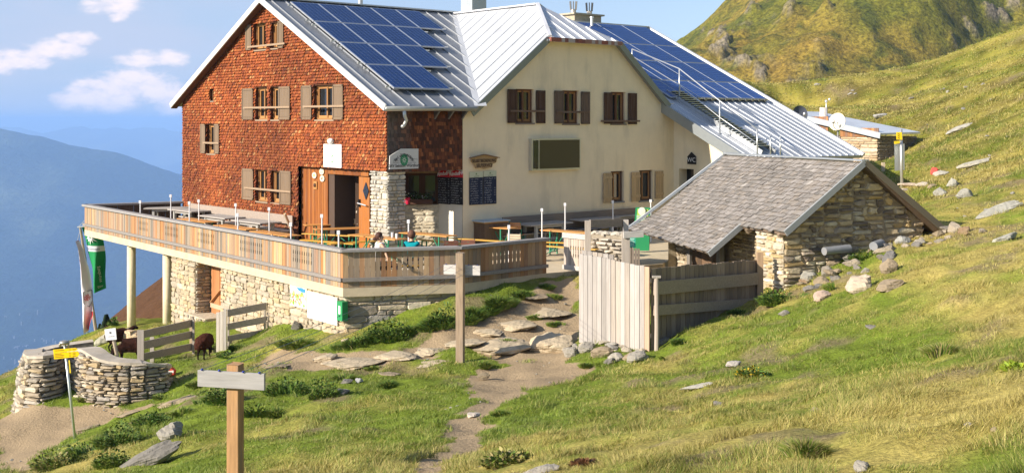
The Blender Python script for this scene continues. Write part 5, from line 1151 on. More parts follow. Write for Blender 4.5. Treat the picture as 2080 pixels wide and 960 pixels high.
m.add([c+nT*.003+uT*w_*x+UZ*h*y for x,y in ((-.12,.36),(.2,.40),(.44,.36),(.46,.22),(.3,.2),(.05,.24))],[(0,1,2,3,4,5)],(.05,.25,.7)); m.build('picture',mMat,t,world=True)
c,w_,h=rectsign(wT,uT,624,683.5,590,660,.09); h=wT(654,597,.09).z-wT(654,652,.09).z; t=signbase('map_board','big glaring white map board with faint blue sweep on the rubble wall','map board',c); m=MB(); panel(m,c,uT,UZ,w_,h,.03,(.88,.88,.88)); m.build('board',mPlain,t,world=True)
m=MB(); nn_=nT*.004
for i in range(12):
    x=-.45+.05*i; y=.28-.018*i; m.add([c+nn_+uT*w_*x+UZ*h*y,c+nn_+uT*w_*(x+.05)+UZ*h*(y-.018),c+nn_+uT*w_*(x+.05)+UZ*h*(y-.09),c+nn_+uT*w_*x+UZ*h*(y-.06)],[(0,1,2,3)],(.62,.76,.84))
m.build('map_print',mMat,t,world=True)
c,w_,h=rectsign(wT,uT,684,695,612,651,.2); t=signbase('letter_box','narrow green metal box with white label at the wall corner','box',c); m=MB(); panel(m,c,uT,UZ,max(w_,.2),.48,.16,(.03,.26,.09)); m.build('case',mPlain,t,world=True)
m=MB(); panel(m,c+nT*.004+UZ*.03,uT,UZ,.09,.2,.004,(.8,.8,.8)); m.ell(c+nT*.006-UZ*.12,.015,.02,.02,(.02,.02,.02),8,5); m.build('label_plate',mMat,t,world=True)
# ---------------- terrace furniture ----------------
def onz(px,py,z): Y=F*(EYE-z)/(py-HZ); return Vector(((px-CX)/F*Y,Y,z))
def beer_table(L_,wd,h,topc,legc,label,cat,grp,name):
    t=T(name,label,cat,(0,0,0),0,grp)
    m=MB()
    for k in range(3 if wd>.35 else 1):
        n=3 if wd>.35 else 1; w_=wd/n; m.box(-L_/2,L_/2,-wd/2+k*w_+.003,-wd/2+(k+1)*w_-.003,h-.028,h,jc(topc,.05))
    m.build('top' if wd>.35 else 'seat',mOrange,t,bevel=.004)
    for s in (-1,1):
        m=MB(); x=s*(L_/2-.35)
        for y in (-wd*.38,wd*.38): m.beam((x,y,0),(x,y,h-.03),.035,.03,legc)
        m.beam((x,-wd*.38,h*.12),(x,wd*.38,h*.12),.03,.03,legc); m.beam((x,-wd*.38,h-.05),(x,wd*.38,h-.05),.03,.03,legc)
        m.beam((x,-wd*.36,h*.15),(x,wd*.36,h*.62),.02,.02,legc); m.beam((x,wd*.36,h*.15),(x,-wd*.36,h*.62),.02,.02,legc)
        m.beam((x,0,h*.12 if wd>.35 else h*.3),(x-s*.45,0,h-.04),.025,.02,legc); m.build('leg_frame',mPlain,t)
    return t
ORG=(.62,.30,.09); YEL=(.60,.34,.05); GRN=(.03,.26,.15)
bt=beer_table(2.2,.5,.76,ORG,GRN,'x','beer table','folding beer tables on the terrace','beer_table'); bb_=beer_table(2.2,.25,.47,YEL,GRN,'x','bench','folding beer benches on the terrace','beer_bench')
used={}
def place(proto,px1,py1,px2,py2,z,label):
    a=onz(px1,py1,z); b=onz(px2,py2,z); c=(a+b)/2; yaw=math.atan2(b.y-a.y,b.x-a.x); loc=(c.x,c.y,0)
    if proto.name not in used: used[proto.name]=1; proto.location=loc; proto.rotation_euler=(0,0,yaw); proto['label']=label; return proto
    return dup(proto,loc,yaw,label)
place(bt,722,475,812,485,.76,'orange folding table right behind the woman in white')
place(bt,815,470,912,478,.76,'orange folding table just behind the person in the teal top')
place(bt,826,442,884,447,.76,'orange folding table under the porch window')
place(bt,945,456,1030,462,.76,'tan folding table in front of the cream wall, nearest the menus')
place(bt,628,456,742,452,.76,'yellow-orange folding table nearest the doorway, carrying a cream box')
place(bt,665,464,752,461,.76,'yellow-orange folding table in front of the stone pillar, second from the doorway')
place(bt,1130,467,1200,472,.76,'orange folding table behind the open terrace gate leaf')
for a in ((377,443,425,450,'farthest'),(448,456,512,465,'middle'),(522,468,596,478,'nearest')): place(bt,a[0],a[1],a[2],a[3],.76,'%s of the three orange tables lined up along the left parapet'%a[4])
place(bb_,942,484,1004,488,.47,'orange bench beside the brown folding chairs')
place(bb_,629,487,706,493,.47,'yellow bench inside the parapet corner, left of the woman in white')
place(bb_,1080,490,1182,493,.47,'yellow bench at the terrace entrance, the farther of two')
place(bb_,1105,498,1190,504,.47,'orange bench at the terrace entrance, passing before the gate leaf')
place(bb_,705,492,760,488,.47,'yellow bench before the stone pillar')
place(bb_,635,474,712,478,.47,'bench between the two yellow-orange tables by the doorway')
place(bb_,862,486,930,493,.47,'bench right of the person in the teal top')
# grey fixed tables
gt=T('grey_table','x','table',(0,0,0),0,'heavy grey timber tables'); m=MB()
for k in range(5): m.box(-.95,.95,-.42+k*.168+.003,-.42+(k+1)*.168-.003,.73,.775,jc((.38,.35,.32),.08))
m.build('top',mWoodX,gt,bevel=.005)
for x in (-.6,.6):
    for y in (-.28,.28): m=MB(); m.box(x-.045,x+.045,y-.045,y+.045,0,.73,(.40,.40,.38)); m.build('leg',mWoodV,gt)
m=MB(); m.box(-.6,.6,-.03,.03,.2,.28,(.45,.43,.40)); m.box(-.66,.66,-.3,-.26,.64,.73,(.45,.43,.40)); m.box(-.66,.66,.26,.3,.64,.73,(.45,.43,.40)); m.build('frame',mWoodX,gt)
gl_=[(347,421,R(3),'farthest, in the left terrace corner'),(384,425.5,AB+R(93),'second from the far corner, before the gable wall bench'),(450,438.5,AB+R(93),'third from the far corner, before the gable wall bench'),(520,448,AB+R(93),'nearest the doorway, before the gable wall bench'),
 (1105,452,AB,'left one before the cream wall'),(1205,442.5,AB,'middle one before the cream wall'),(1272,435,AB,'right one before the cream wall, by the green board')]
for i,(px,py,yaw,l_) in enumerate(gl_):
    q=onz(px,py,.775); 
    if i==0: gt.location=(q.x,q.y,0); gt.rotation_euler=(0,0,yaw); gt['label']='heavy grey timber table, '+l_
    else: dup(gt,(q.x,q.y,0),yaw,'heavy grey timber table, '+l_)
# wall benches
t=T('wall_bench','long weathered bench with plank backrest along the red shingled gable','bench',HM@Vector((-.3,9,0)),AB); y0_=onA(604,438)[0]-.0; y1_=onA(393,411)[0]
def lb(mb,x0,x1,ya,yb,z0,z1,c): # in hut coordinates
    q=[HM@Vector(v) for v in ((x0,ya,z0),(x1,ya,z0),(x1,yb,z0),(x0,yb,z0))]; mb.prism(q,(0,0,z1-z0),c)
m=MB(); lb(m,-.20,-.16,y0_,y1_,.66,.95,(.34,.28,.235)); m.build('backrest',mWoodX,t,world=True)
m=MB(); lb(m,-.62,-.2,y0_,y1_,.43,.47,(.46,.42,.38)); m.build('seat',mWoodX,t,world=True)
for k in range(6):
    yy=y0_+.2+(y1_-y0_-.5)*k/5; m=MB(); lb(m,-.6,-.2,yy,yy+.06,0,.43,(.25,.22,.2)); lb(m,-.16,-.10,yy,yy+.08,.2,.95,(.3,.25,.2)); m.build('leg',mWoodV,t,world=True)
m=MB(); m.beam(HM@Vector((-.2,y0_-.05,.35)),HM@Vector((-.62,y0_-.25,1.05)),.04,.10,(.55,.45,.33)); m.build('arm_board',mWoodX,t,world=True)
t=T('wall_bench','long weathered bench with plank backrest along the cream front','bench',HM@Vector((8,-.3,0)),AB); x0_=onB(1015,437)[0]; x1_=onB(1287,417)[0]
m=MB(); lb(m,x0_,x1_,-.17,-.12,.42,.70,(.20,.155,.125)); lb(m,x0_,x1_,-.17,-.12,.71,1.0,(.24,.19,.15)); m.build('backrest',mWoodX,t,world=True)
m=MB(); lb(m,x0_,x1_,-.62,-.18,.42,.46,(.26,.25,.28)); m.build('seat',mWoodX,t,world=True)
for k in range(6):
    xx=x0_+.2+(x1_-x0_-.5)*k/5; m=MB(); lb(m,xx,xx+.07,-.58,-.2,0,.42,(.2,.17,.15)); m.build('leg',mWoodV,t,world=True)
q=onz(1060,474,.46); t=T('plank_bench','weathered plank bench without back in front of the left grey table by the cream wall','bench',(q.x,q.y,0),AB); m=MB(); m.box(-.9,2.6,-.16,.16,.42,.46,(.40,.33,.27)); m.build('seat',mWoodX,t)
for xx in (-.7,.9,2.4): m=MB(); m.box(xx,xx+.08,-.12,.12,0,.42,(.36,.31,.27)); m.build('leg',mWoodV,t)
# serving cabinet
q=onz(997,447,.95); t=T('serving_cabinet','brown cabinet with pale blue worktop against the cream wall under the menus','cabinet',(q.x,q.y,0),AB); m=MB(); m.box(-.48,.48,-.28,.28,0,.88,(.16,.10,.06)); m.build('body',mWoodV,t); m=MB(); m.box(-.55,.55,-.34,.34,.92,.96,(.42,.50,.55)); m.box(-.5,.5,-.3,.3,.88,.92,(.45,.26,.08)); m.build('worktop',mPlain,t,bevel=.006)
# rods
rods=[(285,407,'r'),(483,433,'r'),(591,452,'r'),(688,468,'r'),(385,409,'r'),(1034,457,'r'),(347,395,'t'),(404,405,'t'),(479,413,'t'),(547,421,'t'),(654,435,'t'),(830,446,'t'),(1101,423,'t'),(1148,412,'t'),(1245,407,'t'),(1322,405,'t')]
for i,(px,py,k) in enumerate(rods):
    if k=='r':
        u_=(px-CX)/F
        if px<1000: o_=Cr+nin*.26; dq=dL
        else: dq=(E3-M2).normalized(); o_=M2+Vector((-dq.y,dq.x,0))*.26
        t_=(u_*o_.y-o_.x)/(dq.x-u_*dq.y); Y=(o_+dq*t_).y
    else: Y=F*(EYE-1.46)/(py-HZ)
    x=(px-CX)/F*Y; zt_=EYE-(py-HZ)/F*Y
    nm={285:'by the far left parapet corner',385:'on the parapet left of the second grey table',483:'on the left parapet, middle',591:'on the left parapet before the gable bench end',688:'in the parapet corner left of the woman in white',1034:'on the right parapet before the orange folding chair',347:'tall one by the far left table',404:'between the first grey tables',479:'beside the third grey table',547:'beside the grey table nearest the doorway',654:'before the yellow-orange tables by the doorway',830:'just left of the head of the person in teal',1101:'before the left grey table at the cream wall',1148:'between two grey tables at the cream wall',1245:'under the left plank-shuttered ground floor window',1322:'under the right plank-shuttered ground floor window'}[px]
    t=T('parasol_rod','pale metal rod '+nm,'rod',(x,Y,0),0,'upright metal rods on the terrace'); m=MB(); m.tube([(0,0,0),(0,0,zt_-.02)],.021,8,(.74,.74,.76)); m.build('tube',mPlain,t,smooth=False); m=MB(); m.box(-.045,.03,-.03,.03,zt_-.10,zt_,(.82,.82,.84)); m.build('clamp',mPlain,t)
# folding chairs
def chair(label,loc,yaw,slat,frame):
    t=T('folding_chair',label,'chair',loc,yaw,'slatted folding chairs'); m=MB()
    for k in range(5): m.box(-.2,.2,-.2+k*.08,-.2+k*.08+.065,.44,.46,slat)
    m.build('seat',mOrange,t); m=MB()
    for k in range(3): 
        z=.64+k*.075; m.box(-.2,.2,.235+k*.018,.25+k*.018,z,z+.062,slat)
    m.build('backrest',mOrange,t); m=MB()
    for s in (-.19,.19): m.beam((s,-.2,0),(s,.18,.46),.02,.02,frame); m.beam((s,.26,0),(s,-.18,.45),.02,.02,frame); m.beam((s,.16,.42),(s,.29,.88),.02,.02,frame)
    m.build('frame',mPlain,t); return t
q=onz(1052,450,.86); chair('orange slatted folding chair with green frame between tables at the cream wall',(q.x,q.y,0),R(160),(.62,.27,.10),GRN)
q=onz(916,486,.86); chair('dark brown slatted folding chair right of the person in teal',(q.x,q.y,0),R(-176),(.16,.07,.05),(.1,.1,.08))
q=onz(952,484,.86); chair('red-brown slatted folding chair beside the parapet bend',(q.x,q.y,0),R(178),(.22,.09,.06),(.1,.1,.08))
q=onz(1047,473,.86); chair('cream slatted folding chair just behind the right parapet',(q.x,q.y,0),R(170),(.62,.52,.38),(.4,.38,.33))
# things lying about
q=onz(722,453,.76); t=T('wooden_tray_box','flat cream wooden box lying on the yellow-orange table by the doorway','box',(q.x,q.y,.762),R(-8)); m=MB(); m.box(-.42,.42,-.2,.2,0,.13,(.70,.55,.34)); m.build('body',mPlain,t); m=MB(); m.box(-.44,.44,-.22,.22,.13,.155,(.76,.62,.40)); m.build('lid',mPlain,t)
for i,(px,py,l_) in enumerate(((797,481,'left clear drinking glass on the table behind the woman in white'),(806,483,'right clear drinking glass on the table behind the woman in white'))):
    q=onz(px,py,.77); m=MB(); m.tube([(q.x,q.y,.762),(q.x,q.y,.90)],[.035,.042],10,(.75,.76,.78)); tag(m.build('drinking_glass',mPlain,None,origin=(q.x,q.y,.762)),l_,'glass')
q=HM@PP((hP[0][0]+hP[0][1])/2+.1,hP[0][2]+.02,-.12); t=T('flower_box','dark window box with white flowers on the porch window sill','flower box',tuple(q)); m=MB(); dd=HM.to_3x3()@PD; m.obox(q+UZ*.08,dd*.45,nP*.09,UZ*.08,(.12,.06,.04)); m.build('trough',mWoodX,t,world=True)
m=MB(); rf_=random.Random(3)
for i in range(160):
    p=q+dd*rf_.uniform(-.45,.45)+UZ*rf_.uniform(.16,.36)+nP*rf_.uniform(-.1,.12); a=rf_.uniform(0,6); r=.03; m.add([p+Vector((math.cos(a+k)*r,math.sin(a+k)*r*.5,math.sin(a+2*k)*r)) for k in (0,2.1,4.2)],[(0,1,2)],(.7,.7,.68) if i%7==0 else (.05,.10,.03))
m.build('flowers',mLeaf,t,world=True)
q=HM@PP(hP[0][1]-.02,hP[0][2]+.02,-.16); m=MB(); m.tube([q,q+UZ*.22],[.09,.11],10,(.75,.03,.10)); tag(m.build('red_bucket',mPlain,None,origin=tuple(q)),'small red bucket on the sill at the left end of the porch window','bucket')
# things at the path entrance
q=W(1232,512,33); t=T('rubble_stub_wall','short broken rubble wall behind the timber gate frame','stone wall',(q.x,q.y,-.3)); a=W(1200,500,33.6); b=W(1268,500,33.0); P_,L_=lineP((a.x,a.y,0),(b.x,b.y,0)); m=MB(); bxP(m,P_,0,L_,-.5,.85,.02,.5,(.3,.26,.2)); rubble(m,P_,0,L_,-.5,.95,lambda u,z: z<.9-.15*abs(u-.4),[(.50,.45,.38),(.42,.38,.32),(.34,.3,.25)],.4,.18,61,.08,.02,sq=.25)
for i in range(7): rockmb(m,P_(L_*(i+.5)/7,.88,.2),.2,.2,.09,i,60+i,jc((.45,.41,.34),.1))
m.build('stones',mStone,t,world=True)
q=W(1250,512,30.8); t=T('planter_pot','brown planter tub with dry grass beside the rubble stub wall','planter',(q.x,q.y,-.15)); m=MB(); m.tube([(0,0,-.05),(0,0,.33),(0,0,.36)],[.16,.21,.23],12,(.22,.13,.09)); m.build('tub',mMat,t)
m=MB()
for i in range(90): a=rf_.uniform(0,6.28); r=rf_.uniform(0,.18); l=rf_.uniform(.08,.2); p=Vector((r*math.cos(a),r*math.sin(a),.33)); m.add([p,p+Vector((.012,0,0)),p+Vector((math.cos(a)*l*.5,math.sin(a)*l*.5,l))],[(0,1,2)],jc((.35,.32,.15),.3,rf_))
m.build('dry_grass',mLeaf,t)
p=[W(1285,452,36.5),W(1291,421,36.5),W(1321,422,36.5),W(1318,452,36.5)]; t=T('advertising_board','bright yellow-green advertising board with white panel behind the shed roof edge','sign',(p[0].x,p[0].y,0)); m=MB(); b0=[Vector((p[0].x,p[0].y,.05)),p[1],p[2],Vector((p[3].x,p[3].y,.05))]; m.prism(b0,(0.02,.04,0),(.03,.30,.12)); m.build('board',mPlain,t,world=True)
m=MB(); m.add([b0[1].lerp(b0[0],.03)+Vector((.06,-.01,0)),b0[2].lerp(b0[3],.03)+Vector((-.06,-.01,0)),b0[2].lerp(b0[3],.26)+Vector((-.06,-.01,0)),b0[1].lerp(b0[0],.26)+Vector((.06,-.01,0))],[(0,1,2,3)],(.45,.62,.12)); cq=sum(b0,Vector())/4; qq=W(1304,429,36.45); m.ell(qq,.12,.01,.13,(.85,.88,.7),10,6)
for k in range(4): a=W(1293,438+k*3,36.44); b=W(1312,438+k*3,36.44); m.beam(a,b,.01,.03,(.55,.7,.6))
m.build('print',mMat,t,world=True)
a=W(1274,502,30.9); b=W(1291,482,30.9); t=T('price_board','small sea-green price board with pale lines left of the shed door','sign',(a.x,a.y,a.z)); m=MB(); m.box(a.x,b.x,a.y,a.y+.02,a.z,b.z,(.05,.42,.30)); m.build('board',mPlain,t,world=True); m=MB()
for k in range(5): z=a.z+.04+k*.045; m.box(a.x+.02,b.x-.03-.02*(k%2),a.y-.004,a.y-.002,z,z+.016,(.6,.75,.68))
m.build('price_lines',mMat,t,world=True)
# pipes at the shed foot
for (xa,ya,xb,yb,r,l_) in ((1674,510,1725,504,.10,'grey concrete pipe lying along the shed gable foot, left one'),(1774,500,1790,494,.11,'short hollow pale pipe end among the stones, right one')):
    a=W(xa,ya,28.35); b=W(xb,yb,28.7); m=MB(); m.tube([a,b],r,16,(.24,.25,.27),cap=True); o=m.build('concrete_pipe',mConc,None,origin=tuple(a),smooth=False); tag(o,l_,'pipe')
# ---------------- flags ----------------
def flag(name,label,top,bot,Y,pole,width,lean,colf,seed,extra=None,arm=None):
    p0=W(*pole[0],Y); p1=W(*pole[1],Y); t=T(name,label,'flag',(p1.x,p1.y,p1.z)); 
    if p0!=p1: m=MB(); m.tube([p1-Vector((0,0,.6)),p0],[.075,.05],8,(.36,.30,.22)); m.build('pole',mWoodV,t,world=True)
    nu,nv=16,46; grid=[]; m=MB()
    for j in range(nv+1):
        v=j/nv; row=[]
        xl=np.interp(v,[q[0] for q in top],[q[1] for q in top]); xr=np.interp(v,[q[0] for q in top],[q[2] for q in top]); y=bot[0]+(bot[1]-bot[0])*v
        yl=y; yr=y+np.interp(v,[0,.1,.9,1],bot[2])
        for i in range(nu+1):
            u=i/nu; px=xl+(xr-xl)*u; py=yl+(yr-yl)*u; q=W(px,py,Y); q.y+=.16*math.sin(u*5.5+v*3+seed)+.05*math.sin(v*11+u*9); row.append(q)
        grid.append(row)
    vs=[q for r in grid for q in r]; n=nu+1
    for j in range(nv):
        for i in range(nu): k=j*n+i; m.add([vs[k],vs[k+1],vs[k+n+1],vs[k+n]],[(0,1,2,3)],colf((i+.5)/nu,(j+.5)/nv))
    m.build('cloth',mFlag,t,world=True,smooth=False)
    def at(u,v):
        i=min(nu-1,int(u*nu)); j=min(nv-1,int(v*nv)); fu=u*nu-i; fv=v*nv-j; return grid[j][i].lerp(grid[j][i+1],fu).lerp(grid[j+1][i].lerp(grid[j+1][i+1],fu),fv)+Vector((0,-.02,0))
    if extra: extra(t,at)
    if arm:
        m=MB(); 
        for a in arm: m.tube([W(a[0],a[1],Y),W(a[2],a[3],Y)],a[4],6,(.7,.7,.68))
        m.build('crossbar',mMetal,t,world=True)
    return t
def ontext(m,at,s,u0,v0,du,dv,size,col,asp):
    cu=bpy.data.curves.new('t','FONT'); cu.body=s; cu.size=1; ob=bpy.data.objects.new('t',cu); me=ob.to_mesh()
    m.add([at(min(.98,max(.02,u0+(du[0]*p.co.x+du[1]*p.co.y)*size*asp)),min(.99,max(.01,v0+(dv[0]*p.co.x+dv[1]*p.co.y)*size))) for p in me.vertices],[tuple(f.vertices) for f in me.polygons],col); ob.to_mesh_clear(); bpy.data.objects.remove(ob); bpy.data.curves.remove(cu)
GF=(.012,.24,.075)
def exg(t,at):
    m=MB(); 
    for k in range(11):
        a=k/11*6.283; r=.40 if k%2 else .32; c=(.42,.15)
        P3=[at(c[0]+math.cos(a+d)*r_,c[1]+math.sin(a+d)*r_*.30) for d,r_ in ((-.28,.13),(0,r),(.28,.13),(0,.03))]; m.add([q-Vector((0,.01,0)) for q in P3],[(0,1,2,3)],(.82,.82,.84))
    m.build('edelweiss_emblem',mFlag,t,world=True)
    m=MB(); ontext(m,at,'Alpenhütten',.08,.345,(1,0),(0,-1),.05,(.10,.12,.2),2.9); ontext(m,at,'Würzburg',.62,.86,(0,-1),(-1,0),.062,(.8,.8,.8),3.2); ontext(m,at,'DAV',.34,.945,(1,0),(0,-1),.05,(.8,.8,.8),3.4)
    m.build('lettering',mFlag,t,world=True)
flag('green_flag','long green hanging flag with white flower emblem beside the terrace end',[(0,163,207),(.3,174,210),(.6,186,212),(1,194,215)],(461,594,[-2,2,-4,-9]),45.6,[(163,462),(199,668)],1,0,lambda u,v: (.72,.74,.78) if .28<v<.36 else GF,1,exg,[(157,461,181,459,.025),(173,446,159,461,.008)])
def exr(t,at):
    m=MB(); sh=[(.2,.56),(.85,.56),(.85,.68),(.52,.74),(.2,.68)]; m.add([at(u,v)-Vector((0,.01,0)) for u,v in sh],[(0,1,2,3,4)],(.75,.72,.76)); 
    for a,b in zip(sh,sh[1:]+sh[:1]): m.beam(at(*a)-Vector((0,.02,0)),at(*b)-Vector((0,.02,0)),.015,.02,(.15,.12,.14))
    for k in range(9): a=k/9*6.283; m.add([at(.5,.63)-Vector((0,.03,0)),at(.5+math.cos(a)*.22,.63+math.sin(a)*.04)-Vector((0,.03,0)),at(.5+math.cos(a+.35)*.2,.63+math.sin(a+.35)*.035)-Vector((0,.03,0))],[(0,1,2)],(.65,.05,.04))
    m.build('crest',mFlag,t,world=True)
flag('white_flag','narrow white and red hanging flag with a red crest, left of the green one',[(0,157,158),(.08,160,166),(.3,164,178),(.6,168,188),(.85,171,191),(1,174,180)],(488,676,[2,3,-10,-8]),44.8,[(157,488),(157,488)],1,0,lambda u,v: (.70,.03,.06) if ((u<.3 and v<.22) or (u>.55 and v>.80)) else ((.88,.87,.90) if (u>.72 or u<.12) else (.86,.76,.84)),2,exr,[(163,466,157,488,.008)])
# ---------------- signposts ----------------
p=W(155,887,25); t=T('trail_signpost','leaning steel post with yellow arrow signs by the curved stone wall','signpost',tuple(G(155,887,20))); base=MW[t.name].translation; Yp=base.y
m=MB(); m.tube([base-Vector((0,0,.3)),W(131,697,Yp)],.028,10,(.62,.66,.62)); m.build('post',mMetal,t,world=True,smooth=True)
m=MB(); c=W(131,695,Yp); m.ell(c,.115,.1,.05,(.40,.38,.34),14,8); m.tube([c-Vector((.09,0,.09)),c-Vector((.09,0,.0))],.03,8,(.4,.36,.3)); m.tube([c+Vector((.085,0,-.1)),c+Vector((.085,0,0))],.022,8,(.5,.45,.38)); m.build('post_cap',mMetal,t,world=True,smooth=True)
for k,(y0,y1,xr) in enumerate(((709.5,715.5,158),(716.5,728,161.5))):
    q=[W(107.5+k,y0,Yp-.04),W(xr-4,y0-3.5,Yp-.04),W(xr,(y0+y1)/2-3.5,Yp-.04),W(xr-4,y1-4,Yp-.04),W(108.5+k*1.5,y1+1,Yp-.04)]; m=MB(); m.prism(q,(0,.012,0),(.90,.62,.0)); m.build('arrow_sign',mPlain,t,world=True)
    m=MB(); rn=random.Random(k)
    for r in range(1 if k==0 else 3):
        yy=y0+2.2+r*3.2
        for seg_ in ((111,127+rn.uniform(-3,3)),(140,143),(147,153)): m.beam(W(seg_[0],yy-(seg_[0]-108)*.07,Yp-.046),W(seg_[1],yy-(seg_[1]-108)*.07,Yp-.046),.003,.009,(.30,.17,.02))
    m.build('lettering',mMat,t,world=True)
m=MB(); m.prism([W(139,731,Yp-.04),W(141.5,731,Yp-.04),W(144,757,Yp-.04),W(141.5,757,Yp-.04)],(0,.01,0),(.85,.62,.05)); m.build('marker_strip',mPlain,t,world=True)
g=G(239,731,26); t=T('notice_post','leaning round wooden stake with small white notice behind the curved wall','notice',(g.x,g.y,g.z)); Yn=29.5
m=MB(); m.tube([W(241,735,Yn),W(231,690,Yn),W(227,668,Yn)],.05,8,(.48,.40,.30)); m.build('stake',mWoodV,t,world=True)
m=MB(); q=[W(212,668.5,Yn-.08),W(234.5,665.5,Yn-.08),W(237,689,Yn-.08),W(215,691,Yn-.08)]; m.prism(q,(0,.015,0),(.86,.86,.86)); m.build('notice',mPlain,t,world=True)
m=MB(); q=W(223.5,675,Yn-.09); m.ell(q,.022,.003,.03,(.2,.2,.2),8,5); m.beam(W(218,683,Yn-.09),W(231,681.5,Yn-.09),.004,.012,(.6,.6,.6)); m.build('print',mMat,t,world=True)
g=G(344,764,24); q=[W(335.5,751,g.y),W(347,747,g.y),W(354,753,g.y),W(352,762,g.y),W(346,766,g.y),W(337,762,g.y)]; t=T('trail_marker','small red and white painted trail mark on a stone at the wall end','trail marker',tuple(g)); m=MB(); m.prism(q,(.02,.12,0),(.62,.08,.05)); m.build('stone',mMat,t,world=True); m=MB(); m.prism([W(337.5,753.5,g.y-.004),W(352.5,751.5,g.y-.004),W(352.5,756.5,g.y-.004),W(337.8,758,g.y-.004)],(0,.001,0),(.85,.83,.78)); m.build('white_stripe',mMat,t,world=True)
# far signpost with info panel
g=W(1832,375,42); t=T('info_signpost','steel post with yellow signs and grey panel seen from behind, right of the shed','signpost',tuple(g)); m=MB(); m.tube([g-Vector((0,0,.4)),W(1830,262,42)],.055,10,(.62,.62,.60)); m.build('post',mMetal,t,world=True,smooth=True)
m=MB(); m.prism([W(1817,293,42.2),W(1837.5,292,42.2),W(1837.5,345,42.2),W(1818,347,42.2)],(0,.03,0),(.46,.48,.48)); m.build('panel',mMetal,t,world=True)
m=MB(); m.prism([W(1821,268.5,41.9),W(1832,268.5,41.9),W(1833,284,41.9),W(1821.5,283.5,41.9)],(0,.03,0),(.85,.60,.02)); m.build('arrow_sign',mPlain,t,world=True)
m=MB(); m.prism([W(1816.5,287,41.9),W(1828,286,41.9),W(1828,291,41.9),W(1817,293,41.9)],(0,.03,0),(.75,.55,.02)); m.build('arrow_sign',mPlain,t,world=True)
m=MB()
for k in range(3): m.beam(W(1823.5,272+k*4,41.88),W(1826,272+k*4,41.88),.005,.03,(.3,.2,.02))
m.build('lettering',mMat,t,world=True)
g=G(1794,352,30); m=MB(); m.box(g.x-.06,g.x+.06,g.y-.06,g.y+.06,g.z-.2,W(1794,330,g.y).z,(.55,.45,.32)); tag(m.build('marker_stake',mWoodV,None,origin=tuple(g)),'short pale wooden stake in the grass below the small stone hut','stake')
g=G(1898,357,30); m=MB(); rockmb(m,(g.x,g.y,g.z+.1),.22,.15,.17,.2,8,(.75,.10,.08)); tag(m.build('red_marked_stone',mMat,None,origin=tuple(g)),'stone painted bright red among the boulders on the right slope','stone')
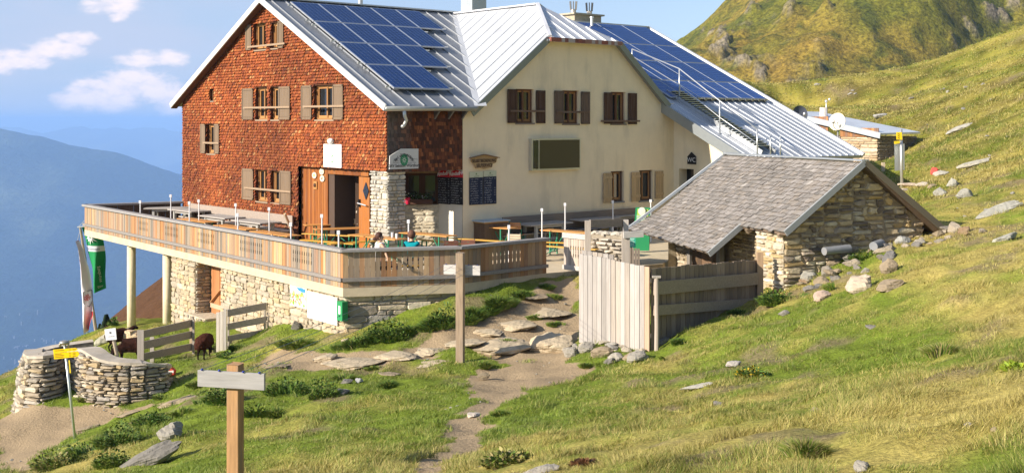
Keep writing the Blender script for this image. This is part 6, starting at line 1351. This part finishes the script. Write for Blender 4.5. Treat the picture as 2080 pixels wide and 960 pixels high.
# ---------------- people and sheep ----------------
def skin(V,E,root=0,sub=2):
    me=bpy.data.meshes.new('s'); me.from_pydata([v[:3] for v in V],E,[]); ob=bpy.data.objects.new('s',me); COL.objects.link(ob)
    md=ob.modifiers.new('k','SKIN'); md.use_smooth_shade=True
    for i,v in enumerate(V): sv=me.skin_vertices[0].data[i]; sv.radius=(v[3],v[4] if len(v)>4 else v[3]); sv.use_root=(i==root)
    ms=ob.modifiers.new('b','SUBSURF'); ms.levels=ms.render_levels=sub
    dg=bpy.context.evaluated_depsgraph_get(); ev=ob.evaluated_get(dg); m2=ev.to_mesh(); r=([tuple(v.co) for v in m2.vertices],[tuple(f.vertices) for f in m2.polygons]); ev.to_mesh_clear()
    bpy.data.objects.remove(ob); return r
def person(label,hip,f,head,shoulder_z,hairc,shirtc,legc,arm=None,headdir=None,bun=True,sleeve=.3):
    f=Vector(f).normalized(); r=Vector((f.y,-f.x,0)); h=Vector(hip); t=T('person',label,'person',(h.x,h.y,0)); o=Vector((h.x,h.y,0)); head=Vector(head); hd=Vector(headdir or f).normalized()
    neck=Vector((head.x,head.y,shoulder_z+.06))-hd*.02; chest=h.lerp(neck,.62); V=[];E=[]
    def a(p,rad,rad2=None,par=None):
        V.append((p.x-o.x,p.y-o.y,p.z,rad,rad2 or rad)); 
        if par is not None: E.append((par,len(V)-1))
        return len(V)-1
    i0=a(h,.15,.12); i1=a(h.lerp(neck,.35),.135,.11,i0); i2=a(chest,.15,.11,i1); i3=a(neck-UZ*.02,.055,None,i2); i4=a(head-UZ*.09,.05,None,i3); i5=a(head-UZ*.02+hd*.01,.092,.085,i4); i6=a(head+UZ*.065,.08,.078,i5)
    arms=[]
    for s in (-1,1):
        sh=Vector((neck.x,neck.y,shoulder_z))+r*s*.17; k=a(sh,.055,None,i2)
        if arm and arm[0]==s: el,wr,ha=[Vector(q) for q in arm[1:]]
        else: el=sh+r*s*.06-UZ*.25+f*.06; wr=el+f*.22-UZ*.02-r*s*.06; ha=wr+f*.08
        k1=a(el,.04,None,k); k2=a(wr,.028,None,k1); arms.append((sh,el,wr,ha,s)); a(wr.lerp(ha,.45),.032,.02,k2)
    for s in (-1,1):
        hp=h+r*s*.10-UZ*.03; kn=hp+f*.42+UZ*.0; an=Vector((kn.x,kn.y,.1))+f*.03; ft=an+f*.15-UZ*.05; k=a(hp,.09,None,i0); k=a(kn,.065,None,k); k=a(an,.042,None,k); a(ft,.035,None,k)
    v,fc=skin(V,E); m=MB(); sk=(.55,.33,.22)
    m.add([Vector(q)+o for q in v],fc,sk)
    # nose, ears, brow, mouth
    hr=Vector((hd.y,-hd.x,0)); m.ell(head+hd*.102-UZ*.02,.014,.014,.022,sk,8,6)
    for s in (-1,1): m.ell(head+hr*s*.088-UZ*.01,.012,.018,.03,sk,8,6); m.ell(head+hd*.088+hr*s*.034+UZ*.008,.009,.009,.007,(.05,.03,.02),6,5)
    m.ell(head+hd*.092-UZ*.062,.02,.02,.007,(.45,.14,.12),8,5)
    # hands with fingers
    for sh,el,wr,ha,s in arms:
        d=(ha-wr).normalized(); side=d.cross(f).normalized() if abs(d.dot(f))<.9 else r; 
        for k in range(4):
            b=wr.lerp(ha,.5)+side*(k-1.5)*.018; l=[.075,.085,.08,.062][k]; m.tube([b,b+d*l*.5,b+d*l*.85+f*.012],[.009,.0085,.006],6,sk)
        b=wr.lerp(ha,.2)+side*.03; m.tube([b,b+side*.025+d*.03,b+side*.03+d*.055],[.011,.009,.007],6,sk)
    m.build('body',mSkin,t,world=True,smooth=True)
    # shirt
    V=[];E=[]; o2=o
    i0=a(h+UZ*.02,.165,.135); i1=a(h.lerp(neck,.35),.15,.125,i0); i2=a(chest,.165,.125,i1); a(neck-UZ*.045,.085,.08,i2)
    for sh,el,wr,ha,s in arms: k=a(sh,.068,None,i2); a(sh.lerp(el,sleeve),.06,None,k)
    v,fc=skin(V,E); m=MB(); m.add([Vector(q)+o for q in v],fc,shirtc); m.build('shirt',mCloth,t,world=True,smooth=True)
    V=[];E=[]; i0=a(h,.16,.13)
    for s in (-1,1): hp=h+r*s*.10-UZ*.03; kn=hp+f*.42; an=Vector((kn.x,kn.y,.14))+f*.03; k=a(hp,.10,None,i0); k=a(kn,.078,None,k); a(an,.058,None,k)
    v,fc=skin(V,E); m=MB(); m.add([Vector(q)+o for q in v],fc,legc); m.build('trousers',mCloth,t,world=True,smooth=True)
    m=MB(); m.ell(head-hd*.022+UZ*.03,.108,.108,.115,hairc,20,14,lambda d: (1+.03*math.sin(d.x*17)*math.sin(d.z*15+d.y*9)) if d.dot(hd)<.38 or d.z>.55 else .80)
    if bun: m.ell(head-hd*.135-UZ*.035,.058,.055,.05,hairc,12,8,lambda d:1+.08*math.sin(d.x*14+d.z*11))
    m.build('hair',mHair,t,world=True,smooth=True); return t
hd1=W(772,482,29.42); q=W(776,505,29.28)
person('woman in white sleeveless top, brown hair in a bun, one arm hanging over the parapet',(hd1.x-.02,hd1.y+.08,.50),(.9,.35,0),hd1,1.02,(.07,.028,.018),(.80,.80,.82),(.05,.06,.10),
  arm=(1,tuple(W(779,503,29.10)),tuple(W(786,521,28.78)),tuple(W(787,529,28.74))),headdir=(.97,-.05,0),bun=True,sleeve=.10)
hd2=W(836,478,29.75)
person('person in teal T-shirt with pinned-up brown hair, seen from behind at the parapet',(hd2.x+.03,hd2.y+.05,.52),(.15,1,0),hd2,1.02,(.13,.06,.035),(.0,.27,.32),(.04,.04,.06),headdir=(-.1,1,0),bun=False,sleeve=.35)
q=W(792,470,31.2)
for i,(l_,x,y) in enumerate((('plain bench the woman in white sits on, inside the parapet',hd1.x-.1,hd1.y+.1),('plain bench the person in teal sits on, inside the parapet',hd2.x+.1,hd2.y+.1))):
    o=dup(bb_,(x,y,-.02),R(13),l_)
def sheep(label,px,py,hpx,Y,face,wool,headc,graze,seed,grp='sheep grazing below the terrace'):
    g=G(px,py,Y-1.5); Y=g.y; s=hpx*Y/F/.72; f=Vector((face[0],face[1],0)).normalized(); r=Vector((f.y,-f.x,0)); t=T('sheep',label,'sheep',tuple(g),0,grp); P_=lambda a,b,c: (f*a+r*b+UZ*c)*s
    V=[];E=[]
    def a(p,ra,par=None,rb=None):
        V.append((p.x,p.y,p.z,ra*s,(rb or ra)*s)); 
        if par is not None: E.append((par,len(V)-1))
        return len(V)-1
    b0=a(P_(-.02,0,.47),.245); b1=a(P_(-.28,0,.49),.225,b0); b2=a(P_(.24,0,.50),.20,b0); a(P_(-.40,0,.46),.15,b1); tl=a(P_(-.44,0,.36),.03,len(V)-1)
    if graze: n1=a(P_(.42,0,.40),.13,b2); n2=a(P_(.54,0,.24),.07,n1); n3=a(P_(.58,0,.14),.062,n2); a(P_(.62,0,.04),.035,n3); hp=P_(.575,0,.17)
    else: n1=a(P_(.42,0,.60),.10,b2); n2=a(P_(.50,0,.70),.075,n1); n3=a(P_(.57,0,.70),.062,n2); a(P_(.68,0,.64),.038,n3); hp=P_(.56,0,.72)
    for sx,sy,bp in ((.24,.085,b2),(.24,-.085,b2),(-.28,.09,b1),(-.28,-.09,b1)):
        back=sx<0; k=a(P_(sx,sy,.34),.065,bp); k=a(P_(sx+(.04 if back else 0),sy,.25),.040,k); k=a(P_(sx-(.05 if back else .0),sy,.17 if back else .14),.026,k); k=a(P_(sx-(.02 if back else 0),sy,.04),.022,k); a(P_(sx+.02,sy,.0),.026,k)
    v,fc=skin(V,E,0,3); va=np.array(v); nr=np.random.RandomState(seed); ce=np.array([f.x*0,f.y*0,.48*s]); m=MB()
    d=va-ce; hh=va[:,2]/s; am=np.clip((hh-.28)/.1,0,1)*.028*s; nn=d/np.maximum(np.linalg.norm(d,axis=1,keepdims=True),1e-6)
    q=(fbm(va[:,0]*26/s*.7+seed,va[:,2]*26/s*.7+va[:,1]*19,3)-.4)*2.2; va=va+nn*(am*q)[:,None]
    for F_ in fc:
        c=va[list(F_)].mean(0); fr=(c[0]*f.x+c[1]*f.y)/s; leg=c[2]/s<.27; hdp=(fr>.50)
        m.add([],[],wool); m.f.append(tuple(F_)); m.c.append(jc(headc if (leg or hdp) else wool,.25))
    m.v=[tuple(x) for x in va]
    m.build('body',mWool,t,smooth=True)
    m=MB()
    for sy in (-1,1): m.ell(hp+r*sy*.085*s+UZ*.0,.05*s,.05*s,.022*s,headc,8,5)
    m.build('ears',mWool,t,smooth=True); return t
sheep('dark brown sheep seen from behind, walking towards the terrace wall between the two rail fences',415,730,49,31.8,(.05,1),(.065,.022,.014),(.02,.012,.01),True,1)
sheep('black-brown sheep grazing with its head down left of the notice stake',263,735,46,30.3,(-1,-.12),(.035,.014,.010),(.02,.012,.01),True,2)
sheep('dark sheep standing half hidden behind the white notice',242,712,44,32.4,(.7,.75),(.045,.018,.012),(.02,.012,.01),False,3)
sheep('cream white sheep partly hidden behind the fence end and the dark grazing sheep',266,709,38,32.6,(-.9,.6),(.62,.47,.30),(.5,.4,.28),True,4)
# ---------------- rocks ----------------
PALE=(.31,.245,.165); GRY=(.21,.195,.17); LT=(.32,.295,.25)
RK=[ # px,py,w,h,label,col
(344,872,64,44,'pale layered boulder in the grass at the lower left',LT,.25),(290,925,150,46,'long sloping grey rock slab below the layered boulder',GRY,.5),
(862,705,92,38,'flat tan bedrock slab left of the farther T-post',PALE,.1),(1010,690,150,40,'wide flat bedrock step in the path',PALE,.1),(1118,688,110,52,'rounded tan rock beside the palisade footing',PALE,.2),(1110,628,110,26,'long flat rock step across the upper path',PALE,.05),
(985,665,120,26,'low flat rock left in the upper path',PALE,.05),(720,732,140,28,'low tan outcrop in the worn strip below the terrace',PALE,.05),(800,718,110,22,'flat tan rock just left of the path slabs',PALE,.05),(655,722,60,26,'small jagged rock pile below the map board',PALE,.1),
(1160,706,42,36,'pale footing stone with a reddish tint at the palisade corner',LT,.2),(1190,702,44,30,'footing stone under the left palisade boards',LT,.2),(1222,712,48,28,'footing stone under the palisade, third from the left',PALE,.2),(1256,722,40,24,'footing stone under the palisade middle',LT,.2),(1285,716,40,26,'footing stone under the right palisade half',PALE,.2),(1240,733,26,16,'small grey stone in front of the palisade footing',GRY,.2),(1295,722,52,26,'rounded pale boulder under the palisade corner',LT,.2),
(1376,664,48,24,'flat grey stone under the shaded fence',LT,.2),(1345,690,36,26,'dark stone pile at the foot of the round fence post',GRY,.2),
(1648,553,46,32,'grey boulder at the foot of the shed corner',(.34,.33,.29),.2),(1672,595,44,28,'pinkish flat stone below the shed corner boulder',(.48,.36,.28),.2),(1752,572,78,44,'large tan boulder below the shed gable',(.50,.41,.31),.2),(1812,575,70,26,'sloping pale slab right of the large tan boulder',PALE,.3),(1808,535,40,44,'upright striped stone in front of the shed gable',PALE,.2),
(1733,521,60,14,'long pale stone bar lying below the concrete pipe',LT,.0),(1650,530,54,22,'orange tinted slab leaning on the shed gable foot',(.52,.36,.2),.3),(1690,533,40,18,'flat stone under the concrete pipe',PALE,.2),(1760,545,20,18,'small pale pointed stone among the weeds',LT,.2),(1700,550,34,16,'small flat stone in the rubble strip',PALE,.2),(1800,486,36,26,'grey stone against the right half of the gable wall',GRY,.2),(1835,482,40,30,'upright grey stone at the right end of the gable',(.4,.4,.38),.2),(1870,488,26,14,'small white stone at the shed right corner',LT,.2),
(1720,500,40,28,'dark red-brown stone above the pipe',(.28,.17,.12),.2),(1760,490,44,34,'grey block between the pipes against the gable',(.36,.36,.36),.2),
(1593,635,26,14,'small white stone below the shed corner weeds',LT,.1),(1645,582,36,18,'low grey stone below the boulder at the corner',GRY,.2),
(1938,365,26,28,'grey pyramid shaped stone on the right slope',(.38,.37,.31),.1),(1913,385,32,22,'rounded grey boulder left of the pyramid stone',(.36,.35,.30),.1),(1962,390,34,26,'grey boulder right of the pyramid stone',(.34,.33,.28),.1),(1895,375,22,14,'small stone left of the boulders',PALE,.1),
(1985,330,80,13,'long flat slab high on the right slope',(.50,.47,.38),.25),(1912,350,34,12,'narrow slanted stone by the red one',(.45,.43,.36),.3),(2030,418,110,34,'large sloping rock slab near the right edge',(.36,.35,.30),.3),(2045,480,70,18,'low rock ledge at the right edge',(.36,.35,.3),.3),(1955,258,84,12,'long rock ledge in the upper right slope',(.42,.40,.34),.4),(1790,232,34,14,'grey rock above the small hut',(.40,.39,.36),.1),
(1850,375,46,12,'flat orange tinted stone heap at the signpost foot',(.52,.42,.32),.0),(1838,384,24,12,'small slab in front of the signpost heap',(.5,.42,.33),.0),(1875,372,28,12,'small slab right of the signpost heap',(.5,.44,.36),.0),
(1425,782,78,12,'thin grey slab in the foreground slope',(.40,.38,.33),.25),(1494,738,34,20,'grey stone beside the yellow flowering plant',(.40,.37,.33),.2),(1100,955,80,24,'white lichen covered rock at the bottom edge',LT,.2),(962,842,34,12,'pale flat stone beside the narrow path',(.55,.48,.40),.0),(1968,870,18,14,'small white stone in the right foreground',LT,.0),(2020,874,16,10,'small pinkish stone right of the white one',PALE,.0),(1775,726,30,12,'flat grey brown stone in the middle of the slope',GRY,.0),(1660,832,26,10,'pair of small flat stones low in the slope',GRY,.0),(1755,945,34,14,'pale stone at the bottom edge right of centre',LT,.0),(1460,818,24,16,'small grey stone below the yellow plant',GRY,.0),
(703,771,28,14,'grey bank stone in the grass below the terrace path',GRY,.1),(728,771,20,14,'pale grey stone beside the bank stone',(.45,.45,.45),.1),(685,795,46,20,'dark stones in the shaded bank',(.25,.23,.2),.1),(1040,655,120,26,'broad pale slab in the middle of the upper path',PALE,.05),(940,690,100,30,'broad pale slab just right of the farther T-post',PALE,.05),(1075,600,90,16,'thin pale slab at the top of the path by the terrace',PALE,.05),(870,735,110,18,'flat tan slab at the foot of the path slabs',PALE,.05),
(355,815,110,14,'long low rock edge of the left trail',PALE,.3),(260,838,70,12,'low rock edge step of the left trail',PALE,.3),(180,868,60,10,'flat rock at the edge of the left trail',PALE,.2),(560,742,50,12,'flat tan stone in the trampled grass',PALE,.1),(215,681,70,30,'lichen covered boulder behind the curved wall, below the flags',(.42,.40,.30),.3),(245,671,22,14,'small round stone on top of the lichen boulder',(.5,.47,.4),.1),(258,668,22,16,'pale stone beside the round one at the column foot',(.5,.47,.4),.1),
(785,760,56,9,'thin flat stone in the grass right of the bank stones',PALE,.0),(600,660,22,30,'grey stone leaning behind the rail fence end',GRY,.1),(980,760,30,14,'dark hummock stone at the path bend',(.25,.2,.13),.1),(700,690,22,20,'pale corner stone at the terrace wall foot',PALE,.1),
]
for i,(px,py,w_,h,l_,c,tl) in enumerate(RK):
    if c is PALE and 600<py<740 and 600<px<1170: c=(.47,.385,.265)
    if w_: rock(px,py,w_,h,l_,100+i,c,20 if 480<px<1900 and py<760 and py>440 else 6,tilt=-tl,deep=.9 if w_<3*h else .45)
# scattered small stones on the slopes
sr_=random.Random(77); m0=None; n=0
while n<105:
    if n<38: px=sr_.uniform(1580,2070); py=sr_.uniform(165,470); s_=5+11*sr_.random()**2
    else: px,py=sr_.choice([(sr_.uniform(960,1170),sr_.uniform(600,780)),(sr_.uniform(860,990),sr_.uniform(790,950)),(sr_.uniform(0,330),sr_.uniform(800,950)),(sr_.uniform(520,900),sr_.uniform(705,745))]); s_=3+7*sr_.random()**2
    if px<1900 and 255<py<440 : n+=1; continue
    p=G(px,py,20 if py>500 else 32)
    if p.y>120: n+=1; continue
    if m0 is None:
        protos=[]
        for k in range(4): m=MB(); rockmb(m,(0,0,.1),.5,.4,.26,0,300+k,(.42,.40,.34)); m.v=[v for v in m.v]; protos.append(m)
        m0=1
    k=n%4; sc=s_*p.y/F; p=p-Vector((0,0,sc*.06)); mm=MB(); mm.add([Vector(v)*sc for v in protos[k].v],protos[k].f,jc((.30,.285,.245),.15,sr_)); o=mm.build('loose_stone',mRock,None); o.location=(p.x,p.y,p.z); o.rotation_euler=(0,-.2,sr_.uniform(0,6)); tag(o,'small grey loose stone lying in the grass or on the path','stone','loose stones'); n+=1
gs_=random.Random(5)
for i in range(64):
    if i<46: lx=gs_.uniform(.1,4.9); ly=-gs_.random()**1.4*1.5-.02; p=SM@Vector((lx,ly,0)); sz=gs_.uniform(.10,.34); lb_='rubble stone in the heap along the shed gable foot'; gp='rubble stones at the shed gable foot'; cc=gs_.choice([(.30,.24,.16),(.24,.215,.18),(.34,.29,.22),(.28,.19,.11),(.18,.17,.16)])
    else: k=(i-46)/18; q=fa.lerp(fb,k)+Vector((-.72,-.69,0))*gs_.uniform(-.02,.32); p=q; sz=gs_.uniform(.10,.26); lb_='small footing stone under the pale palisade'; gp='footing stones under the palisade'; cc=gs_.choice([(.46,.41,.33),(.40,.35,.27),(.33,.31,.28)])
    p=Vector((p.x,p.y,gz(p.x,p.y))); m=MB(); rockmb(m,(0,0,sz*.12),sz*gs_.uniform(.5,.9),sz*.55,sz*gs_.uniform(.22,.5),gs_.uniform(0,3),700+i,jc(cc,.12,gs_),gs_.uniform(-.4,.4)); o=m.build('rubble_stone' if i<46 else 'footing_stone',mRock,None); o.location=p; tag(o,lb_,'stone',gp)
# ---------------- leafy plants ----------------
def bush(px,py,wpx,hpx,label,seed,cols,kind='leaf',y0=15,n=None,name='grass_tussock',cat='tussock',grp=None,deep=.7):
    p=G(px,py+hpx*.45,y0); s=p.y/F; rx=wpx*s/2*1.2; h=hpx*s*.8; ry=max(rx*deep,.12); rn=random.Random(seed); m=MB(); n=n or int(min(1500,260+wpx*hpx*.32))
    for i in range(n):
        a=rn.uniform(0,6.283); q=math.sqrt(rn.random()); ux=q*math.cos(a); uy=q*math.sin(a); x=p.x+ux*rx; y=p.y+ry*.3+uy*ry
        top=max(0,1-q*q)**.5*h*(.75+.5*vn1(x*3.1+seed,y*3.1)); c=jc(rn.choice(cols),.25,rn)
        if vn1(x*2.2+seed*3,y*2.2)<.36: continue
        if kind=='leaf' and rn.random()<.42:
            z=rn.uniform(0,1)**.6*top; l=.05*rn.uniform(.6,1.5)*max(1,p.y/22); d=Vector((ux+rn.uniform(-.7,.7),uy-.3+rn.uniform(-.7,.7),rn.uniform(-.1,.9))).normalized(); sd_=d.cross(Vector((rn.uniform(-1,1),rn.uniform(-1,1),1))).normalized()
            b=Vector((x,y,p.z-.05+z)); m.add([b,b+d*l*.5+sd_*l*.35,b+d*l,b+d*l*.5-sd_*l*.35],[(0,1,2,3)],c)
        else:
            l=max(h,.16)*rn.uniform(.45,1.15)*(1-.4*q)*(1 if kind!='leaf' else .9); wd=.006*max(1,p.y/9); d=Vector((ux*.75+rn.uniform(-.3,.3),uy*.75+rn.uniform(-.3,.3),1)).normalized(); b=Vector((p.x+ux*rx*(.5 if kind!='leaf' else .95),p.y+ry*.3+uy*ry*(.5 if kind!='leaf' else .95),p.z-.05)); k=b+d*l*.6; e=b+d*l*.9+Vector((ux,uy,-.15))*l*.4; w_=Vector((wd,0,0)); m.add([b-w_,b+w_,k+w_*.7,k-w_*.7,e],[(0,1,2,3),(3,2,4)],c)
    return tag(m.build(name,mLeaf,None,origin=tuple(p)),label,cat,grp)
def vn1(x,y): return float(vnoise(np.array([x]),np.array([y]))[0])
DG=[(.05,.10,.015),(.08,.15,.02),(.12,.20,.03),(.06,.11,.02),(.17,.20,.04)]; MG=[(.10,.17,.02),(.16,.21,.03),(.08,.14,.02),(.22,.24,.06)]; DRY=[(.30,.26,.09),(.24,.24,.07),(.18,.20,.04),(.36,.30,.14)]
PL=[(735,680,70,46,'leafy green bush at the terrace wall corner, left end of the planted bank',DG,'leaf'),(790,665,80,50,'leafy green bush under the parapet, second from the wall corner',DG,'leaf'),(850,648,80,54,'dense leafy bush left of the farther T-post',DG,'leaf'),(900,640,60,52,'dark leafy bush directly behind the farther T-post',DG,'leaf'),(960,628,70,46,'grassy clump right behind the farther T-post',DG,'grass'),(1010,612,80,44,'long bladed tussock under the shaded parapet bend',DG+MG,'grass'),(1060,592,80,30,'low grass fringe along the slab edge',DG+MG,'grass'),(1110,578,50,20,'small grass fringe at the terrace entrance',DG,'grass'),
(1120,597,70,18,'green turf strip on the upper path',MG,'grass'),(1090,640,60,18,'grass edge under the upper rock step',MG,'grass'),(1130,655,60,14,'grass edge at the middle rock step',MG,'grass'),(1030,690,70,14,'flat green turf on the path slabs',MG,'grass'),
(600,690,130,34,'sunny grass mound at the terrace wall foot',MG,'grass'),(680,700,80,30,'bright grass tuft before the map board',MG,'grass'),(480,700,50,24,'shaded grass patch right of the brown sheep',DG,'grass'),(470,718,50,14,'small nettle patch on the trampled ground',DG,'leaf'),
(580,780,70,50,'dark green weeds on the bank right of the nearest T-post',DG,'leaf'),(640,785,80,46,'tall weeds along the bank, second clump',DG+MG,'leaf'),(700,760,70,34,'green tuft above the bank stones',MG,'grass'),(450,800,60,44,'weeds on the bank left of the nearest T-post',DG,'leaf'),(520,815,70,60,'dark weeds behind the nearest T-post',DG,'leaf'),(560,830,60,40,'grass clump right of the nearest T-post shaft',MG,'grass'),
(790,775,50,34,'bluish green tussock in the middle bank',DG,'grass'),(760,745,60,20,'grass fringe on the tan outcrop',MG,'grass'),
(110,930,80,44,'mixed weeds at the lower left corner',MG+DRY,'leaf'),(180,905,90,50,'leafy ridge of weeds right of the yellow signpost foot',DG+MG,'leaf'),(240,880,80,56,'dark leafy ridge clump above the long slab',DG,'leaf'),(310,845,70,36,'bushy clump behind the layered boulder',DG,'leaf'),(370,830,70,34,'grass clump beside the left trail edge',MG,'grass'),(225,930,60,40,'leafy clump left of the long slab',MG,'leaf'),(330,800,60,22,'grass fringe at the curved wall foot right end',MG,'grass'),(240,812,90,22,'grass fringe along the curved wall foot',MG+DRY,'grass'),(170,805,60,20,'dry grass fringe at the curved wall left foot',DRY+MG,'grass'),(400,775,60,30,'grass on the bank under the trail marker',MG,'grass'),(415,810,70,26,'tuft on the bank edge left of the nearest T-post',MG,'grass'),
(1580,600,60,42,'dark green thistle clump at the shed corner',DG,'leaf'),(1625,590,60,34,'bright grass tuft right of the thistles',MG,'grass'),(1700,575,60,36,'green tuft before the large tan boulder',MG,'grass'),(1760,515,60,20,'weeds between the gable stones',DG,'leaf'),(1500,628,60,22,'grass fringe along the shaded fence foot right part',DG,'grass'),(1430,645,70,22,'grass fringe along the shaded fence foot',DG,'grass'),(1380,690,60,24,'green tuft below the flat grey stone',DG,'grass'),(1360,718,60,26,'green tuft at the palisade right end',MG,'grass'),(1190,738,40,14,'low tuft before the palisade footing',MG,'grass'),
(940,788,36,24,'dark tussock at the narrow path left edge',MG,'grass'),(975,735,70,26,'tussocks at the foot of the farther T-post',MG,'grass'),(1015,835,50,20,'grass tuft on the right side of the narrow path',MG,'grass'),(1035,925,90,40,'grey green thistle plants near the bottom centre',MG+DRY,'leaf'),(1190,935,40,26,'rusty dead dock plant near the bottom',[(.16,.07,.03),(.10,.05,.02)],'leaf'),(1640,905,130,66,'big yellow-green tussock in the lower right foreground',MG+DRY,'grass'),(1920,700,110,50,'pale long grass tussock in the right foreground',MG+DRY,'grass'),(1530,752,60,26,'low rosette plant with yellow flowers in the slope',DG+[(.6,.42,.03)],'leaf'),(2065,742,30,26,'bright yellow-green leafy plant at the right edge',[(.35,.42,.03),(.25,.35,.04)],'leaf'),(330,668,90,22,'bright grass under the terrace columns',MG,'grass'),(240,650,40,16,'green tuft at the column foot',DG,'leaf'),(1240,505,30,12,'weeds beside the planter',MG,'grass')]
for i,(px,py,w_,h,l_,c,k) in enumerate(PL): bush(px,py,w_,h,l_,500+i,c,k,20 if 640>px*0+py and 480<px<1900 else 6,name='leafy_weeds' if k=='leaf' else 'grass_tussock',cat='weeds' if k=='leaf' else 'tussock')
for i,(px,py,nm) in enumerate(((712,694,'at the terrace wall corner'),(752,684,'second from the wall corner'),(792,676,'third from the wall corner'),(830,668,'midway along the shaded wall'),(868,660,'left of the farther T-post'),(905,650,'just behind the farther T-post'),(950,640,'right of the farther T-post'),(992,622,'under the parapet bend'),(1030,606,'near the terrace entrance'))):
    bush(px,py,58,36,'long leaved tussock at the wall foot, '+nm,900+i,DG+MG[:2],'grass',24,n=700)
# conifers on the brown slope
for (px,py,h,l_) in ((216,655,27,'small dark conifer at the edge of the brown slope, the larger one'),(203,662,15,'tiny dark conifer left of the larger one'),(254,602,9,'tiny dark shrub tree on the brown slope crest')):
    p=G(px,py+10,50); h=h*p.y/F; t=T('conifer_tree',l_,'tree',tuple(p)); m=MB(); m.tube([p-UZ*.3,p+UZ*h],[.04,.01],6,(.12,.08,.05)); m.build('trunk',mMat,t,world=True); m=MB(); rn=random.Random(int(px))
    for i in range(700):
        z=rn.random()**.8; a=rn.uniform(0,6.28); r=(1-z)*h*.33*rn.uniform(.3,1.1)+.01; q=p+Vector((r*math.cos(a),r*math.sin(a),z*h)); l=h*.13; m.add([q,q+Vector((math.cos(a+.4)*l,math.sin(a+.4)*l,-.08)),q+Vector((math.cos(a-.4)*l,math.sin(a-.4)*l,-.02))],[(0,1,2)],jc((.03,.055,.02),.3,rn))
    m.build('crown',mLeaf,t,world=True)
# ---------------- grass ----------------
def grass(name,n,ra,rb,seed,ll,wk,label,tmin=-.52,tmax=.52):
    rs=np.random.RandomState(seed); th=rs.uniform(tmin,tmax,n); rr=ra*(rb/ra)**rs.rand(n); x=rr*np.tan(th); y=rr
    # clumping
    x=x+rs.normal(0,.05,n); y=y+rs.normal(0,.05,n)
    z=ground(x,y); px=CX+x/y*F; py=HZ+(EYE-z)/y*F; keep=(px>-60)&(px<2140)&(py<1010)&(dirtmask(x,y)<.5)&(fbm(x*1.3+3,y*1.3+8,3)>.33)
    lx=x-SP.x; ly=y-SP.y; ux=lx*math.cos(SA)+ly*math.sin(SA); uy=-lx*math.sin(SA)+ly*math.cos(SA); keep&=~((ux>.1)&(ux<4.4)&(uy>.3)&(uy<6.3))
    q=np.array(HI); hx=q[0,0]*x+q[0,1]*y+q[0,3]; hy=q[1,0]*x+q[1,1]*y+q[1,3]; keep&=~((hy>-.2)&(hx>-.2)&(hx<19.6)&(hy<15)); keep&=~((hx>12)&(hx<19.6)&(hy>-5.3)&(hy<1)); lc=q
    tp=[(p.x,p.y) for p in poly]; keep&=~inpoly(x,y,tp); keep&=(brownmask(x,y)<.5)
    x,y,z,px=x[keep],y[keep],z[keep],px[keep]; n=len(x); c=landcol(x,y); k=rs.rand(n)
    gn=fbm(x*2.2,y*2.2,3); dry=np.clip((fbm(x*.35,y*.35,4)-.45)*3+(rs.rand(n)-.5)*1.5+np.clip((x+1)/6,0,1)*.7,0,1)[:,None]
    G1=np.array([.175,.235,.028]); G2=np.array([.105,.165,.020]); Y1=np.array([.46,.38,.145]); Y2=np.array([.31,.27,.07])
    kk=rs.rand(n)[:,None]; c=(G1*kk+G2*(1-kk))*(1-dry)+(Y1*kk+Y2*(1-kk))*dry; c*= .93*((0.75+.5*rs.rand(n))*(.55+.9*fbm(x*1.6+9,y*1.6+2,4)))[:,None]
    L_=ll*(.5+rs.rand(n)*.9)*(.42+2.4*np.clip(fbm(x*2.1+5,y*2.1,3)-.2,0,1)**1.4); wd=np.maximum(.0022,wk*y)*(.7+.6*rs.rand(n))
    a=rs.rand(n)*3.4+fbm(x*1.9+31,y*1.9+4,2)*14; lean=.35+.62*rs.rand(n); dx=np.cos(a)*lean*L_+.15*L_; dy=np.sin(a)*lean*L_; dz=L_*np.sqrt(np.maximum(.1,1-lean**2*.7)); b=rs.rand(n)*6.283; wx=np.cos(b)*wd; wy=np.sin(b)*wd*.6
    V=np.empty((n,5,3)); zb=z-.02
    V[:,0]=np.stack([x-wx,y-wy,zb],1); V[:,1]=np.stack([x+wx,y+wy,zb],1); V[:,2]=np.stack([x+dx*.45+wx*.7,y+dy*.45+wy*.7,zb+dz*.62],1); V[:,3]=np.stack([x+dx*.45-wx*.7,y+dy*.45-wy*.7,zb+dz*.62],1); V[:,4]=np.stack([x+dx,y+dy,zb+dz*.92],1)
    base=np.arange(n)*5; fi=np.stack([base,base+1,base+2,base+3,base+3,base+2,base+4],1).ravel()
    me=bpy.data.meshes.new(name); me.vertices.add(n*5); me.vertices.foreach_set('co',V.astype(np.float32).ravel()); me.loops.add(n*7); me.loops.foreach_set('vertex_index',fi.astype(np.int32)); me.polygons.add(n*2)
    ls=np.stack([np.arange(n)*7,np.arange(n)*7+4],1).ravel(); me.polygons.foreach_set('loop_start',ls.astype(np.int32)); me.update()
    ca=me.color_attributes.new('Col','FLOAT_COLOR','POINT'); A=np.ones((n,5,4),np.float32); A[:,:,:3]=c[:,None,:]; ca.data.foreach_set('color',A.ravel()); me.materials.append(mLeaf)
    o=bpy.data.objects.new(name,me); COL.objects.link(o); return tag(o,label,'grass',None,'stuff')
grass('grass',1300000,6.0,142,1,.085,.00024,'green and straw-yellow alpine grass covering the foreground slope')
grass('hill_grass',260000,38,142,2,.15,.0003,'rough grass on the far hillside',-.05,.5)
